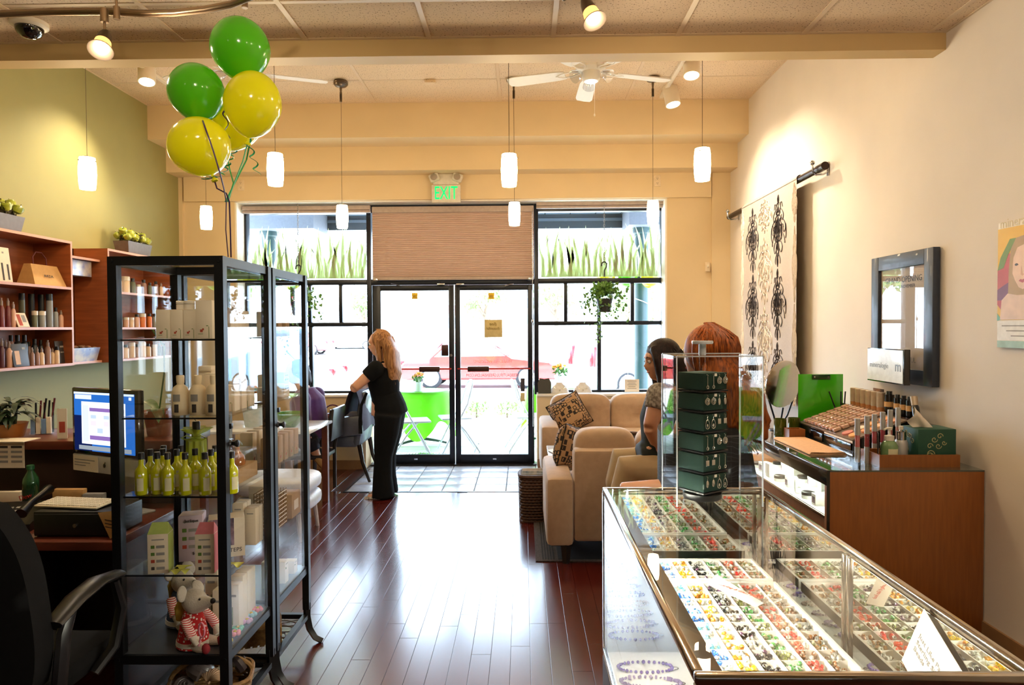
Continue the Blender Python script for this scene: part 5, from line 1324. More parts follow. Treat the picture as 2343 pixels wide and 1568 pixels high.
MB().tube([(0, -.06, .15), (-.005, -.06, .21), (-.01, -.02, .25), (-.01, .04, .25), (-.005, .08, .21), (0, .08, .15)], .005, 6).build('handle', mat('maroon_rope', (96, 40, 40), rough=.8), t)
text('bag_print', 'AVEDA', .03, frameM((.071, .0, .07), (0, 1, 0), (-.4, 0, 1)), M_ink, t)
gB = 'jars and bottles on the wall shelf behind the cabinet'
for k, (px, h, w, c, kd) in enumerate(((272, .14, .06, 'cream', 'tall'), (288, .15, .075, 'cream', 'jar'), (305, .14, .05, 'olive', 'tall'), (318, .09, .04, 'cream', 'jar'), (330, .14, .05, 'taupe', 'tall'), (344, .12, .04, 'olive', 'tall'), (358, .14, .045, 'taupe', 'tall'), (370, .13, .04, 'cream', 'spray'), (384, .14, .04, 'cream', 'spray'))):
    salon('%s product on the top row of the shelf behind the cabinet, %s from left' % (c, ORD[k]), px, 1, h, w, c, kd, .09, 3, gB)
for k, (px, h, w, c, kd) in enumerate(((273, .18, .05, 'olive', 'tall'), (288, .09, .05, 'pink', 'jar'), (300, .09, .05, 'cream', 'jar'), (313, .12, .05, 'pink', 'tall'), (326, .13, .06, 'orange', 'jar'), (342, .13, .045, 'orange', 'tall'), (354, .13, .045, 'grey', 'tall'), (366, .12, .045, 'dark', 'tall'))):
    salon('%s product on the middle row of the shelf behind the cabinet, %s from left' % (c, ORD[k]), px, 2, h, w, c, kd, .09, 3, gB)
for k, (px, h, w, c, kd) in enumerate(((273, .15, .06, 'pink', 'jar'), (286, .12, .055, 'cream', 'tall'), (300, .14, .06, 'cream', 'jar'), (312, .12, .04, 'taupe', 'tall'), (325, .14, .06, 'cream', 'jar'), (338, .12, .05, 'cream', 'tall'), (352, .11, .05, 'cream', 'jar'), (364, .12, .035, 'dark', 'tall'), (374, .12, .035, 'dark', 'tall'), (385, .12, .035, 'olive', 'tall'))):
    salon('%s product on the bottom row of the shelf behind the cabinet, %s from left' % (c, ORD[k]), px, 3, h, w, c, kd, .09, 3, gB)

# ------------------------------------------------------------------ reception desk
M_desk = mat('mahogany_desk_laminate', (104, 50, 34), rough=.3, vary=.15, scale=4, stretch=(1, 8, 8)); M_deskd = mat('dark_desk_panel', (50, 26, 20), rough=.5)
DXR = CX0 - .10
desk = thing('reception_desk', 'mahogany reception desk with raised counter at the left', 'desk', (0, 0, 0))
CTZ, DZ = 1.05, .74
cy0, cy1 = 3.04, 3.44
MB().b2((-3.4, 2.57, DZ - .035), (DXR, 3.15, DZ), .004).build('worktop', M_desk, desk)
MB().b2((-3.4, cy0, CTZ - .04), (DXR - .02, cy1, CTZ), .005).build('raised_counter', M_desk, desk)
MB().b2((-3.4, 3.15, 0), (DXR - .03, 3.19, CTZ - .04)).build('front_panel', M_deskd, desk)
MB().b2((DXR - .03, 2.62, 0), (DXR - .005, 3.15, DZ - .035)).build('end_panel', M_deskd, desk)
MB().b2((-2.5, 2.75, .0), (-2.1, 3.04, DZ - .04)).build('drawer_pedestal', M_deskd, desk)
# monitor (all in one computer)
mc = at(222, 996, 2.83)
mon = thing('computer', 'silver all-in-one computer with a blue calendar screen', 'computer', (mc.x, 2.88, DZ), math.radians(-24))
M_alum = mat('satin_aluminium', (186, 184, 182), rough=.4, metal=.4, vary=.01); M_bez = mat('black_glass_bezel', (10, 11, 14), rough=.1, coat=.6)
zc = mc.z - DZ
MB().b2((-.215, -.0, zc - .1), (.215, .03, zc + .19), .006).build('screen_housing', M_bez, mon)
chin = MB().b2((-.215, -.001, zc - .175), (.215, .032, zc - .1), .005).build('chin', M_alum, mon)
lg = MB().ball((0, -.003, zc - .139), (.0085, .0015, .009), 10, 7).box((.004, -.003, zc - .127), (.003, .001, .006), (0, .5, 0)).build('logo_mark', M_blackp, mon)
M_scr = emis('blue_desktop_screen', (40, 104, 190), .5)
MB().b2((-.195, -.0025, zc - .082), (.195, -.0005, zc + .172)).build('screen', M_scr, mon)
def scr(u0, u1, v0, v1, c, st, d=.0033):
    MB().b2((-.195 + .39 * u0, -d, zc - .082 + .254 * v0), (-.195 + .39 * u1, -d + .0008, zc - .082 + .254 * v1)).build('screen_window', emis('scr_%d_%d_%d' % c, c, st), mon)
scr(0, 1, .965, 1, (190, 205, 225), .7); scr(0, .3, .0, .6, (20, 34, 90), .35, .0029); scr(.13, .86, .12, .84, (206, 212, 226), .75); scr(.02, .3, .88, .955, (190, 200, 220), .7)
scr(.27, .84, .68, .74, (126, 96, 160), .6, .0040); scr(.27, .84, .2, .27, (126, 96, 160), .6, .0040); scr(.15, .25, .16, .78, (186, 192, 206), .7, .0040); scr(.08, .95, .02, .09, (150, 160, 170), .45, .0040)
for k in range(5):
    for j in range(3): scr(.29 + k * .11, .38 + k * .11, .32 + j * .12, .38 + j * .12 + (.02 if (k + j) % 2 else 0), [(214, 226, 214), (196, 186, 216), (160, 176, 210), (214, 214, 230)][(k * 2 + j) % 4], .72, .0044)
scr(.92, .96, .9, .95, (200, 210, 220), .7, .0040)
MB().tube([(0, .03, zc - .06), (0, .11, zc - .12), (0, .12, .02)], [.06, .05, .05], 4, True, .15).b2((-.09, -.01, 0), (.09, .17, .01), .003).build('stand', M_alum, mon)
n = MB().b2((-.205, -.0045, zc - .172), (-.04, -.0025, zc - .105)).build('paper_note', M_cart, mon)
for k in range(3): MB().b2((-.195, -.0052, zc - .125 - k * .012), (-.06 - .03 * k, -.0046, zc - .121 - k * .012)).build('note_line', M_inkgrey, n)
# cash drawer + keyboard
M_blk = mat('black_crinkle_metal', (20, 19, 20), rough=.45, vary=.05)
dx0, dx1 = X(66, 2.62), X(252, 2.62)
cd = thing('cash_drawer', 'black steel cash drawer under the white keyboard', 'cash drawer', ((dx0 + dx1) / 2, 2.76, DZ))
w = dx1 - dx0
MB().b2((-w / 2, -.13, .004), (w / 2, .07, .1), .004).build('housing', M_blk, cd); MB().b2((-w / 2 + .006, -.137, .01), (w / 2 - .006, -.1301, .092), .002).build('drawer_front', M_blk, cd)
c = at(171, 1190, 2.62); MB().lathe([(.002, .006), (.008, .006), (.009, 0)], 14, M=Matrix.Translation((c.x - cd.location.x, -.137, .048)) @ Matrix.Rotation(math.pi / 2, 4, 'X')).build('key_lock', M_chrome, cd)
for xx in (-w / 2 + .02, w / 2 - .02): MB().cyl((xx, -.1, 0), (xx, -.1, .004), .01, n=8).cyl((xx, .05, 0), (xx, .05, .004), .01, n=8).build('rubber_foot', M_rubber, cd)
M_keyb = mat('cream_keyboard_plastic', (222, 206, 176), rough=.5); M_keyc = mat('white_keycap', (232, 222, 200), rough=.45)
kb = thing('keyboard', 'cream computer keyboard lying on the cash drawer', 'keyboard', (X(170, 2.72), 2.72, DZ + .1), math.radians(-6))
kb.rotation_euler = (.06, 0, math.radians(-8))
MB().b2((-.14, -.058, .0085), (.14, .058, .016), .003).build('keyboard_base', M_keyb, kb)
kme = MB().box((0, 0, 0), (.0165, .0165, .005), None, .0015).mesh('key', M_keyc)
for r in range(5):
    for q in range(14): obj('key', kme, kb, (-.124 + q * .0191, -.042 + r * .0205, .018))
# phone
ph = thing('desk_phone', 'black desk telephone with handset left of the cash drawer', 'telephone', (X(20, 2.72) - .03, 2.78, DZ), .2)
MB().add([(-.1, -.1, 0), (.1, -.1, 0), (.1, .1, 0), (-.1, .1, 0), (-.1, -.1, .03), (.1, -.1, .03), (.1, .1, .08), (-.1, .1, .08)], [(3, 2, 1, 0), (0, 1, 5, 4), (1, 2, 6, 5), (2, 3, 7, 6), (3, 0, 4, 7), (4, 5, 6, 7)]).build('phone_base', M_blackp, ph, 0)
MB().tube([(.07, -.1, .075), (.075, -.04, .1), (.08, .06, .12), (.08, .11, .125)], [.022, .015, .015, .022], 10).build('handset', M_blackp, ph)
for k in range(12): MB().box((-.06 + (k % 3) * .03, -.06 + (k // 3) * .03, .046 + (k // 3) * .0075), (.018, .014, .006), (.24, 0, 0), .001).build('phone_key', M_inkgrey, ph)
MB().tube([Vector((.04 + .03 * math.sin(i * .5), -.1 - .012 * math.cos(i * 1.6), .02 + .006 * math.sin(i * 1.6))) for i in range(30)], .003, 5).build('coiled_cord', M_blackp, ph)
# soda bottle
t = bottle('green plastic soda bottle standing behind the phone', X(66, 2.96), 2.96, DZ, [(.002, .004), (.026, 0), (.031, .008), (.031, .12), (.033, .135), (.03, .16), (.014, .19), (.0125, .2)], 18, mat('green_soda_plastic', (60, 110, 66), rough=.1, trans=.5, coat=.6), None, [('cap', [(.0155, .2), (.0155, .216), (.013, .218), (.002, .218)], mat('green_soda_cap', (30, 90, 50), rough=.4))])
facelabel(t, .0315, .06, .115, .06, mat('dark_green_soda_label', (30, 60, 40), rough=.4), -math.pi / 2, 'wrap_label'); text('label_print', 'Dew', .03, frameM((0, -.0335, .085), (1, 0, .3), (-.3, 0, 1)), mat('soda_label_red', (190, 40, 44), rough=.5), t)
# things on the raised counter
def bamboo(label, x, y, z, rn):
    t = thing('potted_bamboo', label, 'potted plant', (x, y, z))
    MB().lathe([(.002, 0), (.06, 0), (.075, .06), (.078, .065), (.07, .065), (.002, .055)], 18).build('pot', mat('orange_brown_pot', (150, 92, 40), rough=.4), t)
    m = mat('dark_leaf_green', (30, 52, 28), rough=.4, vary=.2)
    for k in range(6):
        a = k * 1.05; x0, y0 = .025 * math.cos(a), .025 * math.sin(a); h = .12 + .05 * rn.random()
        st = MB().tube([(x0, y0, .05), (x0 * 1.4, y0 * 1.4, h)], .006, 7).build('stalk', m, t)
        for q in range(8):
            b = rn.uniform(0, 6.28); L = rn.uniform(.09, .15); up = rn.uniform(.2, .9); z0 = .05 + (h - .05) * (.4 + .6 * q / 7)
            pts = []
            for i in range(6):
                u = i / 5; rad = L * u; pts.append((Vector((x0 * 1.3 + rad * math.cos(b), y0 * 1.3 + rad * math.sin(b), z0 + L * (up * u - .9 * u * u * .8))), .012 * math.sin(math.pi * min(1, u * .9 + .1))))
            vs = []; fs = []
            sd = Vector((-math.sin(b), math.cos(b), 0))
            for (pt, wv) in pts: vs += [pt - sd * wv, pt + sd * wv]
            for i in range(5): fs.append((2 * i, 2 * i + 1, 2 * i + 3, 2 * i + 2))
            MB().add(vs, fs).build('leaf', m, st)
    return t
bamboo('dark green potted bamboo on the counter at the left edge', X(12, 3.15), 3.17, CTZ, random.Random(6))
M_acr = glass('clear_acrylic', (.985, .99, .99), ior=1.22, refl=.4)
t = thing('brochure_holder', 'clear acrylic holder of pens and cards on the counter', 'holder', (X(98, 3.26), 3.26, CTZ), .3)
MB().b2((-.05, -.04, 0), (.05, .04, .004)).b2((-.05, -.04, 0), (-.047, .04, .09)).b2((.047, -.04, 0), (.05, .04, .09)).b2((-.05, .037, 0), (.05, .04, .13)).b2((-.05, -.04, 0), (.05, -.037, .06)).build('acrylic_case', M_acr, t)
for k in range(4): MB().b2((-.044 + k * .022, -.03, .004), (-.026 + k * .022, -.028 + .004 * k, .075 + .008 * (k % 2))).build('card_stack', M_cart if k % 2 else mat('blue_card', (120, 150, 190), rough=.6), t)
for k in range(7):
    px = -.035 + k * .012; MB().tube([(px, .01, .005), (px + .01 * (k % 3), .015, .15 + .01 * (k % 3))], .0045, 6).build('pen', mat('dark_red_pen', (90, 28, 34), rough=.4) if k % 2 else M_blackp, t)
t = standcard('tall white card with pink print beside the computer', 140, 1, .05, .01, M_cart, .03) if False else None
o = thing('table_card', 'tall white card with pink print standing beside the computer', 'card', (X(141, 3.1), 3.1, CTZ), .3)
MB().b2((-.02, -.002, 0), (.02, .002, .14)).build('card_sheet', M_cart, o); MB().b2((-.012, -.0028, .03), (.012, -.002, .08)).build('printed_mark', M_inkr, o)
MB().b2((-.02, -.002, 0), (.02, .03, .003)).build('card_foot', M_acr, o)
tag(MB().b2((X(-60, 3.05), 3.01, CTZ), (X(66, 3.05), 3.12, CTZ + .003)).build('paper_sheet', M_cart), 'white paper sheet lying on the raised counter', 'paper')
t = thing('notice_card', 'printed notice card hanging from the counter edge', 'card', (X(8, 2.99), cy0 - .004, .98))
MB().b2((-.08, -.002, -.05), (.055, 0, .066)).build('card_sheet', M_cart, t)
for k in range(4):
    for q in range(2): MB().b2((-.07 + q * .065, -.003, .04 - k * .022), (-.02 + q * .065, -.002, .05 - k * .022)).build('printed_mark', M_ink if k == 0 else M_inkgrey, t)
# orchid on the counter, seen through the cabinet
oc = thing('potted_orchid', 'potted orchid with broad leaves behind the glass cabinet', 'potted plant', (X(372, 3.2) - .02, 3.2, CTZ))
MB().lathe([(.002, 0), (.05, 0), (.065, .1), (.07, .1), (.07, .12), (.06, .12), (.002, .1)], 18).build('pot', mat('terracotta_pot', (150, 80, 48), rough=.7), oc)
m = mat('orchid_leaf', (64, 96, 44), rough=.35, vary=.1)
for k, (a, L, u0) in enumerate(((2.7, .2, 1.1), (.4, .16, .8), (3.9, .17, .5), (5.2, .15, .9), (1.6, .16, .7))):
    vs = []; fs = []; sd = Vector((-math.sin(a), math.cos(a), 0))
    for i in range(9):
        u = i / 8; pt = Vector((L * u * math.cos(a), L * u * math.sin(a), .11 + L * (u0 * u - 1.1 * u * u))); wv = .034 * math.sin(math.pi * (.08 + .9 * u)); vs += [pt - sd * wv, pt + Vector((0, 0, -.006)), pt + sd * wv]
    for i in range(8): fs += [(3 * i, 3 * i + 1, 3 * i + 4, 3 * i + 3), (3 * i + 1, 3 * i + 2, 3 * i + 5, 3 * i + 4)]
    MB().add(vs, fs).build('leaf', m, oc)
MB().tube([(0, 0, .1), (.03, 0, .3), (.02, .02, .42), (-.04, .03, .5)], .004, 6).build('flower_stem', m, oc)
# low desk clutter
for k, (px, Y, w_, d_, h_, mm, lab) in enumerate(((150, 3.0, .14, .03, .1, M_kraft, 'kraft folder standing under the counter'), (205, 3.0, .1, .03, .08, M_inkgrey, 'grey folder standing under the counter beside the computer'), (10, 3.0, .12, .03, .09, M_cart, 'pale folder standing under the counter at the left'))):
    tag(MB().b2((X(px, Y) - w_ / 2, Y, DZ), (X(px, Y) + w_ / 2, Y + d_, DZ + h_), .003).build('paper_folder', mm), lab, 'folder', 'desk folders')
t = thing('price_tag_sheet', 'tilted printed sheet hanging from the cash drawer corner', 'paper', (dx1 - .004, 2.615, DZ + .1))
MB().add([(-.05, 0, 0), (.03, 0, .01), (.04, -.006, -.08), (0.0, -.006, -.1)], [(0, 1, 2, 3)]).add([(-.05, .001, 0), (.03, .001, .01), (.04, -.005, -.08), (0, -.005, -.1)], [(3, 2, 1, 0)]).build('paper_sheet', M_kraft, t, 0)
for k in range(4): MB().box((.005, -.0062 + .001 * k, -.03 - .0 - k * .014), (.05, .0005, .003), (.07, .2, 0)).build('printed_line', M_ink, t)

# ------------------------------------------------------------------ office chair
M_bfab = mat('black_chair_fabric', (10, 10, 12), rough=.9, vary=.1, scale=40, spec=.2); M_bpla = mat('black_chair_plastic', (24, 24, 27), rough=.35)
ch = thing('office_chair', 'black office armchair cut off by the left frame edge', 'chair', (-1.655, 1.99, 0), 0)
def bk(u, v):
    x = (u - .5) * 2; z = v; w = .30 * (1 - .18 * abs(2 * v - .9) ** 3) ; y = -.16 - .05 * (1 - x * x) - .1 * (v - .5) ; return (x * w, y, .52 + .6 * v - .05 * x * x * (v > .5) * (v - .5) * 2)
def bk2(u, v): p = bk(u, v); return (p[0] * .98, p[1] + .085, p[2])
cb = MB().grid(bk, 16, 14).grid(bk2, 16, 14)
vs = []; fs = []; n = 0
for k in range(64):
    e = k / 16; i = int(e); f = e - i
    uv = [(f, 0), (1, f), (1 - f, 1), (0, 1 - f)][i]
    vs += [bk(*uv), bk2(*uv)]
for k in range(64): fs.append((2 * k, (2 * k + 2) % 128, (2 * k + 3) % 128, 2 * k + 1))
cb.add(vs, fs).build('backrest', M_bfab, ch, 70)
MB().box((0, .12, .47), (.5, .48, .09), None, .04).build('seat', M_bfab, ch)
for s in (-1, 1):
    MB().tube([(s * .26, -.02, .46), (s * .29, -.03, .5), (s * .3, -.02, .66), (s * .295, .02, .71)], [.022, .024, .024, .02], 8, True, .7).build('arm_bracket', M_bpla, ch)
    MB().tube([(s * .26, .18, .44), (s * .29, .24, .5), (s * .3, .27, .62), (s * .295, .24, .72)], [.02, .022, .022, .018], 8, True, .7).build('arm_bracket', M_bpla, ch)
    MB().tube([(s * .295, -.06, .70), (s * .295, .04, .735), (s * .295, .15, .75), (s * .295, .26, .735)], [.03, .036, .036, .03], 10, True, .45).build('armrest', M_bpla, ch)
MB().cyl((0, .1, .12), (0, .1, .43), .028, n=14).build('gas_column', M_bpla, ch); MB().box((0, -.12, .45), (.07, .12, .03)).tube([(0, -.1, .44), (0, -.17, .5), (0, -.17, .7)], .02, 8).build('back_support', M_bpla, ch)
for k in range(5):
    a = k * 1.2566 + .3; e = Vector((math.cos(a) * .3, .1 + math.sin(a) * .3, .07)); b = MB().tube([(0, .1, .13), e], [.03, .018], 8).build('base_arm', M_bpla, ch); MB().ball(e + Vector((0, 0, -.04)), (.024, .024, .03), 10, 7).build('castor', M_bpla, b)
t = MB().b2((.22, .06, .18), (.26, .062, .28)).build('care_tag', M_inkgrey, ch)
MB().tube([(.24, .06, .28), (.24, .05, .36), (.23, .06, .44)], .002, 4).build('tag_string', M_inkgrey, ch)
# ------------------------------------------------------------------ glass bead showcase (front right)
KT = .972
_a = atz(1590, 1545, KT); _b = atz(1377, 1112, KT); _c = atz(1741, 1117, KT)
KX0 = (_a.x + _b.x) / 2; KY0 = _a.y; KY1 = (_b.y + _c.y) / 2; KX1 = _c.x + .012
KD = .378                                # deck level
M_chr = mat('polished_chrome_rail', (200, 190, 178), rough=.12, metal=1, vary=.02); M_mir = mat('silver_mirror', (232, 236, 232), rough=.015, metal=1, vary=0)
M_caseg = glass('showcase_glass', (.985, .992, .985), ior=1.45, refl=.8)
M_deck = mat('white_showcase_deck', (236, 234, 228), rough=.5, vary=.01); M_base = mat('dark_walnut_laminate', (58, 34, 26), rough=.4, vary=.1)
case = thing('glass_showcase', 'long chrome framed glass showcase full of beads', 'showcase', (KX0, KY0, 0))
cw, cl = KX1 - KX0, KY1 - KY0; r = .018
MB().b2((0, 0, .0), (cw, cl, KD - .02)).build('base_cabinet', M_base, case)
MB().b2((0.002, .002, KD - .02), (cw - .002, cl - .002, KD), .002).build('deck', M_deck, case)
for x in (0, cw - r): MB().b2((x, r, KT - .02), (x + r, cl - r, KT), .004).build('top_rail', M_chr, case)
for y in (0, cl - r): MB().b2((0, y, KT - .02), (cw, y + r, KT), .004).build('top_rail', M_chr, case)
MB().b2((0, -.006, KT - .052), (cw, .004, KT - .026), .003).build('end_rail', M_chr, case)
for x in (.0, cw - .014):
    for y in (0, cl - .014): MB().b2((x, y, KD), (x + .014, y + .014, KT - .02)).build('corner_post', M_chr, case)
for x in (.0, cw - r): MB().b2((x, 0, KD), (x + r * .7, cl, KD + .014), .002).build('bottom_rail', M_chr, case)
MB().b2((r, r, KT - .008), (cw - r, cl - r, KT - .002)).build('top_glass', M_caseg, case)
MB().b2((.003, .014, KD + .014), (.008, cl - .014, KT - .02)).build('front_glass', M_caseg, case)
MB().b2((.014, .003, KD), (cw - .014, .008, KT - .052)).build('end_glass', M_caseg, case)
MB().b2((.014, cl - .018, KD), (cw - .014, cl - .014, KT - .02)).build('end_mirror', M_mir, case)
xm = cw - .02
ysp = atx(1935, 1380, KX1 - .02).y - KY0
MB().b2((xm, .014, KD), (xm + .004, ysp - .012, KT - .02)).build('sliding_mirror_door', M_mir, case)
MB().b2((xm + .006, ysp - .03, KD), (xm + .01, cl - .018, KT - .02)).build('sliding_mirror_door', M_mir, case)
for y in (ysp - .03, ysp): MB().b2((xm - .006, y, KD), (xm + .004, y + .014, KT - .02), .002).build('door_stile', M_chr, case)
for y in (.06, cl - .05): MB().b2((xm - .012, y, KD + .02), (xm - .002, y + .014, KT - .03)).build('shelf_standard', M_chr, case)
TZ = .7356
MB().b2((.165, .03, TZ - .042), (xm - .012, cl - .03, TZ - .034)).build('glass_shelf', M_caseg, case)
for y in (.063, cl - .047): MB().add([(.2, y, TZ - .046), (.2, y + .006, TZ - .046), (xm - .01, y, TZ - .046), (xm - .01, y + .006, TZ - .046), (xm - .01, y, TZ - .1), (xm - .01, y + .006, TZ - .1)], [(0, 2, 4), (1, 5, 3), (0, 1, 3, 2), (2, 3, 5, 4), (0, 4, 5, 1)]).build('shelf_bracket', M_chr, case, 0)
MB().b2((.02, .03, KT - .045), (.062, cl - .03, KT - .022), .003).build('lamp_housing', mat('brown_lamp_housing', (92, 78, 68), rough=.4), case)
MB().cyl((.045, .05, KT - .056), (.045, cl - .05, KT - .056), .011, n=12).build('lamp_tube', emis('lit_showcase_tube', (255, 250, 232), 66.0), case)

# trays
M_tray = mat('white_tray_plastic', (238, 236, 230), rough=.4, vary=.01)
tx0, tx1 = .553 * (EYE - TZ), .988 * (EYE - TZ)
TR = []
def tray(label, y0, y1, rows, cols=6):
    t = thing('bead_tray', label, 'tray', (tx0, y0, TZ - .034), 0, 'white compartment trays')
    w, l = tx1 - tx0, y1 - y0; b = .008
    MB().b2((0, 0, 0), (w, l, .004)).b2((0, 0, .004), (b, l, .03)).b2((w - b, 0, .004), (w, l, .03)).b2((b, 0, .004), (w - b, b, .03)).b2((b, l - b, .004), (w - b, l, .03)).build('tray_body', M_tray, t, 0)
    for k in range(1, cols):
        x = b + (w - 2 * b) * k / cols; MB().b2((x - .0012, b, .004), (x + .0012, l - b, .026)).build('divider', M_tray, t)
    for k in range(1, rows):
        y = b + (l - 2 * b) * k / rows; MB().b2((b, y - .001, .004), (w - b, y + .001, .022)).build('divider', M_tray, t)
    for c in range(cols):
        for rw in range(rows):
            TR.append((tx0 + b + (w - 2 * b) * c / cols, tx0 + b + (w - 2 * b) * (c + 1) / cols, y0 + b + (l - 2 * b) * rw / rows, y0 + b + (l - 2 * b) * (rw + 1) / rows, c, rw, label))
    return t
tray('long white compartment tray of beads nearest the front', 1.565, 2.188, 11)
tray('short white compartment tray of beads at the far end', 2.208, 2.408, 4)
PAL = {'blue': (40, 110, 190), 'sky': (130, 200, 220), 'clear': (214, 220, 210), 'yellow': (224, 196, 40), 'gold': (196, 140, 40), 'amber': (230, 160, 60), 'black': (26, 24, 26), 'plum': (90, 50, 84), 'pink': (222, 150, 140), 'green': (60, 150, 70), 'lime': (160, 196, 50), 'olive': (110, 118, 60),
       'red': (216, 40, 34), 'coral': (226, 96, 70), 'brown': (130, 82, 36), 'bronze': (150, 116, 70), 'silver': (170, 168, 160), 'white': (236, 230, 226)}
BM = {k: mat('%s_glass_bead' % k, v, rough=.12, coat=1, vary=0, trans=.0) for k, v in PAL.items()}
COLS = [['blue', 'sky', 'clear', 'sky', 'blue', 'blue', 'sky'], ['yellow', 'gold', 'amber', 'yellow', 'amber', 'clear'], ['black', 'plum', 'silver', 'pink', 'black', 'plum'], ['green', 'olive', 'lime', 'green', 'silver', 'green'], ['red', 'coral', 'brown', 'red', 'coral', 'plum'], ['bronze', 'brown', 'gold', 'silver', 'olive', 'bronze']]
def torus(R, r_, n=9, k=5, M=None, z=1.0):
    vs = []; fs = []
    for i in range(n):
        a = 2 * math.pi * i / n
        for j in range(k):
            b = 2 * math.pi * j / k; rr_ = R + r_ * math.cos(b); vs.append((rr_ * math.cos(a), rr_ * math.sin(a), r_ * math.sin(b) * z))
    for i in range(n):
        for j in range(k): fs.append((i * k + j, ((i + 1) % n) * k + j, ((i + 1) % n) * k + (j + 1) % k, i * k + (j + 1) % k))
    return [Vector(v) if M is None else M @ Vector(v) for v in vs], fs
tv, tf = torus(.0043, .0031, z=1.35)
BMESH = {}
for k in PAL:
    m_ = MB(); m_.add(tv, tf); BMESH[k] = m_.mesh('glass_bead', BM[k], 70)
rb = random.Random(12); ring = []
front = TR[0][6]
for (x0, x1, y0, y1, c, rw, lab) in TR:
    pal = COLS[c]; main = pal[(rw * 2 + c) % len(pal)]; alt = pal[(rw * 3 + 1) % len(pal)]
    n = rb.choice([12, 13, 15, 16])
    for q in range(n):
        lay = 0 if q < 8 else 1
        x = rb.uniform(x0 + .009, x1 - .009); y = rb.uniform(y0 + .009, y1 - .009) if lab == front else rb.uniform(y0 + .008, y1 - .008)
        z = TZ - .03 + .007 + lay * .0085 + rb.uniform(0, .002)
        ring.append((y, x, z, ('silver' if (q + rw) % 2 else 'clear') if q % 4 == 1 else main if q % 5 else alt, c, rw, lab, (rb.uniform(-1.3, 1.3), rb.uniform(-1.3, 1.3), rb.uniform(0, 3))))
ring.sort(key=lambda q: q[0])
NEAR = 290
for i, (y, x, z, colr, c, rw, lab, e) in enumerate(ring[:NEAR]):
    o = obj('glass_bead', BMESH[colr], None, (x, y, z)); o.rotation_euler = e
    tag(o, '%s glass bead in column %s from the left, %s row from the front' % (colr, ORD[c], ORD[rw]), 'bead', '%s beads in compartment %s %s' % (colr, ORD[c], ORD[rw]))
names = list(PAL); sm = MB()
for (y, x, z, colr, c, rw, lab, e) in ring[NEAR:]:
    M = Matrix.Translation((x, y, z)) @ Euler(e).to_matrix().to_4x4()
    sm.m(names.index(colr)).add(tv, tf, M)
o = sm.build('glass_beads', [BM[k] for k in names], None, 70); tag(o, 'hundreds of mixed glass beads filling the farther tray compartments', 'beads', None, 'stuff')
# curled card on the trays, rotated card taped to the mirror
M_paper = mat('white_card_paper', (236, 228, 216), rough=.7, vary=.01)
t = thing('curled_card', 'curled white card with handwriting lying across the bead tray', 'card', (0, 0, 0))
A_, B_, C_ = atz(1628, 1347, TZ + .012), atz(1738, 1386, TZ + .012), atz(1655, 1343, TZ + .012)
ex = (B_ - A_); ey = Vector((-ex.y, ex.x, 0)).normalized() * .045
def cc(u, v): p = A_ + ex * u + ey * (v - .5) + Vector((0, 0, .018 * (1 - u) * (1 - u) + .02 * v * (1 - u) + .006 * math.sin(u * 3))); return tuple(p)
MB().grid(cc, 12, 4).build('card_sheet', M_paper, t)
MM = frameM(A_ + ex * .5 + Vector((0, 0, .022)), ex, ey); text('handwriting', 'Our Sterling & Glass Beads', .016, MM, M_inkr, t, .0003, shear=.3)
mx_ = KX1 - .026
def mp(px, py): return atx(px, py, mx_)
P0, P1, P2 = mp(2115, 1393), mp(2060, 1520), mp(2215, 1520)
e1 = (P1 - P0).normalized() * .17; e2 = (P2 - P0); e2 = (e2 - e1 * (e2.dot(e1) / e1.length_squared)).normalized() * .17
t = thing('price_card', 'white card reading Just Like taped askew on the mirror', 'card', P0)
MB().add([(0, 0, 0), e1, e1 + e2, e2] + [v + Vector((-.001, 0, 0)) for v in (Vector((0, 0, 0)), e1, e1 + e2, e2)], [(0, 1, 2, 3), (7, 6, 5, 4), (0, 4, 5, 1), (1, 5, 6, 2), (2, 6, 7, 3), (3, 7, 4, 0)]).build('card_sheet', M_paper, t, 0)
for k, (s_, w_) in enumerate((('Just Like Pandora', .062), ('Sterling Silver', .082), ('Beads', .102))):
    text('card_print', s_, .018, frameM(e1 * (w_ / .17) + e2 * .1 + Vector((-.0018, 0, 0)), e2, -e1), M_inkgrey, t, .0003, 'LEFT')
# necklaces on the deck
NC = [('purple', (84, 70, 150)), ('lilac', (170, 150, 190)), ('pearl', (226, 204, 196)), ('violet', (110, 80, 160)), ('mauve', (150, 130, 160))]
rn2 = random.Random(21)
for k in range(12):
    y = KY0 + .10 + k * .1; nm, c = NC[(k * 2 + (k > 4)) % 5]
    t = thing('necklace', '%s bead necklace on the showcase deck, %s from the front' % (nm, ORD[k]), 'necklace', (KX0 + .13, y, KD), 0, 'bead necklaces on the deck')
    m = mat('%s_necklace_bead' % nm, c, rough=.25, coat=.5, vary=.1, scale=200); b = MB(); chip = k % 3 == 1
    n = 40
    for i in range(n):
        a = 2 * math.pi * i / n; rx, ry = .1, .03 + .006 * math.sin(2 * a + k)
        p = Vector((rx * math.cos(a) + .008 * math.sin(3 * a + k), ry * math.sin(a), .006))
        s = rn2.uniform(.004, .0065) if not chip else rn2.uniform(.004, .009)
        if chip: b.box(p, (s * 1.6, s, s), (rn2.uniform(0, 3), rn2.uniform(0, 3), rn2.uniform(0, 3)), .001)
        else: b.ball(p, s, 8, 5)
    b.build('beads', m, t)['kind'] = 'stuff'
    MB().tube([Vector((.1 + .012 * math.cos(a), -.004 + .008 * math.sin(a), .004)) for a in [i * .785 for i in range(8)]], .0015, 5, closed=True).build('clasp', M_chr, t)
    MB().b2((.06, -.012, .0005), (.085, .004, .0015)).build('price_tag', M_paper, t)

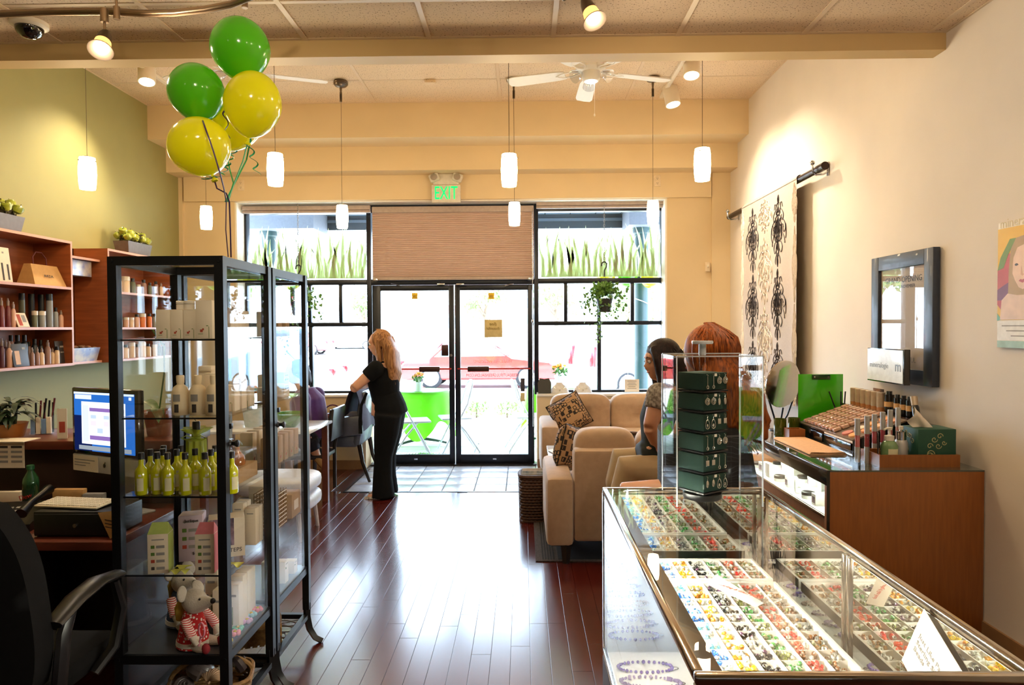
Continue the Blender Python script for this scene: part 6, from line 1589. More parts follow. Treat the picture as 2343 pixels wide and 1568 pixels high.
# ------------------------------------------------------------------ earring spinner under an acrylic cover
SY0, SY1 = 2.19, 2.42
_q = at(1549, 1157, SY0); _q2 = at(1745, 1157, SY0); AX0, AX1 = _q.x, _q2.x; ATZ = at(1549, 816, SY0).z
sp = thing('earring_spinner', 'revolving dark green earring tower under a clear acrylic cover', 'display stand', (at(1607, 1000, 2.31).x, 2.31, KT))
cx, cyy = sp.location.x, sp.location.y; hz = ATZ - KT
e = .005; M_acre = mat('acrylic_edge_glint', (214, 222, 232), rough=.1, coat=.5)  # pale opaque colour stands for light caught in clear acrylic edges
for nm, a, b in (('cover_panel', (AX0, SY0, KT + .001), (AX1, SY0 + e, ATZ)), ('cover_panel', (AX0, SY1 - e, KT + .001), (AX1, SY1, ATZ)), ('cover_panel', (AX0, SY0, KT + .001), (AX0 + e, SY1, ATZ)), ('cover_panel', (AX1 - e, SY0, KT + .001), (AX1, SY1, ATZ)), ('cover_top', (AX0, SY0, ATZ - e), (AX1, SY1, ATZ))):
    MB().b2([a[0] - cx, a[1] - cyy, a[2] - KT], [b[0] - cx, b[1] - cyy, b[2] - KT]).build(nm, M_acr, sp)
ed = []
for (xx, yy) in ((AX0, SY0), (AX1, SY0), (AX0, SY1), (AX1, SY1)): MB().box((xx - cx, yy - cyy, hz / 2), (.004, .004, hz)).build('cover_edge', M_acre, sp)
for yy in (SY0, SY1): MB().box(((AX0 + AX1) / 2 - cx, yy - cyy, hz), (AX1 - AX0, .004, .004)).build('cover_edge', M_acre, sp)
MB().lathe([(.012, hz), (.012, hz + .035), (.034, hz + .037), (.036, hz + .043), (.034, hz + .048), (.002, hz + .048)], 20).build('knob', M_acre, sp)
MB().lathe([(.002, .0), (.06, 0), (.064, .006), (.064, .02), (.056, .026), (.002, .026)], 28).build('turntable', M_blackp, sp)
s_ = .112; RT = math.radians(33); Rm = Matrix.Rotation(RT, 4, 'Z')
M_felt = mat('dark_green_felt', (16, 50, 40), rough=.9, vary=.08, scale=60)
zb0, tierh = .03, .067
for k in range(6):
    z = zb0 + .012 + (5 - k) * tierh
    MB().box(Rm @ Vector((0, 0, z + .02)), (s_, s_, .056), (0, 0, RT), .002).build('felt_block', M_felt, sp)
    MB().box(Rm @ Vector((0, 0, z - .012)), (s_ + .006, s_ + .006, .005), (0, 0, RT)).build('tier_ledge', M_blackp, sp)
for (a, b) in ((-1, -1), (1, -1), (1, 1), (-1, 1)):
    p = Rm @ Vector((a * (s_ / 2 + .006), b * (s_ / 2 + .006), 0)); MB().cyl((p.x, p.y, .026), (p.x, p.y, zb0 + 6 * tierh + .012), .006, n=8).build('corner_rod', M_acr, sp)
MB().cyl((0, 0, zb0 + 6 * tierh), (0, 0, hz + .0), .01, n=10).build('spindle', M_acr, sp)
M_sil = mat('silver_wire', (206, 202, 194), rough=.2, metal=.9, vary=.02)
EP = []
def earring_proto(kind):
    h = MB().tube([(0, -.003, 0), (0, -.006, .006), (0, -.001, .009), (.0, .003, .004)], .0008, 5); d = MB()
    if kind == 0: d.tube([Vector((.009 * math.sin(a) * (1 - .35 * math.cos(a)), -.004, -.02 + .016 * math.cos(a))) for a in [i * .6283 for i in range(10)]], .0014, 5, closed=True).ball((0, -.004, -.025), (.004, .002, .006), 8, 5)
    elif kind == 1: d.ball((0, -.004, -.016), (.0065, .002, .012), 10, 7)
    elif kind == 2:
        for r_ in (.011, .0075, .004): d.tube([Vector((r_ * math.cos(a), -.004, -.013 + r_ * math.sin(a))) for a in [i * .6283 for i in range(10)]], .0011, 5, closed=True)
    elif kind == 3: d.cyl((0, -.004, 0), (0, -.004, -.028), .0012, n=5).tube([Vector((.005 * math.cos(a), -.004, -.033 + .005 * math.sin(a))) for a in [i * .785 for i in range(8)]], .0013, 5, closed=True)
    else: d.box((0, -.004, -.014), (.015, .002, .018), None, .003)
    d.cyl((0, -.003, 0), (0, -.004, -.004), .0008, n=5)
    return h.mesh('hook', M_sil), d.mesh('drop', M_sil)
EP = [earring_proto(k) for k in range(5)]
KN = ['teardrop', 'oval', 'spiral ring', 'long bar', 'square']
for face in (0, 1):
    for k in range(6):
        kind = [2, 1, 4, 2, 3, 0][k] if face == 0 else [3, 1, 0, 3, 3, 0][k]
        for q in range(4):
            u = -.042 + q * .028; z = zb0 + .012 + (5 - k) * tierh + .036
            p = Rm @ (Vector((u, -s_ / 2 - .001, z)) if face == 0 else Vector((s_ / 2 + .001, u, z)))
            kk = kind if q > 1 or face else (kind + 1) % 5
            t = thing('earring', 'silver %s earring, %s on the %s tier of the tower %s side' % (KN[kk], ORD[q], ORD[k], 'left' if face == 0 else 'right'), 'earring', Vector((cx, cyy, KT)) + p, RT + (0 if face == 0 else math.pi / 2), 'silver earrings on the tower')
            obj('hook', EP[kk][0], t); obj('drop', EP[kk][1], t)
        p = Rm @ (Vector((0, -s_ / 2 - .0015, zb0 + .012 + (5 - k) * tierh + .042)) if face == 0 else Vector((s_ / 2 + .0015, 0, zb0 + .012 + (5 - k) * tierh + .042)))
        MB().box(p, (.011, .001, .009), (0, 0, RT + (0 if face == 0 else math.pi / 2))).build('price_sticker', M_paper, sp)
# ------------------------------------------------------------------ makeup counter by the right wall
GT = .842
gy0 = 3.36; gx0 = at(1893, 1080, gy0).x; gx1 = XR - .005; gy1 = 4.75
M_maple = mat('honey_brown_veneer', (150, 88, 38), rough=.4, vary=.1, scale=5, stretch=(14, 14, 1.2), bump=.03, bscale=20); M_blk2 = mat('black_gloss_trim', (14, 14, 15), rough=.15, coat=.6)
mk = thing('makeup_counter', 'wood ended makeup counter with lit glass front', 'counter', (gx0, gy0, 0))
gw, gl = gx1 - gx0, gy1 - gy0
MB().b2((0.0, 0, 0), (gw, .03, GT - .008), .002).build('end_panel', M_maple, mk)
MB().b2((0, gl - .03, 0), (gw, gl, GT - .008), .002).build('end_panel', M_maple, mk)
MB().b2((.02, .03, 0), (gw, gl - .03, .60)).build('cabinet_base', M_maple, mk)
MB().b2((.004, .03, .60), (gw, gl - .03, .612)).build('showcase_deck', M_deck, mk)
MB().b2((gw - .02, .03, .612), (gw, gl - .03, GT - .008)).build('back_panel', M_deck, mk)
MB().b2((-.003, -.0, .765), (.014, gl, GT), .003).build('front_trim', M_blk2, mk)
MB().b2((-.003, -.002, .0), (.012, .0, GT)).build('corner_trim', M_blk2, mk)
MB().b2((.004, .03, .612), (.009, gl - .03, .765)).build('front_glass', M_caseg, mk)
MB().b2((-.002, .03, .598), (.012, gl - .03, .612), .002).build('bottom_rail', M_chr, mk)
MB().b2((.014, .0, GT - .008), (gw, gl, GT)).build('top_glass', mat('dark_counter_glass', (70, 76, 68), rough=.05, coat=1, vary=0), mk)
MB().cyl((.04, .06, .775), (.04, gl - .06, .775), .011, n=10).build('lamp_tube', emis('lit_counter_tube', (244, 255, 236), 30.0), mk)
# compacts inside the lit front
M_comp = mat('white_compact_plastic', (236, 236, 232), rough=.3); M_mir2 = mat('small_mirror', (200, 210, 214), rough=.05, metal=1, vary=0)
rc = random.Random(9)
for k in range(18):
    y = gy0 + .08 + (k % 9) * .14 + rc.uniform(-.015, .015); x = gx0 + (.07 if k < 9 else .2) + rc.uniform(-.01, .01); kind = k % 3
    lab = '%s in the lit counter, %s from near end, %s row' % (['open white mirror compact', 'white carton with dark label', 'round black pot'][kind], ORD[k % 9], 'front' if k < 9 else 'back')
    if kind == 0:
        t = thing('makeup_compact', lab, 'compact', (x, y, .612), 1.57 + rc.uniform(-.3, .3), 'makeup in the lit counter')
        MB().b2((-.035, -.03, 0), (.035, .03, .012), .003).build('base', M_comp, t); MB().b2((-.035, .026, .01), (.035, .032, .085), .003).build('lid', M_comp, t)
        MB().ball((0, .0255, .047), (.024, .001, .028), 16, 9).build('mirror', M_mir2, t)
    elif kind == 1:
        t = thing('makeup_carton', lab, 'box', (x, y, .612), rc.uniform(-.3, .3), 'makeup in the lit counter')
        MB().b2((-.03, -.025, 0), (.03, .025, .06), .002).build('box_body', M_comp, t); MB().b2((-.031, -.018, .012), (-.03, .018, .045)).build('label', M_cartdk, t)
    else:
        t = bottle(lab, x, y, .612, [(.002, 0), (.032, 0), (.034, .004), (.034, .02)], 16, M_comp, 'makeup in the lit counter', [('lid', [(.035, .02), (.035, .036), (.03, .038), (.002, .038)], M_blackp)], 'pot', 'makeup_pot')
# counter top: towel
t = MB(); T0, T1 = atz(1768, 1003, GT), atz(1935, 1045, GT)
def tw(u, v): return (1.565 + .205 * u + .03 * v * 0, 3.76 + .535 * v, GT + .014 - .010 * (max(0, abs(u - .5) * 2 - .9) * 10) ** 2 * .9 + .001 * math.sin(9 * u + 7 * v))
t.grid(tw, 20, 20).b2((1.567, 3.762, GT), (1.768, 4.293, GT + .008), .003)
tag(t.build('folded_towel', mat('peach_terry_towel', (232, 184, 140), rough=.95, vary=.06, scale=80, bump=.4, bscale=300)), 'folded peach towel lying on the makeup counter', 'towel')
# tester display
td = thing('tester_display', 'black slanted makeup tester display with drawers on the counter', 'display stand', (1.80, 3.76, GT))
TL = .72
MB().add([(0, 0, 0), (.3, 0, 0), (.3, TL, 0), (0, TL, 0), (0, 0, .075), (.3, 0, .185), (.3, TL, .185), (0, TL, .075)], [(3, 2, 1, 0), (0, 1, 5, 4), (1, 2, 6, 5), (2, 3, 7, 6), (3, 0, 4, 7)]).build('housing', M_blk2, td, 0)
sl = math.atan2(.11, .3); MT = Matrix.Translation((0, 0, .075)) @ Matrix.Rotation(-sl, 4, 'Y')
SLN = math.hypot(.3, .11)
MB().add([MT @ Vector(v) for v in ((0, 0, 0), (SLN, 0, 0), (SLN, TL, 0), (0, TL, 0), (0, 0, .008), (SLN, 0, .008), (SLN, TL, .008), (0, TL, .008))], [(3, 2, 1, 0), (4, 5, 6, 7), (0, 1, 5, 4), (1, 2, 6, 5), (2, 3, 7, 6), (3, 0, 4, 7)]).build('tester_plate', mat('brown_grey_plate', (110, 92, 78), rough=.3), td, 0)
for k, (a, b) in enumerate(((.01, .35), (.37, .71))):
    d = MB().b2((-.006, a, .008), (0, b, .06), .002).build('drawer', M_blk2, td); MB().cyl((-.0065, (a + b) / 2, .05), (-.0055, (a + b) / 2, .05), .014, n=14).build('finger_hole', M_slot, d)
MB().b2((-.001, .0, .066), (.0, .35, .076)).build('text_strip', M_paper, td)
M_pw = [mat('powder_%d' % k, c, rough=.6, vary=.03) for k, c in enumerate(((222, 160, 96), (226, 146, 92), (236, 190, 150), (214, 150, 120), (200, 120, 110), (230, 206, 180)))]
pm = [MB().lathe([(.002, .009), (.03, .009), (.032, .0)], 18).mesh('powder_pan', m) for m in M_pw]
for k in range(8):
    c, rw = k % 4, k // 4
    o = obj('powder_pan', pm[k % 6], td); o.matrix_local = MT @ Matrix.Translation((.045 + c * .074, .06 + rw * .078, .008))
M_jar = mat('clear_compact_jar', (214, 190, 164), rough=.1, coat=1, tint2=(190, 120, 96), scale=9)
jm = MB().box((0, 0, .012), (.042, .036, .02), None, .005).mesh('tester_jar', M_jar); jl = MB().box((0, 0, .027), (.043, .037, .01), None, .003).mesh('jar_lid', M_acr)
for c in range(6):
    for rw in range(10):
        if rw < 1: continue
        o = obj('tester_jar', jm, td); o.matrix_local = MT @ Matrix.Translation((.035 + c * .05, .2 + rw * .05, .008)); q = obj('jar_lid', jl, o)
# raised black shelf with tubes and bottles
t = thing('riser_shelf', 'narrow black riser shelf behind the makeup testers', 'shelf', (2.115, 3.70, GT))
MB().b2((-.01, 0, 0), (.12, .85, .17), .003).build('riser_body', M_blk2, t); MB().b2((-.012, 0, .17), (-.006, .85, .2)).build('front_lip', M_blk2, t)
M_foundc = mat('beige_tube_cap', (196, 176, 150), rough=.3, metal=.3); M_foundb = mat('foundation_liquid', (196, 132, 84), rough=.15, coat=.6)
RZ = GT + .17
for k in range(6):
    y = 4.46 - k * .066; bottle('foundation tube with beige cap, %s in the row from the clipboard' % ORD[k], 2.145, y, RZ, [(.002, 0), (.024, 0), (.024, .05)], 14, M_foundb, 'foundation tubes', [('cap', [(.0245, .05), (.0245, .135), (.022, .137), (.002, .137)], M_foundc)], 'tube', 'foundation_tube')
M_bbl = mat('black_pump_plastic', (18, 16, 16), rough=.2, coat=.5); M_band = mat('tan_label_band', (214, 168, 110), rough=.5)
for k, (px, s) in enumerate(((2031, 1.3), (2050, 1), (2064, 1), (2078, 1))):
    y = atx(px, 920, 2.15).y; sc = s
    bottle('black bottle with tan band under the white sign, %s from left' % ORD[k], 2.16, y, RZ, [(.002, 0), (.021 * sc, 0), (.021 * sc, .06)], 14, M_bbl, 'black banded bottles', [('band', [(.0212 * sc, .06), (.0212 * sc, .09)], M_band), ('cap', [(.021 * sc, .09), (.021 * sc, .12 * (1 + (s - 1) * .3)), (.012 * sc, .122 * (1 + (s - 1) * .3)), (.012 * sc, .14 * s ** .3), (.002, .14 * s ** .3)], M_bbl)])
p = atx(2100, 940, 2.16)
t = thing('brush_bottle', 'tilted dark bottle with ribbed cream cap beside the tissue box', 'bottle', (2.16, p.y, RZ)); t.rotation_euler = (0, .0, 0); t.rotation_euler = (-.28, 0, 0)
MB().lathe([(.002, 0), (.02, 0), (.02, .09), (.016, .1)], 14).build('bottle_body', M_bbl, t); MB().lathe([(.018, .1), (.019, .15), (.002, .152)], 14).build('ribbed_cap', M_foundc, t)
# white lit sign
sg = thing('counter_sign', 'black framed white makeup sign with grey lettering on clear rods', 'sign', (2.113, 4.0, RZ), 0)
_s0, _s1 = at(2000, 798, 4.0).z - RZ, at(2000, 876, 4.0).z - RZ
MB().b2((-.015, -.2, _s1), (.02, .2, _s0), .002).build('sign_case', M_blk2, sg); MB().b2((-.018, -.192, _s1 + .008), (-.0155, .192, _s0 - .006)).build('sign_face', mat('white_sign_face', (230, 238, 236), rough=.3, coat=.5), sg)
FM = lambda y, z: frameM((-.0185, y, z), (0, -1, 0), (0, 0, 1))
text('sign_letters', 'mineralogie', .045, FM(.06, (_s0 + _s1) / 2 + .0), mat('silver_sign_letters', (150, 160, 164), rough=.3), sg, .0008); text('sign_logo', 'm', .085, FM(-.145, (_s0 + _s1) / 2), mat('grey_sign_logo', (110, 120, 126), rough=.3), sg, .0008)
for y in (-.15, .15): MB().cyl((0, y, 0), (0, y, _s1), .004, n=8).build('support_rod', M_acr, sg)
t = thing('model_card', 'small photo card of a model behind the black bottles', 'card', (2.19, atx(2010, 900, 2.19).y, RZ))
MB().b2((-.003, -.06, 0), (.003, .06, .15), .001).build('card_sheet', mat('brown_photo_print', (180, 122, 84), rough=.4, tint2=(60, 40, 36), scale=8), t); MB().ball((-.0035, .01, .1), (.0015, .028, .036), 14, 9).build('printed_face', M_skin0, t)
# green clipboard
_c = at(1882, 905, 4.55)
cbd = thing('clipboard', 'bright green translucent clipboard standing behind the testers', 'clipboard', (_c.x, 4.58, GT))
cz0, cz1 = .16, at(1882, 857, 4.55).z - GT
hw = 51 * 4.55 / F
cg = mat('bright_green_acrylic', (70, 190, 20), rough=.12, coat=.8, vary=0)
MB().box((0, 0, (cz1) / 2), (2 * hw, .005, cz1), None, .0024).build('board', cg, cbd); MB().b2((-.06, -.012, cz1 - .035), (.06, -.003, cz1 - .002), .003).build('clip', mat('dark_green_clip', (30, 70, 30), rough=.2, coat=.5), cbd)
for xx in (-.045, .045): MB().cyl((xx, -.014, cz1 - .018), (xx, -.012, cz1 - .018), .006, n=8).build('rivet', M_chr, cbd)
# brushes in cup, round mirror, candle cups, small tray
for k in range(3):
    p0 = at(1918 + 6 * k, 922, 4.5); tag(MB().tube([p0 + Vector((0, 0, -.09)), p0 + Vector(((-.06, .0, .012)[k], .0, .075))], .0045, 7).build('eye_pencil', M_blackp), 'black cosmetic pencil leaning by the clipboard, %s from left' % ORD[k], 'pencil', 'cosmetic pencils')
t = thing('pencil_cup', 'small black cup holding cosmetic pencils', 'cup', (at(1922, 930, 4.5).x, 4.5, GT)); zc_ = at(1922, 935, 4.5).z - GT
MB().lathe([(.002, 0), (.025, 0), (.026, zc_), (.022, zc_), (.021, .01), (.002, .008)], 16).build('cup_body', M_blackp, t)
MB().lathe([(.027, zc_ - .006), (.028, zc_)], 16).build('cup_rim', M_chr, t)
_c = at(1792, 879, 4.64); rM = 54 * 4.64 / F
rm = thing('vanity_mirror', 'round vanity mirror on a dark wire stand', 'mirror', (_c.x, 4.64, GT), math.radians(28))
Mm = Matrix.Translation((0, 0, _c.z - GT)) @ Matrix.Rotation(math.pi / 2 + .12, 4, 'X')
MB().lathe([(.002, .002), (rM - .006, .002)], 40, M=Mm).build('mirror_glass', M_mir, rm); MB().lathe([(rM - .006, .004), (rM, .004), (rM + .002, 0), (rM, -.006), (.002, -.006)], 40, M=Mm).build('rim', M_chr, rm)
MB().tube([(-rM * .75, .015, _c.z - GT - rM * .6), (-rM * .4, .02, .1), (-.02, .04, .02), (0, .05, .008)], .006, 8).tube([(rM * .75, .015, _c.z - GT - rM * .6), (rM * .4, .02, .1), (.02, .04, .02), (0, .05, .008)], .006, 8).tube([(0, .05, .008), (0, .02, .06), (0, .0, _c.z - GT - rM)], .006, 8).lathe([(.002, .008), (.06, .006), (.062, 0), (.002, 0)][::-1], 18, (0, .04, 0)).build('wire_stand', mat('dark_navy_wire', (26, 26, 44), rough=.35, metal=.5), rm)
M_olg = mat('olive_green_glass', (96, 110, 30), rough=.08, trans=.4, coat=.6)
for k, (px, Y) in enumerate(((1785, 4.44), (1817, 4.48))):
    b_ = atz(px, 982 - 8 * k, GT); bottle('olive green glass candle holder below the mirror, %s' % ['left', 'right'][k], at(px, 970, Y).x, Y, GT, [(.002, 0), (.035, 0), (.038, .005), (.039, .11), (.036, .11), (.035, .012), (.002, .01)], 20, M_olg, 'candle holders', [('wax', [(.0345, .012), (.0345, .055), (.002, .057)], mat('yellow_candle_wax', (196, 190, 70), rough=.5))], 'candle', 'candle_holder')
t = thing('wooden_tray', 'small square wooden tray beside the candle holders', 'tray', (1.715, 4.347, GT), 0)
MB().b2((-.05, -.045, 0), (.05, .045, .006)).b2((-.05, -.045, .006), (-.043, .045, .06)).b2((.043, -.045, .006), (.05, .045, .06)).b2((-.043, -.045, .006), (.043, -.038, .06)).b2((-.043, .038, .006), (.043, .045, .06)).build('tray_body', M_maple, t, 0); MB().b2((-.03, -.03, .006), (.03, .03, .03)).build('card_stack', M_cart, t)
b = thing('stacked_boxes', 'stack of dark brown boxes behind the auburn haired woman', 'boxes', (at(1738, 950, 4.85).x, 4.86, GT - 0.0)) if False else None
# long near tray
wt = thing('wooden_organizer', 'long low wooden tray at the near end of the counter', 'tray', (0, 0, 0)); wx0, wx1 = at(2010, 1060, 3.44).x, at(2194, 1060, 3.44).x; wy0, wy1 = 3.43, 3.62; wx0 -= .0
MB().b2((wx0, wy0, GT), (wx1, wy1, GT + .006)).b2((wx0, wy0, GT + .006), (wx1, wy0 + .009, GT + .062)).b2((wx0, wy1 - .009, GT + .006), (wx1, wy1, GT + .062)).b2((wx0, wy0 + .009, GT + .006), (wx0 + .009, wy1 - .009, GT + .062)).b2((wx1 - .009, wy0 + .009, GT + .006), (wx1, wy1 - .009, GT + .062)).build('tray_body', M_maple, wt, 0)
MB().b2((wx0 + .18, wy0 + .009, GT + .006), (wx0 + .186, wy1 - .009, GT + .045)).build('partition', M_maple, wt)
WZ = GT + .006
M_tissue = mat('dark_green_floral_box', (24, 74, 58), rough=.5, vary=.04)
tb0, tb1 = at(2086, 1000, 3.52).x, at(2176, 1000, 3.52).x; th = at(2130, 978, 3.52).z - WZ
tb = thing('tissue_box', 'dark green floral tissue box with a tissue pulled up', 'tissue box', ((tb0 + tb1) / 2 - .012, 3.525, WZ)); tw_ = tb1 - tb0 - .01
MB().b2((-tw_ / 2, -.075, 0), (tw_ / 2, .075, th), .003).build('box_body', M_tissue, tb)
M_scroll = mat('beige_scroll_print', (176, 168, 120), rough=.6)
rs = random.Random(3)
def scroll(mb, o, ax, ay, s, turns=1.2, w=.0022, flip=1):
    pts = []
    for i in range(16):
        u = i / 15; a = flip * u * turns * 2 * math.pi; r_ = s * (1 - .8 * u); pts.append(o + ax * (r_ * math.cos(a)) + ay * (r_ * math.sin(a)))
    mb.tube(pts, w, 4, True, .4)
b = MB()
for k in range(9):
    o = Vector((rs.uniform(-tw_ / 2 + .025, tw_ / 2 - .025), -.0755, rs.uniform(.025, th - .025))); scroll(b, o, Vector((1, 0, 0)), Vector((0, 0, 1)), rs.uniform(.012, .022), 1.1, .002, rs.choice((-1, 1)))
for k in range(6):
    o = Vector((-tw_ / 2 - .0005, rs.uniform(-.05, .05), rs.uniform(.025, th - .025))); scroll(b, o, Vector((0, 1, 0)), Vector((0, 0, 1)), rs.uniform(.012, .02), 1.1, .002, rs.choice((-1, 1)))
b.build('scroll_print', M_scroll, tb)['kind'] = 'stuff'
def tis(u, v):
    a = (u - .5) * 2; return (-.03 + .05 * a * (1 - .3 * v) - .045 * v + .012 * math.sin(6 * u), .01 * math.sin(5 * u + 3 * v), th + .11 * v * (1 - .5 * abs(a - .4)))
MB().grid(tis, 12, 8).build('tissue', mat('white_tissue', (232, 220, 204), rough=.9), tb)
pb = bottle('clear pump bottle of green soap in the wooden tray', wx0 + .085, 3.50, WZ, [(.002, 0), (.04, 0), (.043, .006), (.043, .09), (.03, .112), (.018, .118)], 20, mat('pale_green_soap', (150, 190, 130), rough=.1, trans=.4, coat=.5), None, [('collar', [(.024, .118), (.024, .142), (.01, .145), (.006, .15), (.006, .172)], M_jarw), ('pump_head', [(.014, .172), (.015, .184), (.002, .186)], M_jarw)], sy=.8)
MB().tube([(0, 0, .178), (-.02, -.01, .18), (-.036, -.018, .174)], .005, 7).build('spout', M_jarw, pb); facelabel(pb, .043, .02, .08, .05, M_lab)
bottle('brushed silver bottle with white pump next to the soap', wx0 + .155, 3.52, WZ, [(.002, 0), (.03, 0), (.032, .005), (.032, .1), (.026, .118)], 18, M_alum, None, [('collar', [(.024, .118), (.024, .16), (.008, .163), (.007, .17)], M_chr), ('nozzle', [(.011, .17), (.011, .188), (.002, .19)], M_jarw)])
for k in range(2):
    t = thing('card_holder', ['dark brown folder card standing in the wooden tray front', 'second dark card standing just behind the first'][k], 'card', (wx0 + .03 + .012 * k, 3.50 + .03 * k, WZ), math.radians(62))
    MB().b2((-.055, -.0015, 0), (.055, .0015, .15 + .006 * k), .0006).build('card_sheet', mat('dark_brown_card', (58, 44, 42), rough=.4), t); MB().b2((-.055, -.0022, .06), (.055, -.0015, .066)).build('white_stripe', M_paper, t)
# acrylic riser with lip gloss
t = thing('gloss_stand', 'clear stepped acrylic stand holding lip gloss tubes', 'stand', (1.70, 3.46, GT))
for k in range(3): MB().b2((-.03 + .0 * k, -.03 + .1 * k, .0), (.075, .06 + .1 * k, .012 + .012 * k)).build('step', M_acr, t)
MB().b2((-.034, -.034, 0), (-.031, .262, .07)).build('side_wall', M_acr, t)
M_gl = [mat('gloss_%d' % k, c, rough=.1, coat=1) for k, c in enumerate(((196, 110, 110), (160, 70, 70), (176, 84, 90), (150, 60, 70), (190, 120, 120), (200, 150, 140)))]
for k, (px, Y, pt) in enumerate(((1962, 3.47, 958), (1984, 3.54, 952), (2001, 3.65, 948), (2020, 3.70, 943), (2037, 3.735, 938), (2055, 3.74, 933))):
    q = at(px, pt, Y); zb_ = GT + (.02 if k == 0 else .0); h = q.z - zb_
    if k > 2: Y = 3.66 + .012 * (k - 3); q = at(px, pt, Y); h = q.z - zb_ + .0
    bottle('lip gloss tube with silver cap, %s from left behind the tray cards' % ORD[k], q.x, Y + .0, zb_, [(.002, 0), (.0125, 0), (.0125, h * .35)], 12, M_alum, 'lip gloss tubes', [('gloss', [(.0118, h * .35), (.0118, h * .62)], M_gl[k]), ('cap', [(.0128, h * .62), (.0128, h), (.002, h)], M_alum)], 'lip gloss', 'lip_gloss')

# ------------------------------------------------------------------ right wall: hanging, frame, poster
RX = XR - .07
R0, R1 = atx(1668, 496, RX), atx(1888, 381, RX)
zrod = (R0.z + R1.z) / 2
hang = thing('curtain_rod', 'dark metal rod on ball brackets holding the damask hanging', 'rod', (RX, 0, zrod))
M_dkm = mat('dark_bronze_metal', (52, 40, 38), rough=.3, metal=.7)
ya, yb = R1.y, R0.y
MB().cyl((0, ya, 0), (0, yb, 0), .026, n=18).cyl((0, ya - .001, 0), (0, ya + .12, 0), .03, n=18).build('rod', M_dkm, hang)
for y in (ya + .1, yb - .12):
    MB().tube([(.068, y, -.02), (.03, y, -.04), (-.02, y, -.045), (-.045, y, -.02), (-.05, y, .03)], .007, 8).ball((-.05, y, .045), .018, 14, 9).b2((.06, y - .012, -.05), (.068, y + .012, .05)).build('bracket', M_chrome, hang)
fy0, fy1 = atx(1831, 600, RX).y, atx(1704, 600, RX).y; fz0 = atx(1800, 925, RX - .02).z
M_dam = mat('taupe_damask_fabric', (166, 148, 134), rough=.75, vary=.04, scale=60, sheen=.3)
hg = thing('wall_hanging', 'taupe damask fabric panel with black and white scrollwork', 'wall hanging', (RX - .03, 0, 0))
def fab(y, z): return .006 * math.sin((y - fy0) * 14) * min(1, (zrod - z) * 2)
def fb(u, v): y = fy0 + (fy1 - fy0) * u; z = fz0 + (zrod + .012 - fz0) * v; return (fab(y, z), y, z)
MB().grid(fb, 40, 20).build('fabric', M_dam, hg, 80)
MB().grid(lambda u, v: (.03 + .034 * math.cos(math.pi * (1 - v)) * 1.0 - .0, fy0 + (fy1 - fy0) * u, zrod + .034 * math.sin(math.pi * (1 - v))), 10, 8).build('rod_sleeve', M_dam, hg, 80)
M_pk = mat('charcoal_scroll_print', (62, 58, 66), rough=.7); M_pwh = mat('white_scroll_print', (236, 226, 216), rough=.7)
def motif(mb, yc, zt_, W_, H_):
    def P(a, b): y = yc + a * W_; z = zt_ - b * H_; return Vector((fab(y, z) - .0022, y, z))
    def st(pts, w=.006):
        q = []
        for i in range(len(pts) - 1):
            a, b, c, d = pts[max(i - 1, 0)], pts[i], pts[i + 1], pts[min(i + 2, len(pts) - 1)]
            for j in range(4): u = j / 4; q.append(tuple(.5 * (2 * b[e] + (c[e] - a[e]) * u + (2 * a[e] - 5 * b[e] + 4 * c[e] - d[e]) * u * u + (3 * b[e] - a[e] - 3 * c[e] + d[e]) * u ** 3) for e in (0, 1)))
        q.append(pts[-1]); n = len(q)
        for s in (-1, 1): mb.tube([P(a * s, b) for a, b in q], [.72 * w * (.35 + .65 * math.sin(math.pi * (i + .5) / n)) for i in range(n)], 4, True, .35)
    st([(0, 0), (.04, .06), (.01, .12), (0, .16)], .009); st([(0, .1), (.12, .14), (.16, .2), (.08, .24), (.02, .2)]); st([(.02, .2), (.2, .22), (.34, .3), (.3, .38), (.2, .36), (.24, .3)])
    st([(.02, .28), (.2, .34), (.42, .42), (.46, .52), (.36, .56), (.32, .48)]); st([(.03, .34), (.16, .46), (.26, .58), (.2, .66), (.1, .6)]); st([(.0, .3), (.08, .42), (.1, .56), (.0, .66)], .008)
    st([(.0, .4), (.05, .48), (.0, .56)], .01); st([(.0, .66), (.2, .68), (.3, .76), (.22, .84), (.12, .78)]); st([(.3, .56), (.4, .64), (.44, .72), (.38, .7)]); st([(0, .68), (.1, .76), (.06, .86), (0, .9)], .008)
    st([(0, .84), (.12, .88), (.18, .95), (.16, 1.0)]); st([(0, .88), (.03, .95), (0, 1.04)], .009); st([(.36, .42), (.48, .46), (.5, .6), (.46, .66)]); st([(.1, .16), (.22, .12), (.28, .2)]); st([(.12, .46), (.3, .44), (.36, .5)])
_mo = motif
def motif(mb, yc, z, W_, H_): _mo(mb, yc, z, W_, H_); _mo(mb, yc, z - .16 * H_, W_ * .52, H_ * .62)
fw_ = fy1 - fy0; Hm = .62
kb_ = MB(); wb_ = MB()
for ci, (u, m_, off) in enumerate(((.28, 0, .05), (.76, 0, .05), (.52, 1, -.26), (.03, 1, -.26), (.97, 1, -.26))):
    z = zrod - off
    while z > fz0 + .1:
        zz_ = min(z, zrod - .0)
        hh = min(Hm * .94, z - fz0)
        if z <= zrod and z - Hm * .94 > fz0 - .001: motif(kb_ if m_ == 0 else wb_, fy0 + fw_ * u, z, .34 if ci < 3 else .1, Hm * .94)
        elif z > zrod: motif(kb_ if m_ == 0 else wb_, fy0 + fw_ * u, zrod - .02, .34 if ci < 3 else .1, .3)
        else: motif(kb_ if m_ == 0 else wb_, fy0 + fw_ * u, z, .34 if ci < 3 else .1, z - fz0 - .01)
        z -= Hm
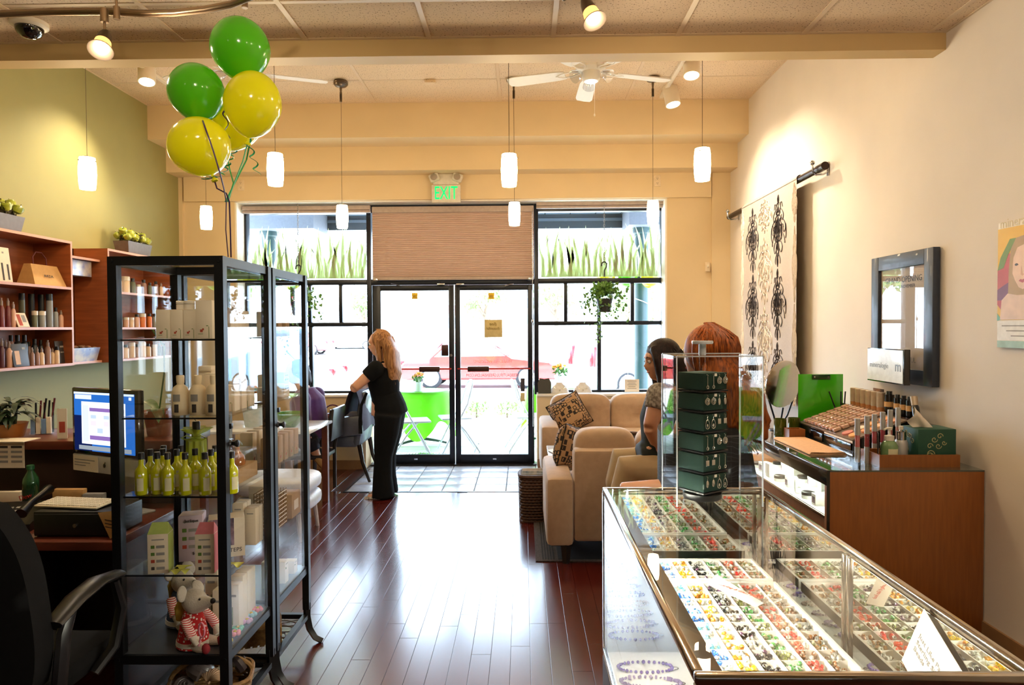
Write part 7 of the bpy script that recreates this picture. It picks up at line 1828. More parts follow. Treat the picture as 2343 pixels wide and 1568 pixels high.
kb_.build('black_scrollwork', M_pk, hg)['kind'] = 'stuff'; wb_.build('white_scrollwork', M_pwh, hg)['kind'] = 'stuff'
# picture frame
PX = XR - .045
fa, fb_ = atx(2134, 700, PX).y, atx(1993, 700, PX).y; pz1 = (atx(2134, 567, PX).z + atx(1993, 591, PX).z) / 2; pz0 = atx(2134, 887, PX).z
pf = thing('picture_frame', 'wide blue black framed grand opening poster on the wall', 'picture', (PX, 0, 0)); M_fr = mat('blue_black_frame', (44, 54, 72), rough=.45, coat=.1)
bw = .085
MB().b2((0, fa, pz0), (.04, fa + bw, pz1), .004).build('frame_side', M_fr, pf); MB().b2((0, fb_ - bw, pz0), (.04, fb_, pz1), .004).build('frame_side', M_fr, pf)
MB().b2((0, fa + bw, pz0), (.04, fb_ - bw, pz0 + bw), .004).build('frame_side', M_fr, pf); MB().b2((0, fa + bw, pz1 - bw), (.04, fb_ - bw, pz1), .004).build('frame_side', M_fr, pf)
MB().b2((.02, fa + bw, pz0 + bw), (.026, fb_ - bw, pz1 - bw)).build('poster_sheet', mat('cream_poster_paper', (206, 190, 172), rough=.6, vary=.02), pf)
MB().b2((.014, fa + bw, pz0 + bw), (.0165, fb_ - bw, pz1 - bw)).build('cover_glass', glass('picture_glass', (.98, .98, .98), ior=1.5, refl=1.0, base=.02), pf)
ym = (fa + fb_) / 2; TM = lambda z: frameM((.0192, ym, z), (0, -1, 0), (0, 0, 1))
text('poster_title', 'GRAND OPENING', .05, TM(pz1 - bw - .07), M_blackp, pf, .0003, sx=.95); text('poster_line', 'IN LATE NOVEMBER', .028, TM(pz1 - bw - .11), M_blackp, pf, .0003); text('poster_foot', 'BEEBEAUTIFUL', .042, TM(pz0 + bw + .05), M_inkgrey, pf, .0003)
for k in range(6): MB().b2((.019, fb_ - bw - .05 - .1, pz1 - .27 - k * .02), (.0195, fb_ - bw - .04, pz1 - .262 - k * .02)).build('poster_text_line', M_inkgrey, pf)
# beauty poster cut by the right edge
QX = XR - .012
qy1 = atx(2285, 650, QX).y; qz1 = atx(2285, 512, QX).z; qz0 = atx(2285, 795, QX).z; qy0 = qy1 - .42
po = thing('beauty_poster', 'beauty poster of a blonde model with colourful silk, cut by the frame edge', 'poster', (QX, 0, 0))
MB().b2((-.004, qy0, qz0), (.006, qy1, qz1), .001).build('poster_board', M_paper, po)
def pr(nm, y0, y1, z0, z1, m, d): MB().b2((-.0042 - d, y0, z0), (-.0042 - d + .0004, y1, z1)).build(nm, m, po)
Hh = qz1 - qz0
pr('photo_ground', qy0, qy1, qz0 + Hh * .22, qz1 - Hh * .05, mat('poster_yellow', (226, 178, 46), rough=.5, vary=.05, scale=6), .0004)
def blob(nm, c, pts, d):
    MB().prism([(p[0], p[1]) for p in pts], .0005, frameM((-.0047 - d, qy1, qz0), (0, -1, 0), (0, 0, 1))).build(nm, mat('poster_%s' % nm, c, rough=.5, vary=.06, scale=20), po, 0)
blob('red_silk', (186, 74, 66), [(0, .28), (.0, .36), (.05, .43), (.12, .44), (.14, .30), (.1, .2), (.04, .16), (0, .2)], .0002)
blob('green_silk', (110, 140, 50), [(0, .36), (.02, .42), (.08, .5), (.12, .5), (.07, .43), (.04, .37)], .0006)
blob('purple_silk', (120, 64, 96), [(0, .22), (.0, .27), (.07, .3), (.12, .26), (.06, .22)], .0008)
blob('hair', (176, 144, 96), [(.07, .2), (.075, .36), (.085, .45), (.12, .5), (.2, .51), (.26, .46), (.28, .3), (.25, .2), (.2, .14), (.1, .14)], .001)
blob('shoulders', (222, 190, 164), [(.02, .13), (.03, .22), (.07, .25), (.13, .24), (.2, .24), (.28, .22), (.33, .13)], .0014)
blob('face', (228, 192, 164), [(.1, .34), (.105, .41), (.13, .455), (.17, .465), (.21, .45), (.225, .4), (.22, .33), (.19, .275), (.165, .265), (.14, .275), (.115, .31)], .0018)
blob('left_eye', (52, 50, 56), [(.113, .378), (.12, .384), (.13, .384), (.138, .377), (.128, .373), (.12, .373)], .0022); blob('right_eye', (54, 50, 56), [(.178, .378), (.187, .384), (.197, .384), (.206, .377), (.195, .373), (.186, .373)], .0022)
blob('lips', (176, 82, 84), [(.14, .303), (.15, .311), (.162, .308), (.175, .311), (.187, .303), (.164, .294)], .0022); blob('nose', (206, 160, 132), [(.155, .372), (.152, .332), (.163, .325), (.174, .332), (.164, .336)], .0022)
blob('teal_corner', (110, 170, 150), [(0, .125), (0, .16), (.03, .13)], .0008)
pr('caption_band', qy0, qy1, qz0 + Hh * .06, qz0 + Hh * .21, mat('poster_caption_white', (232, 230, 226), rough=.6), .0004); pr('bottom_band', qy0, qy1, qz0, qz0 + Hh * .055, mat('poster_pale_teal', (170, 200, 190), rough=.6, vary=.1, scale=20), .0004)
for k in range(3): pr('caption_line', qy1 - .3, qy1 - .03 - .03 * k, qz0 + Hh * (.17 - .04 * k), qz0 + Hh * (.178 - .04 * k), M_inkgrey, .0008)
text('poster_title', 'mineralogie', .06, frameM((-.0052, qy1 - .012, qz1 - .008), (0, -1, 0), (0, 0, 1)), mat('poster_title_gold', (206, 190, 150), rough=.5), po, .0003, 'LEFT')
# ------------------------------------------------------------------ lounge corner
M_sofa = mat('beige_microfibre', (188, 160, 134), rough=.9, vary=.05, scale=20, sheen=.4, bump=.08, bscale=120); M_dleg = mat('dark_wood_leg', (30, 22, 20), rough=.4)
def cushion(mb, c, d, axis='z', p=3.0, M=None, n=14, tuft=None):
    """soft pillow block: superellipsoid; d = full sizes"""
    vs = []; fs = []; e = 2.0 / p
    def sg(v, q): return math.copysign(abs(v) ** q, v)
    N, K = n * 2, n
    for i in range(K + 1):
        a = -math.pi / 2 + math.pi * i / K
        for j in range(N):
            b = 2 * math.pi * j / N
            v = Vector((sg(math.cos(a), e) * sg(math.cos(b), e) * d[0] / 2, sg(math.cos(a), e) * sg(math.sin(b), e) * d[1] / 2, sg(math.sin(a), e) * d[2] / 2))
            if tuft: v = tuft(v)
            vs.append(v)
    for i in range(K):
        for j in range(N): fs.append((i * N + j, i * N + (j + 1) % N, (i + 1) * N + (j + 1) % N, (i + 1) * N + j))
    T = Matrix.Translation(Vector(c))
    return mb.add(vs, fs, T @ M if M else T)
# near loveseat, seen from behind
bx0 = at(1250, 1150, 4.42).x; SW = 1.22
sb = thing('loveseat', 'beige loveseat seen from behind in front of the coffee table', 'sofa', (bx0, 4.42, 0), 0, 'beige loveseats')
for x in (0, SW - .18): MB().box((x + .09, .42, .345), (.18, .84, .45), None, .035).build('arm', M_sofa, sb)
MB().box((SW / 2, .09, .45), (SW - .36, .16, .60), None, .025).build('back_panel', M_sofa, sb)
MB().box((SW / 2, .45, .25), (SW - .37, .72, .2), None, .03).build('seat_base', M_sofa, sb)
hw_ = (SW - .38) / 2
for k in range(2):
    MB_ = MB(); cushion(MB_, (.19 + hw_ * (k + .5), .22, .66), (hw_, .24, .42), p=4.2); MB_.build('back_cushion', M_sofa, sb)
    MB_ = MB(); cushion(MB_, (.19 + hw_ * (k + .5), .56, .40), (hw_, .56, .16), p=5); MB_.build('seat_cushion', M_sofa, sb)
for x in (.13, SW - .13):
    for y in (.05, .78): MB().tube([(x, y, .0), (x, y, .14)], [.024, .036], 4).build('leg', M_dleg, sb)
# far loveseat facing the camera
ax0 = at(1238, 1000, 6.3).x; SA = 1.45
sa = thing('loveseat', 'beige tufted loveseat under the right window facing the room', 'sofa', (ax0, 6.3, 0), 0, 'beige loveseats')
for x in (0, SA - .17): MB().box((x + .085, .42, .40), (.17, .84, .47), None, .035).build('arm', M_sofa, sa)
MB().box((SA / 2, .5, .29), (SA - .34, .68, .2), None, .03).build('seat_base', M_sofa, sa); MB().box((SA / 2, .84, .48), (SA - .3, .14, .62), None, .03).build('back_panel', M_sofa, sa)
hw2 = (SA - .36 + .14) / 2
def tuft(v):
    if v.y < 0:
        g = math.exp(-(v.z / .02) ** 2) * .022; b = math.exp(-((v.x) ** 2 + v.z ** 2) / .0016) * .035
        v = Vector((v.x, v.y + g + b, v.z))
    return v
for k in range(2):
    MB_ = MB(); cushion(MB_, (.11 + hw2 * (k + .5), .70, .665), (hw2, .22, .42), p=4.5, n=22, tuft=tuft); MB_.build('back_cushion', M_sofa, sa)
    MB_ = MB(); cushion(MB_, (.18 + (SA - .36) / 2 * (k + .5), .36, .46), ((SA - .36) / 2, .62, .16), p=5); MB_.build('seat_cushion', M_sofa, sa)
for x in (.1, SA - .1):
    for y in (.05, .78): MB().tube([(x, y, .0), (x, y, .18)], [.022, .034], 4).build('leg', M_dleg, sa)
# patterned pillows
M_pil = mat('brown_black_block_print', (168, 134, 98), rough=.8, vary=.03)
_n = M_pil.node_tree; _tc = [q for q in _n.nodes if q.type == 'TEX_COORD'][0]; _v = _n.nodes.new('ShaderNodeTexVoronoi'); _v.distance = 'CHEBYCHEV'; _v.inputs['Scale'].default_value = 24; _v.inputs['Randomness'].default_value = .75
_n.links.new(_tc.outputs['Object'], _v.inputs['Vector']); _r = _n.nodes.new('ShaderNodeValToRGB'); _r.color_ramp.interpolation = 'CONSTANT'
_r.color_ramp.elements[0].color = (*rgb(176, 142, 108), 1); _r.color_ramp.elements[1].position = .24; _r.color_ramp.elements[1].color = (*rgb(36, 30, 32), 1); _e = _r.color_ramp.elements.new(.42); _e.color = (*rgb(168, 134, 100), 1)
_n.links.new(_v.outputs['Distance'], _r.inputs[0]); _n.links.new(_r.outputs[0], _n.nodes['Principled BSDF'].inputs['Base Color'])
def throw(label, c, rot, s=.42):
    m_ = MB()
    vs = []; N = 14
    def f(sg_): return lambda u, v: ((u - .5) * s * (1 + .06 * (abs(2 * v - 1) ** 4)), sg_ * .085 * (max(0, 1 - (2 * u - 1) ** 4) * max(0, 1 - (2 * v - 1) ** 4)) ** .6, (v - .5) * s * (1 + .06 * (abs(2 * u - 1) ** 4)))
    m_.grid(f(1), N, N).grid(f(-1), N, N)
    t = thing('throw_pillow', label, 'pillow', c, 0, 'patterned throw pillows'); t.rotation_euler = rot
    m_.build('pillow_cover', M_pil, t, 80); MB().tube([((u - .5) * s * 1.05, 0, (v - .5) * s * 1.05) for u, v in ((0, 0), (.5, .02), (1, 0), (.98, .5), (1, 1), (.5, .98), (0, 1), (.02, .5))], .004, 5, closed=True).build('piping', M_blackp, t)
    return t
c = at(1303, 948, 6.76); throw('brown and black block print pillow tilted on the far loveseat', c, (-.25, -.5, .1), .33)
c = at(1301, 1022, 4.98); throw('brown and black block print pillow tucked inside the near loveseat arm', c, (.15, .25, 1.15), .29)
# coffee table
ct = thing('coffee_table', 'low white coffee table between the two loveseats', 'table', (at(1254, 1030, 5.6).x, 5.36, 0))
MB().b2((0, 0, .485), (.95, .6, .52), .006).build('tabletop', mat('white_lacquer', (232, 234, 238), rough=.2, coat=.5), ct)
for x in (.03, .92):
    for y in (.03, .57): MB().b2((x - .02, y - .02, 0), (x + .02, y + .02, .485)).build('leg', M_dleg, ct)
p = atz(1283, 1040, .52); t = thing('magazine', 'open magazine lying on the white coffee table', 'magazine', (p.x + .05, 5.62, .52), .3)
for s_ in (-1, 1): MB().grid(lambda u, v: (s_ * u * .13, (v - .5) * .2, .004 + .012 * math.sin(u * 2.6)), 6, 2).build('page', M_paper, t)
MB().b2((-.13, -.1, 0), (.13, .1, .003)).build('cover', M_inkgrey, t)
t = wicker('round brown wicker bowl on the coffee table behind the sofa', at(1415, 1000, 5.7).x, 5.68, .52, .38, .3, .12, M_wickd, 0, False, 6)
tag(MB().lathe([(.002, 0), (.04, 0), (.045, .06), (.04, .09), (.002, .095)], 18, (at(1302, 1000, 5.75).x, 5.8, .52)).build('candle_jar', mat('red_candle_glass', (160, 30, 30), rough=.1, coat=.6)), 'red glass candle jar on the coffee table', 'candle')
cushm = MB(); cushion(cushm, (at(1412, 1000, 5.7).x, 5.68, .62), (.16, .14, .09), p=2.2); tag(cushm.build('cloth_bundle', mat('dark_plum_cloth', (44, 30, 40), rough=.9)), 'dark folded cloth in the wicker bowl', 'cloth')
# wicker basket of magazines
wb = wicker('square dark wicker basket of magazines beside the near loveseat', at(1219, 1100, 5.55).x, 5.52, 0, .2, .25, .36, M_wickd, 0, False, 16, 'magazine_basket', 1.06)
for k in range(4):
    t = thing('magazine', 'glossy magazine standing in the dark wicker basket, %s from front' % ORD[k], 'magazine', (at(1219, 1100, 5.55).x - .012 + .006 * k, 5.45 + .045 * k, .012), .1 * k)
    o = MB().b2((-.08, -.006, 0), (.085, .006, .37 + .012 * (k % 3)), .002).build('pages', M_paper, t); q = MB().b2((-.086, -.008, 0), (.086, -.0062, .372 + .012 * (k % 3))).build('cover', mat('magazine_cover_%d' % k, [(176, 186, 196), (120, 140, 160), (206, 196, 190), (90, 96, 110)][k], rough=.25, tint2=(226, 226, 226), scale=16), t)
    t.rotation_euler = (0, .0, .03 * k)
# rug
rx0 = atz(1226, 1290, 0).x
rg = thing('rug', 'grey flatweave rug with black stripes under the loveseat', 'rug', (rx0, 4.49, 0))
M_rug = mat('grey_flatweave', (84, 78, 78), rough=.95, vary=.2, scale=90, bump=.3, bscale=300); M_rugb = mat('black_rug_stripe', (26, 26, 30), rough=.95, vary=.1, scale=90)
MB().b2((0, 0, 0.0005), (1.3, 1.9, .008), .002).build('rug_field', M_rug, rg)
for k in range(5): MB().b2((.045 + k * .018, .03, .008), (.054 + k * .018, 1.87, .0095)).build('stripe', M_rugb, rg)
MB().b2((.15, .03, .008), (1.27, 1.87, .0095)).build('dark_field', M_rugb, rg)
# sill display: necklace busts, stand, sign
SZL = SILL + .026
M_bust = mat('white_leather_bust', (230, 232, 238), rough=.4)
for k, (px, lab) in enumerate(((1280, 'white necklace bust on the sill behind the sofa, left one'), (1333, 'white necklace bust on the sill behind the sofa, right one'))):
    t = thing('necklace_bust', lab, 'display bust', (at(px, 890, 7.6).x, 7.6, SZL), 0, 'white necklace busts')
    MB().lathe([(.002, 0), (.1, 0), (.105, .01), (.095, .05), (.06, .085), (.04, .1), (.036, .12), (.002, .122)], 24, sy=.5).build('bust_form', M_bust, t)
    MB().tube([Vector((.07 * math.cos(a), -.03 - .015 * abs(math.sin(a)), .088 - .045 * abs(math.sin(a)))) for a in [math.pi * i / 12 for i in range(13)]], .003, 5).ball((0, -.055, .035), (.008, .004, .012), 8, 6).build('necklace', M_sil, t)
p = at(1240, 925, 7.55)
t = thing('necklace_stand', 'small black velvet necklace stand on the sill end', 'display stand', (p.x + .03, 7.56, SZL)); MB().prism([(-.07, 0), (.07, 0), (.075, .12), (.05, .17), (.0, .16), (-.05, .17), (-.075, .12)], .012, frameM((0, 0, 0), (1, 0, 0), (0, .25, 1))).build('velvet_panel', M_blackp, t); MB().b2((-.06, 0, 0), (.06, .07, .008)).build('foot', M_blackp, t)
p = at(1450, 880, 7.6)
t = thing('sign_holder', 'clear acrylic sign holder with printed sheet on the sill', 'sign holder', (p.x, 7.6, SZL)); MB().b2((-.11, 0, 0), (.11, .004, .22)).b2((-.11, -.0, 0), (.11, .07, .004)).build('acrylic_panel', M_acr, t); MB().b2((-.1, -.002, .01), (.06, -.0005, .15)).build('printed_sheet', M_paper, t)
for k in range(5): MB().b2((-.07 + .01 * (k % 2), -.0028, .125 - k * .02), (.03 - .01 * (k % 2), -.002, .131 - k * .02)).build('printed_line', M_inkgrey, t)

# ------------------------------------------------------------------ left waiting area
ac = thing('armchair', 'grey leather armchair with dark splayed legs under the left window', 'chair', (at(782, 1000, 7.08).x, 7.08, 0), math.radians(-90))
M_leath = mat('blue_grey_leather', (92, 98, 110), rough=.35, vary=.05, coat=.2)
# local: faces -y -> world -x after the turn
MB().box((0, -.02, .42), (.5, .5, .14), None, .04).build('seat', M_leath, ac)
MB().box((0, .25, .64), (.52, .09, .56), (-.16, 0, 0), .04).build('backrest', M_leath, ac)
for s in (-1, 1):
    MB().box((s * .28, .04, .56), (.07, .48, .2), (.12, 0, 0), .03).build('arm', M_leath, ac)
    MB().tube([(s * .23, -.22, 0), (s * .23, -.21, .36)], [.016, .026], 4).build('front_leg', M_dleg, ac); MB().tube([(s * .23, .34, 0), (s * .23, .27, .2), (s * .23, .24, .38)], [.015, .02, .026], 6).build('rear_leg', M_dleg, ac)
# coat draped over its back
def coat(u, v):
    y = -.36 + .72 * u; a = (v - .45) * 2.3
    return (.215 + .13 * math.sin(a * .8) + .012 * math.sin(9 * u), y * (1 + .12 * abs(a)), .955 - .26 * a * a + .02 * math.sin(5 * u))
tag(MB().grid(lambda u, v: tuple(Vector((at(782, 1000, 7.08).x, 7.08, 0)) + Vector(coat(u, v))), 22, 16).build('draped_coat', mat('dark_plum_coat', (46, 34, 52), rough=.9, vary=.1), None, 80), 'dark coat draped over the back of the grey armchair', 'coat')
hb = thing('handbag', 'burgundy leather handbag on the seat of the grey armchair', 'handbag', (at(765, 985, 7.0).x, 6.95, .49))
m_ = MB(); cushion(m_, (0, 0, .1), (.26, .14, .2), p=2.6); m_.build('bag_body', mat('burgundy_leather', (88, 22, 40), rough=.35), hb)
MB().tube([Vector((.09 * math.cos(a), 0, .19 + .09 * math.sin(a))) for a in [math.pi * i / 10 for i in range(11)]], .007, 6).build('handle', mat('burgundy_leather', (88, 22, 40)), hb)
# white side table and ottoman behind the cabinets
wt2 = thing('side_table', 'white topped table with brown legs behind the glass cabinets', 'table', (at(738, 975, 5.85).x, 5.5, 0))
MB().b2((-.95, 0, .695), (0, .66, .72), .006).build('tabletop', mat('white_lacquer', (232, 234, 238)), wt2)
for x in (-.9, -.05):
    for y in (.06, .6): MB().b2((x - .025, y - .025, 0), (x + .025, y + .025, .695)).build('leg', mat('reddish_brown_wood', (110, 56, 36), rough=.5, vary=.1), wt2)
ot = thing('ottoman', 'white rounded two-cushion ottoman on pale legs behind the cabinet', 'ottoman', (at(732, 1100, 5.2).x - .28, 5.12, 0)); M_wl = mat('white_blue_leather', (214, 218, 230), rough=.4)
for z in (.26, .39): m_ = MB(); cushion(m_, (0, 0, z), (.56, .52, .14), p=4); m_.build('cushion', M_wl, ot)
for x in (-.2, .2):
    for y in (-.19, .19): MB().tube([(x * 1.1, y * 1.1, 0), (x, y, .2)], [.014, .02], 8).build('leg', M_wl, ot)
flowerpot('pot of yellow flowers on the white table behind the cabinets', at(580, 950, 5.8).x, 5.8, .72, 1.4, random.Random(17))
t = bottle('green glass bowl on the white table behind the farther cabinet', at(664, 960, 5.75).x, 5.75, .72, [(.002, 0), (.05, 0), (.1, .05), (.14, .12), (.135, .12), (.095, .055), (.045, .008), (.002, .006)], 28, mat('green_glass_bowl_material', (60, 160, 70), rough=.08, coat=1, trans=.4), None, [('foot_ring', [(.05, 0), (.052, .006), (.04, .006)], M_lf)], 'bowl', 'glass_bowl')
# ------------------------------------------------------------------ people
def skin(mb, name, m, parent, vox=.011, it=5, smooth=True):
    """fuse overlapping limbs into one continuous surface"""
    me = mb.mesh(name + '_raw', m, 0); ob = bpy.data.objects.new(name + '_raw', me); COL.objects.link(ob)
    r_ = ob.modifiers.new('r', 'REMESH'); r_.mode = 'VOXEL'; r_.voxel_size = vox
    s_ = ob.modifiers.new('s', 'SMOOTH'); s_.factor = .5; s_.iterations = it
    dg = bpy.context.evaluated_depsgraph_get(); out = bpy.data.meshes.new_from_object(ob.evaluated_get(dg)); out.name = name
    bpy.data.objects.remove(ob); bpy.data.meshes.remove(me)
    out.materials.clear(); out.materials.append(m); out.polygons.foreach_set('use_smooth', [True] * len(out.polygons))
    return obj(name, out, parent)
M_skin = mat('light_skin', (222, 170, 142), rough=.5, vary=.03, scale=8, sss=.1); M_skin2 = mat('tan_skin', (206, 152, 122), rough=.5, vary=.03, scale=8, sss=.1)
M_eye = mat('eye_white', (230, 226, 222), rough=.2); M_iris = mat('dark_iris', (40, 28, 22), rough=.2); M_lip = mat('lip_rose', (178, 96, 92), rough=.4)
def hair_mat(name, c, c2): return mat(name, c, rough=.5, spec=.25, tint2=c2, scale=26, stretch=(5, 5, .35), bump=.25, bscale=60)
def head(mb, c, f, h=.215, up=Vector((0, 0, 1))):
    """skull, jaw, nose and ears into mb; c head centre, f facing direction; returns frame"""
    f = Vector(f).normalized(); up = (up - f * up.dot(f)).normalized(); s = f.cross(up)
    M = Matrix(((f.x, s.x, up.x, c[0]), (f.y, s.y, up.y, c[1]), (f.z, s.z, up.z, c[2]), (0, 0, 0, 1))); k = h / .215
    R_ = M.to_3x3().to_4x4()
    def B(p, r): mb.ball(M @ (Vector(p) * k), tuple(v * k for v in r), 16, 10, R_)
    B((-.012, 0, .028), (.09, .07, .08)); B((.018, 0, -.02), (.066, .056, .075)); B((.04, 0, -.07), (.036, .036, .03)); B((.085, 0, -.018), (.014, .011, .02)); B((.078, 0, .002), (.009, .008, .024)); B((.064, 0, -.053), (.016, .026, .012))
    B((.055, 0, .03), (.032, .055, .022))
    for sg in (-1, 1): B((-.008, .07 * sg, -.006), (.015, .008, .028)); B((.05, .03 * sg, -.022), (.02, .02, .02))
    return M, k
def face_parts(M, k, t):
    for sg in (-1, 1):
        o = MB().ball(M @ (Vector((.072, .028 * sg, .006)) * k), .0095 * k, 10, 7).build('eye', M_eye, t); MB().ball(M @ (Vector((.0785, .0285 * sg, .006)) * k), .0048 * k, 8, 6).build('iris', M_iris, o)
        MB().tube([M @ (Vector((.083, .012 * sg, .026)) * k), M @ (Vector((.082, .03 * sg, .032)) * k), M @ (Vector((.07, .047 * sg, .026)) * k)], .0018 * k, 5).build('eyebrow', M_iris, t)
    MB().ball(M @ (Vector((.0785, 0, -.05)) * k), (.006 * k, .019 * k, .006 * k), 10, 6, M.to_3x3().to_4x4()).build('lips', M_lip, t)
def hand(mb, w, d, n, L=.175, curl=.5, thumb=1):
    """palm and five fingers from wrist w along d, n = back of hand direction"""
    w, d, n = Vector(w), Vector(d).normalized(), Vector(n); n = (n - d * n.dot(d)).normalized(); s = d.cross(n)
    k = L / .175
    mb.tube([w - d * .02, w + d * .03 * k, w + d * .085 * k], [.026 * k, .034 * k, .036 * k], 10, True, .5)
    for i, (off, ln) in enumerate(((-.027, .075), (-.009, .085), (.009, .08), (.027, .062))):
        p = w + d * .08 * k + s * off * k; pts = [p]; dd = d.copy()
        for q in range(3):
            dd = (dd - n * curl * .55).normalized(); pts.append(pts[-1] + dd * ln * k / 3)
        mb.tube(pts, [.0095 * k, .009 * k, .0085 * k, .0065 * k], 7)
    p = w + d * .02 * k - s * .026 * k * thumb; mb.tube([p, p + (d * .6 - s * thumb * .8).normalized() * .035 * k, p + (d * .9 - s * thumb * .6 - n * .4).normalized() * .065 * k], [.013 * k, .011 * k, .008 * k], 7)

def strands(hc, crown, fn, n, m, t, r=.0042, seed=1):
    g = random.Random(seed); b = MB()
    for i in range(n):
        pts = [Vector(hc) + Vector(crown) + Vector((g.uniform(-.02, .02), g.uniform(-.02, .02), 0))] + [Vector(p) + Vector((g.uniform(-.006, .006), g.uniform(-.006, .006), g.uniform(-.012, .012))) for p in fn(i / (n - 1), g)]
        k = len(pts); q = []
        for j in range(k - 1):
            a, b0, c, d = pts[max(j - 1, 0)], pts[j], pts[j + 1], pts[min(j + 2, k - 1)]
            for w_ in (0, .33, .67): q.append(.5 * ((2 * b0) + (c - a) * w_ + (2 * a - 5 * b0 + 4 * c - d) * w_ ** 2 + (3 * b0 - a - 3 * c + d) * w_ ** 3))
        q.append(pts[-1]); b.tube(q, [r * (1.1 - .9 * (u / len(q)) ** 3) for u in range(len(q))], 4)
    b.build('hair_strands', m, t, 80)['kind'] = 'stuff'
# ---- standing woman, facing left, arms crossed
SYW = 6.27; sc_ = F / SYW
def S(px, py, dy=0.0): p = at(px, py, SYW); return Vector((p.x, SYW + dy, p.z))
w = thing('person', 'standing woman with long blonde hair, black clothes and crossed arms', 'person', (S(885, 1130).x, SYW, 0)); O = -Vector((S(885, 1130).x, SYW, 0))
def T(v): return v + O
b = MB(); hc = T(S(866, 786)); M, k = head(b, hc, (-1, -.08, -.22), .222)
b.tube([hc + Vector((.01, 0, -.05)), T(S(876, 828))], [.05, .055], 12)
sh = [T(S(868, 842, -.16)), T(S(884, 842, .16))]
b.tube([T(S(876, 830)), T(S(880, 870)), T(S(880, 910)), T(S(886, 945))], [.1, .135, .12, .15], 16)
for i, dy in enumerate((-1, 1)):
    shp = sh[i]; el = T(S(838 if i == 0 else 850, 884, -.19 * -dy)) ; b.ball(shp, .062, 12, 8)
    el = T(S(823, 884, .2 * dy)); b.tube([shp, shp.lerp(el, .5), el], [.056, .05, .043], 12)
    wr = T(S(822, 880 + 5 * dy, -.1 * dy)); b.tube([el, el.lerp(wr, .5) + Vector((-.03, 0, 0)), wr], [.044, .038, .028], 10); hand(b, wr, (.2, -dy * .9, .15), (-1, 0, .1), .165, .4)
for dy in (-.085, .085):
    hp, kn, an = T(S(888, 950, dy)), T(S(880, 1042, dy)), T(S(876, 1120, dy)); b.tube([hp, kn, an], [.1, .062, .042], 12)
    b.tube([an, T(S(862, 1132, dy)), T(S(846, 1133, dy))], [.04, .034, .026], 10)
skin(b, 'body', M_skin, w, .011, 4)
face_parts(M, k, w)
M_blkc = mat('black_cotton', (13, 17, 22), rough=.9, vary=.08, scale=30, spec=.2)
b = MB(); b.tube([T(S(875, 826)), T(S(874, 845)), T(S(878, 872)), T(S(882, 905)), T(S(889, 930))], [.07, .125, .15, .132, .15], 18)
for i, dy in enumerate((-1, 1)):
    el = T(S(823, 884, .2 * dy)); b.ball(sh[i], .078, 12, 8).tube([sh[i], sh[i].lerp(el, .42)], [.076, .068], 12)
skin(b, 'shirt', M_blkc, w, .012, 4)
b = MB(); b.tube([T(S(884, 900)), T(S(890, 930)), T(S(896, 952))], [.128, .158, .16], 18)
for dy in (-.09, .09):
    b.tube([T(S(893, 945, dy)), T(S(890, 985, dy)), T(S(882, 1040, dy)), T(S(880, 1085, dy)), T(S(882, 1132, dy))], [.128, .112, .084, .088, .106], 14)
skin(b, 'trousers', M_blkc, w, .012, 4)
MB().tube([T(S(846, 896, -.12)), T(S(834, 925, -.13)), T(S(831, 960, -.12)), T(S(832, 988, -.12))], [.012, .014, .016, .018], 8, True, .6).build('sash', M_blkc, w)
for dy in (-.085, .085):
    b = MB(); b.tube([T(S(872, 1134, dy)), T(S(856, 1134, dy)), T(S(840, 1136, dy))], [.042, .04, .03], 10, True, .6); b.build('shoe', mat('striped_grey_shoe', (120, 116, 120), rough=.6, tint2=(220, 216, 210), scale=60), w)
b = MB(); up_ = Vector((0, 0, 1))
b.ball(hc + Vector((.028, 0, .035)), (.1, .092, .098), 18, 12)
for q in range(15):
    a = -1.25 + q * .18; sy_ = math.sin(a) * .1; r0 = hc + Vector((.055 + .03 * math.cos(a), sy_, .05)); e_ = T(S(908 - abs(a) * 8, 892 - abs(a) * 22, sy_ * 1.15))
    b.tube([r0, r0.lerp(e_, .35) + Vector((.035, 0, .02)), r0.lerp(e_, .7) + Vector((.03, 0, .0)), e_], [.045, .05, .044, .014], 8)
for sg in (-1, 1): b.tube([hc + Vector((-.03, .05 * sg, .085)), hc + Vector((.0, .085 * sg, .02)), hc + Vector((.02, .09 * sg, -.08)), hc + Vector((.035, .09 * sg, -.17))], [.024, .024, .028, .018], 8)
hm = hair_mat('blonde_hair', (190, 142, 96), (112, 74, 50)); skin(b, 'hair', hm, w, .010, 3)
def bl(u, g):
    a = -1.5 + 3 * u; sy_ = math.sin(a) * .1; c_ = math.cos(a); e_ = T(S(910 - abs(a) * 6 + g.uniform(-4, 4), 898 - abs(a) * 24 + g.uniform(-8, 8), sy_ * 1.1))
    return [hc + Vector((.045 + .08 * c_, sy_ * 1.0, .05)), hc + Vector((.055 + .095 * c_, sy_ * 1.12, -.06)), (hc + Vector((.06 + .1 * c_, sy_ * 1.15, -.16))).lerp(e_, .25), e_]
strands(hc, (.0, 0, .13), bl, 70, hm, w)

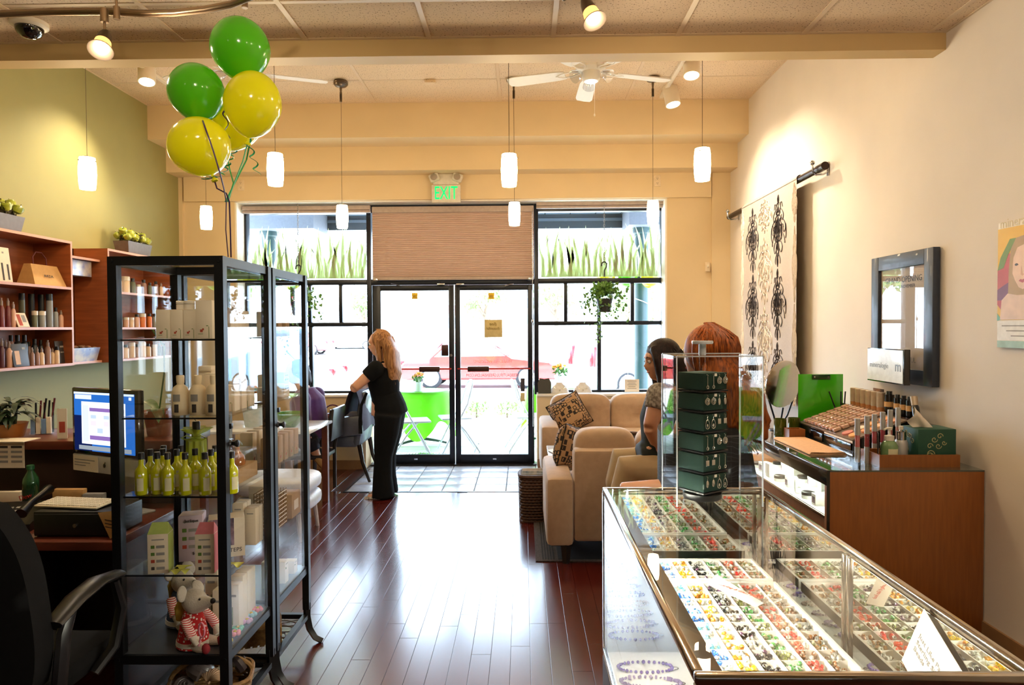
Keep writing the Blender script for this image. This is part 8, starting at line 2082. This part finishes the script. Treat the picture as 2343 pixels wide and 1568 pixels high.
# ---- seated dark haired woman in a dark apron, facing left
YB_ = 3.88
def S2(px, py, dy=0.0): p = at(px, py, YB_); return Vector((p.x, YB_ + dy, p.z))
w = thing('person', 'seated woman with dark hair, dark apron and khaki trousers facing left', 'person', (S2(1545, 1080).x, YB_, .68)); O = -Vector((S2(1545, 1080).x, YB_, .68))
b = MB(); hc = T(S2(1512, 826)); M, k = head(b, hc, (-1, -.12, -.12), .226)
b.tube([hc + Vector((.02, 0, -.06)), T(S2(1530, 878))], [.052, .058], 12)
sh = [T(S2(1494, 898, -.17)), T(S2(1545, 900, .17))]
b.tube([T(S2(1528, 882)), T(S2(1532, 930)), T(S2(1540, 1000)), T(S2(1548, 1060))], [.1, .13, .125, .15], 16)
for i, dy in enumerate((-1, 1)):
    el = T(S2(1472 if i == 0 else 1530, 966, .21 * dy)); b.ball(sh[i], .06, 12, 8).tube([sh[i], sh[i].lerp(el, .5), el], [.054, .048, .042], 12)
    wr = T(S2(1486 if i == 0 else 1496, 1004, .06 * dy - .1)); b.tube([el, wr], [.042, .027], 10); hand(b, wr, (-.2 if i else .55, -.25 * dy, -.25), (-.3, -.8, .5), .165, .6, 1 if i else -1)
for dy in (-.1, .1):
    hp, kn, an = T(S2(1545, 1078, dy)), T(S2(1430, 1068, dy * 1.2)), T(S2(1440, 1235, dy)); b.tube([hp, kn], [.095, .065], 12).tube([kn, an], [.06, .04], 10).tube([an, an + Vector((-.13, 0, -.04))], [.042, .03], 8)
skin(b, 'body', M_skin2, w, .010, 4); face_parts(M, k, w)
M_khaki = mat('khaki_cotton', (190, 168, 134), rough=.85, vary=.05, scale=12)
b = MB(); b.tube([T(S2(1548, 1050)), T(S2(1552, 1085))], [.155, .16], 16)
for dy in (-.1, .1): b.tube([T(S2(1548, 1080, dy)), T(S2(1480, 1074, dy * 1.1)), T(S2(1428, 1066, dy * 1.2)), T(S2(1424, 1110, dy * 1.1)), T(S2(1438, 1220, dy))], [.12, .108, .09, .085, .07], 14)
skin(b, 'trousers', M_khaki, w, .012, 4)
M_bl = mat('dark_patterned_blouse', (92, 84, 78), rough=.8, tint2=(176, 168, 156), scale=60); b = MB(); b.tube([T(S2(1528, 876)), T(S2(1530, 905)), T(S2(1538, 960)), T(S2(1546, 1050))], [.075, .135, .142, .155], 16)
for i, dy in enumerate((-1, 1)):
    el = T(S2(1472 if i == 0 else 1530, 966, .21 * dy)); b.ball(sh[i], .072, 12, 8).tube([sh[i], sh[i].lerp(el, .45)], [.07, .064], 12)
skin(b, 'blouse', M_bl, w, .012, 4)
M_apr = mat('black_green_apron', (14, 26, 26), rough=.8, vary=.08)
b = MB(); b.tube([T(S2(1524, 900)), T(S2(1524, 950)), T(S2(1530, 1020)), T(S2(1540, 1055))], [.11, .15, .152, .16], 16); b.tube([T(S2(1540, 1060)), T(S2(1500, 1052)), T(S2(1458, 1050))], [.14, .155, .145], 14, True, .62)
skin(b, 'apron', M_apr, w, .012, 4)
text('apron_emblem', 'bee', .05, frameM(T(S2(1512, 925, -.165)), (1, -.25, 0), (0, 0, 1)), M_paper, w)
MB().tube([T(S2(1500, 1000, -.03)) + Vector((.03 * math.cos(a), .012 + .03 * math.sin(a), .015 * math.cos(a))) for a in [i * .785 for i in range(8)]], .004, 6, closed=True).build('bracelet', M_lip, w)
b = MB(); b.ball(hc + Vector((.016, 0, .04)), (.1, .088, .092), 18, 12)
for q in range(13):
    a = -1.2 + q * .2; sy_ = math.sin(a) * .09; r0 = hc + Vector((.05 + .03 * math.cos(a), sy_, .03)); e_ = T(S2(1545, 900, sy_)); b.tube([r0, r0.lerp(e_, .5) + Vector((.03, 0, .01)), e_], [.045, .042, .014], 8)
for sg in (-1, 1): b.tube([hc + Vector((-.05, .045 * sg, .08)), hc + Vector((-.035, .082 * sg, .01)), hc + Vector((-.01, .085 * sg, -.1)), hc + Vector((.0, .09 * sg, -.2))], [.024, .026, .03, .02], 8)
hm = hair_mat('dark_brown_hair', (44, 28, 26), (22, 14, 16)); skin(b, 'hair', hm, w, .009, 3)
def dk(u, g):
    a = -1.5 + 3 * u; sy_ = math.sin(a) * .09; c_ = math.cos(a); e_ = T(S2(1548 + g.uniform(-5, 5), 905 + g.uniform(-8, 8), sy_)); return [hc + Vector((.035 + .085 * c_, sy_, .05)), hc + Vector((.04 + .09 * c_, sy_ * 1.1, -.05)), e_]
strands(hc, (.0, 0, .12), dk, 50, hm, w, .004, 2)
st = thing('bar_stool', 'dark bar stool under the woman in the apron', 'stool', (S2(1550, 1080).x, YB_, 0)); MB().lathe([(.002, .55), (.16, .55), (.18, .58), (.17, .61), (.002, .61)], 22).build('seat', M_blackp, st)
for q in range(4):
    a = .785 + q * 1.5708; MB().tube([(.17 * math.cos(a), .17 * math.sin(a), 0), (.1 * math.cos(a), .1 * math.sin(a), .56)], .013, 8).build('leg', M_chrome, st)
MB().tube([Vector((.15 * math.cos(a), .15 * math.sin(a), .2)) for a in [i * .5236 for i in range(12)]], .009, 6, closed=True).build('foot_ring', M_chrome, st)

# ---- seated woman with long auburn hair, back to the camera, on a patterned high chair
YC = 3.12
def S3(px, py, dy=0.0): p = at(px, py, YC); return Vector((p.x, YC + dy, p.z))
w = thing('person', 'seated woman with long auburn hair turned away behind the earring tower', 'person', (S3(1640, 1100).x, YC, .62)); O = -Vector((S3(1640, 1100).x, YC, .62))
b = MB(); hc = T(S3(1610, 815)); M, k = head(b, hc, (-.75, .65, -.05), .226)
b.tube([hc + Vector((.02, 0, -.06)), T(S3(1635, 885))], [.052, .06], 12)
sh = [T(S3(1600, 925, .12)), T(S3(1690, 925, -.04))]
b.tube([T(S3(1638, 890)), T(S3(1640, 940)), T(S3(1644, 1030)), T(S3(1648, 1110))], [.1, .13, .13, .15], 16)
for i in (0, 1):
    el = T(S3(1570 if i == 0 else 1700, 1030, .16 if i == 0 else .02)); b.ball(sh[i], .06, 12, 8).tube([sh[i], sh[i].lerp(el, .5), el], [.054, .048, .042], 12)
    wr = T(S3(1590 if i == 0 else 1610, 1080, .2)); b.tube([el, wr], [.042, .027], 10); hand(b, wr, (-.8, .3, -.2), (0, -.3, 1), .165, .4)
for i, dy in enumerate((-.02, .18)):
    hp = T(S3(1640, 1128 + 40 * i, dy)); kn = T(S3(1425, 1138 + 90 * i, dy + .1)); an = T(S3(1470, 1330, dy + .12)); b.tube([hp, hp.lerp(kn, .5), kn], [.09, .07, .05], 12).tube([kn, an], [.055, .038], 10).tube([an, an + Vector((-.12, .04, -.04))], [.04, .028], 8)
skin(b, 'body', M_skin2, w, .010, 4); face_parts(M, k, w)
M_ndrs = mat('black_jersey', (20, 20, 24), rough=.8, vary=.1); b = MB(); b.tube([T(S3(1637, 884)), T(S3(1640, 925)), T(S3(1644, 1030)), T(S3(1648, 1122))], [.08, .142, .146, .17], 16)
for i in (0, 1):
    el = T(S3(1570 if i == 0 else 1700, 1030, .16 if i == 0 else .02)); b.ball(sh[i], .072, 12, 8).tube([sh[i], sh[i].lerp(el, .5)], [.07, .062], 12)
for i, dy in enumerate((-.02, .18)): b.tube([T(S3(1640, 1124 + 40 * i, dy)), T(S3(1525, 1128 + 60 * i, dy + .05))], [.11, .085], 14)
skin(b, 'dress', M_ndrs, w, .012, 4)
b = MB(); b.ball(hc + Vector((.02, -.02, .03)), (.112, .112, .118), 20, 14)
for q in range(17):
    a = -1.5 + q * .19; d_ = Vector((math.cos(a) * .66 + math.sin(a) * .3, -math.cos(a) * .66 + math.sin(a) * .9, 0)); r0 = hc + d_ * .085 + Vector((0, 0, .03)); r1 = hc + d_ * .115 + Vector((.03, 0, -.08))
    e_ = T(S3(1692 + 44 * math.sin(q * .9), 985 + 25 * math.cos(q * 1.7), -.1 + .03 * math.sin(q * 2.2)))
    b.tube([r0, r1, r1.lerp(e_, .5) + Vector((.03, -.01, 0)), e_], [.05, .056, .05, .02], 8)
hm = hair_mat('auburn_hair', (150, 76, 24), (84, 38, 12)); skin(b, 'hair', hm, w, .010, 3)
def au(u, g):
    a = -2.0 + 3.9 * u; d_ = Vector((math.cos(a) * .66 + math.sin(a) * .3, -math.cos(a) * .66 + math.sin(a) * .9, 0)).normalized(); e_ = T(S3(1668 + 70 * g.random(), 960 + 70 * g.random(), -.12 + .05 * g.random()))
    return [hc + Vector((.02, -.02, .03)) + d_ * .117 + Vector((0, 0, .045)), hc + Vector((.02, -.02, 0)) + d_ * .128 + Vector((0, 0, -.03)), (hc + d_ * .13 + Vector((.04, 0, -.13))).lerp(e_, .15), (hc + d_ * .1 + Vector((.05, -.02, -.16))).lerp(e_, .55), e_]
strands(hc, (.02, -.02, .15), au, 150, hm, w, .0042, 3)
bc = thing('bar_chair', 'high chair with black baroque patterned back beneath the auburn haired woman', 'chair', (S3(1650, 1100).x + .02, YC + .05, 0), math.radians(-60))
M_bar = mat('black_baroque_fabric', (26, 26, 32), rough=.6, vary=.05)
_n = M_bar.node_tree; _tc = [q for q in _n.nodes if q.type == 'TEX_COORD'][0]; _w = _n.nodes.new('ShaderNodeTexWave'); _w.wave_type = 'RINGS'; _w.inputs['Scale'].default_value = 9; _w.inputs['Distortion'].default_value = 9; _w.inputs['Detail'].default_value = 1; _n.links.new(_tc.outputs['Object'], _w.inputs['Vector'])
_r = _n.nodes.new('ShaderNodeValToRGB'); _r.color_ramp.elements[0].position = .42; _r.color_ramp.elements[0].color = (*rgb(24, 24, 30), 1); _r.color_ramp.elements[1].position = .5; _r.color_ramp.elements[1].color = (*rgb(92, 92, 100), 1); _e = _r.color_ramp.elements.new(.56); _e.color = (*rgb(24, 24, 30), 1)
_n.links.new(_w.outputs[0], _r.inputs[0]); _n.links.new(_r.outputs[0], _n.nodes['Principled BSDF'].inputs['Base Color'])
MB().box((0, 0, .55), (.44, .42, .09), None, .03).build('seat', M_bar, bc)
def bkc(u, v): a = (u - .5) * 2.3; return (.23 * math.sin(a), -.02 - .23 * math.cos(a), .56 + .5 * v + .03 * abs(math.sin(a)) * v)
def bkc2(u, v): p = bkc(u, v); return (p[0] * 1.2, p[1] * 1.2 - .0, p[2])
bb = MB().grid(bkc, 20, 8).grid(bkc2, 20, 8); e_ = []
for q in range(21): e_.append((q / 20, 1))
vs = [];  fs = []
for u, v in e_: vs += [bkc(u, v), bkc2(u, v)]
for q in range(20): fs.append((2 * q, 2 * q + 2, 2 * q + 3, 2 * q + 1))
bb.add(vs, fs).build('backrest', M_bar, bc, 60)
for x in (-.18, .18):
    for y in (-.17, .17): MB().tube([(x * 1.1, y * 1.1, 0), (x, y, .52)], [.016, .022], 6).build('leg', M_dleg, bc)
for y in (-.18, .18): MB().cyl((-.19, y, .2), (.19, y, .2), .012, n=8).build('stretcher', M_dleg, bc)

# ---- person in purple, mostly hidden behind the cabinets
YD = 6.45
def S4(px, py, dy=0.0): p = at(px, py, YD); return Vector((p.x, YD + dy, p.z))
w = thing('person', 'seated person in a purple sweater partly hidden by the glass cabinet', 'person', (S4(690, 1000).x, YD, .42)); O = -Vector((S4(690, 1000).x, YD, .42))
b = MB(); hc = T(S4(676, 852)); M, k = head(b, hc, (-.9, -.3, -.25), .22)
b.tube([hc + Vector((.02, .01, -.06)), T(S4(697, 893))], [.052, .06], 12); b.tube([T(S4(700, 897)), T(S4(706, 930)), T(S4(708, 985))], [.11, .15, .16], 16)
sh = [T(S4(705, 908, -.18)), T(S4(712, 908, .18))]
for i, dy in enumerate((-1, 1)):
    el = T(S4(712, 962, .2 * dy)); wr = T(S4(665, 975, .12 * dy)); b.ball(sh[i], .065, 12, 8).tube([sh[i], el], [.056, .045], 10).tube([el, wr], [.044, .028], 10); hand(b, wr, (-.9, -.2 * dy, -.1), (0, 0, 1), .165, .5)
    hp = T(S4(712, 1000, .1 * dy)); kn = T(S4(640 if dy > 0 else 722, 990 if dy > 0 else 1002, .12 * dy - .05)); an = T(S4(655, 1085, .1 * dy)) if dy > 0 else T(S4(738, 1038, -.16)); b.tube([hp, kn], [.1, .065], 10).tube([kn, an], [.058, .036], 10)
    fd = Vector((-.12, 0, -.02)) if dy > 0 else Vector((.06, -.05, -.05)); b.tube([an, an + fd], [.036, .026], 8)
skin(b, 'body', M_skin, w, .011, 4); face_parts(M, k, w)
M_pur = mat('purple_knit', (74, 40, 110), rough=.9, vary=.08, scale=40, sheen=.4); b = MB(); b.tube([T(S4(698, 889)), T(S4(703, 915)), T(S4(707, 950)), T(S4(709, 1000))], [.085, .165, .172, .18], 16)
for i, dy in enumerate((-1, 1)): el = T(S4(712, 962, .2 * dy)); wr = T(S4(665, 975, .12 * dy)); b.ball(sh[i], .08, 12, 8).tube([sh[i], el], [.075, .062], 12).tube([el, el.lerp(wr, .8)], [.06, .045], 10)
skin(b, 'sweater', M_pur, w, .012, 4)
b = MB()
for i, dy in enumerate((-1, 1)): hp = T(S4(712, 1000, .1 * dy)); kn = T(S4(640 if dy > 0 else 722, 990 if dy > 0 else 1002, .12 * dy - .05)); an = T(S4(655, 1085, .1 * dy)) if dy > 0 else T(S4(738, 1038, -.16)); b.tube([hp, kn], [.125, .085], 12).tube([kn, kn.lerp(an, .62)], [.08, .06], 10)
skin(b, 'jeans', mat('dark_denim', (30, 36, 54), rough=.85, vary=.1), w, .012, 4)
an = T(S4(738, 1038, -.16)); MB().tube([an + Vector((.0, 0, -.01)), an + Vector((.05, -.04, -.045)), an + Vector((.085, -.07, -.085))], [.046, .044, .034], 10, True, .8).build('shoe', mat('tan_gold_shoe', (170, 130, 84), rough=.4), w)
b = MB(); b.ball(hc + Vector((.03, .01, .03)), (.1, .09, .098), 16, 10); b.tube([hc + Vector((.07, .02, .0)), hc + Vector((.09, .02, -.1)), hc + Vector((.085, .02, -.16))], [.07, .06, .02], 10); skin(b, 'hair', hair_mat('dark_brown_hair', (44, 28, 26), (22, 14, 16)), w, .010, 3)
dc_ = thing('dining_chair', 'dark wooden chair under the person in purple', 'chair', (S4(705, 1000).x, YD, 0), math.radians(90))
MB().box((0, 0, .36), (.42, .42, .04), None, .01).build('seat', M_dleg, dc_); MB().box((0, -.28, .66), (.42, .03, .3), (.1, 0, 0), .01).build('backrest', M_dleg, dc_)
for x in (-.18, .18):
    MB().tube([(x, .18, 0), (x, .18, .36)], .018, 6).build('leg', M_dleg, dc_); MB().tube([(x, -.2, 0), (x, -.2, .4), (x, -.28, .8)], .018, 6).build('leg', M_dleg, dc_)
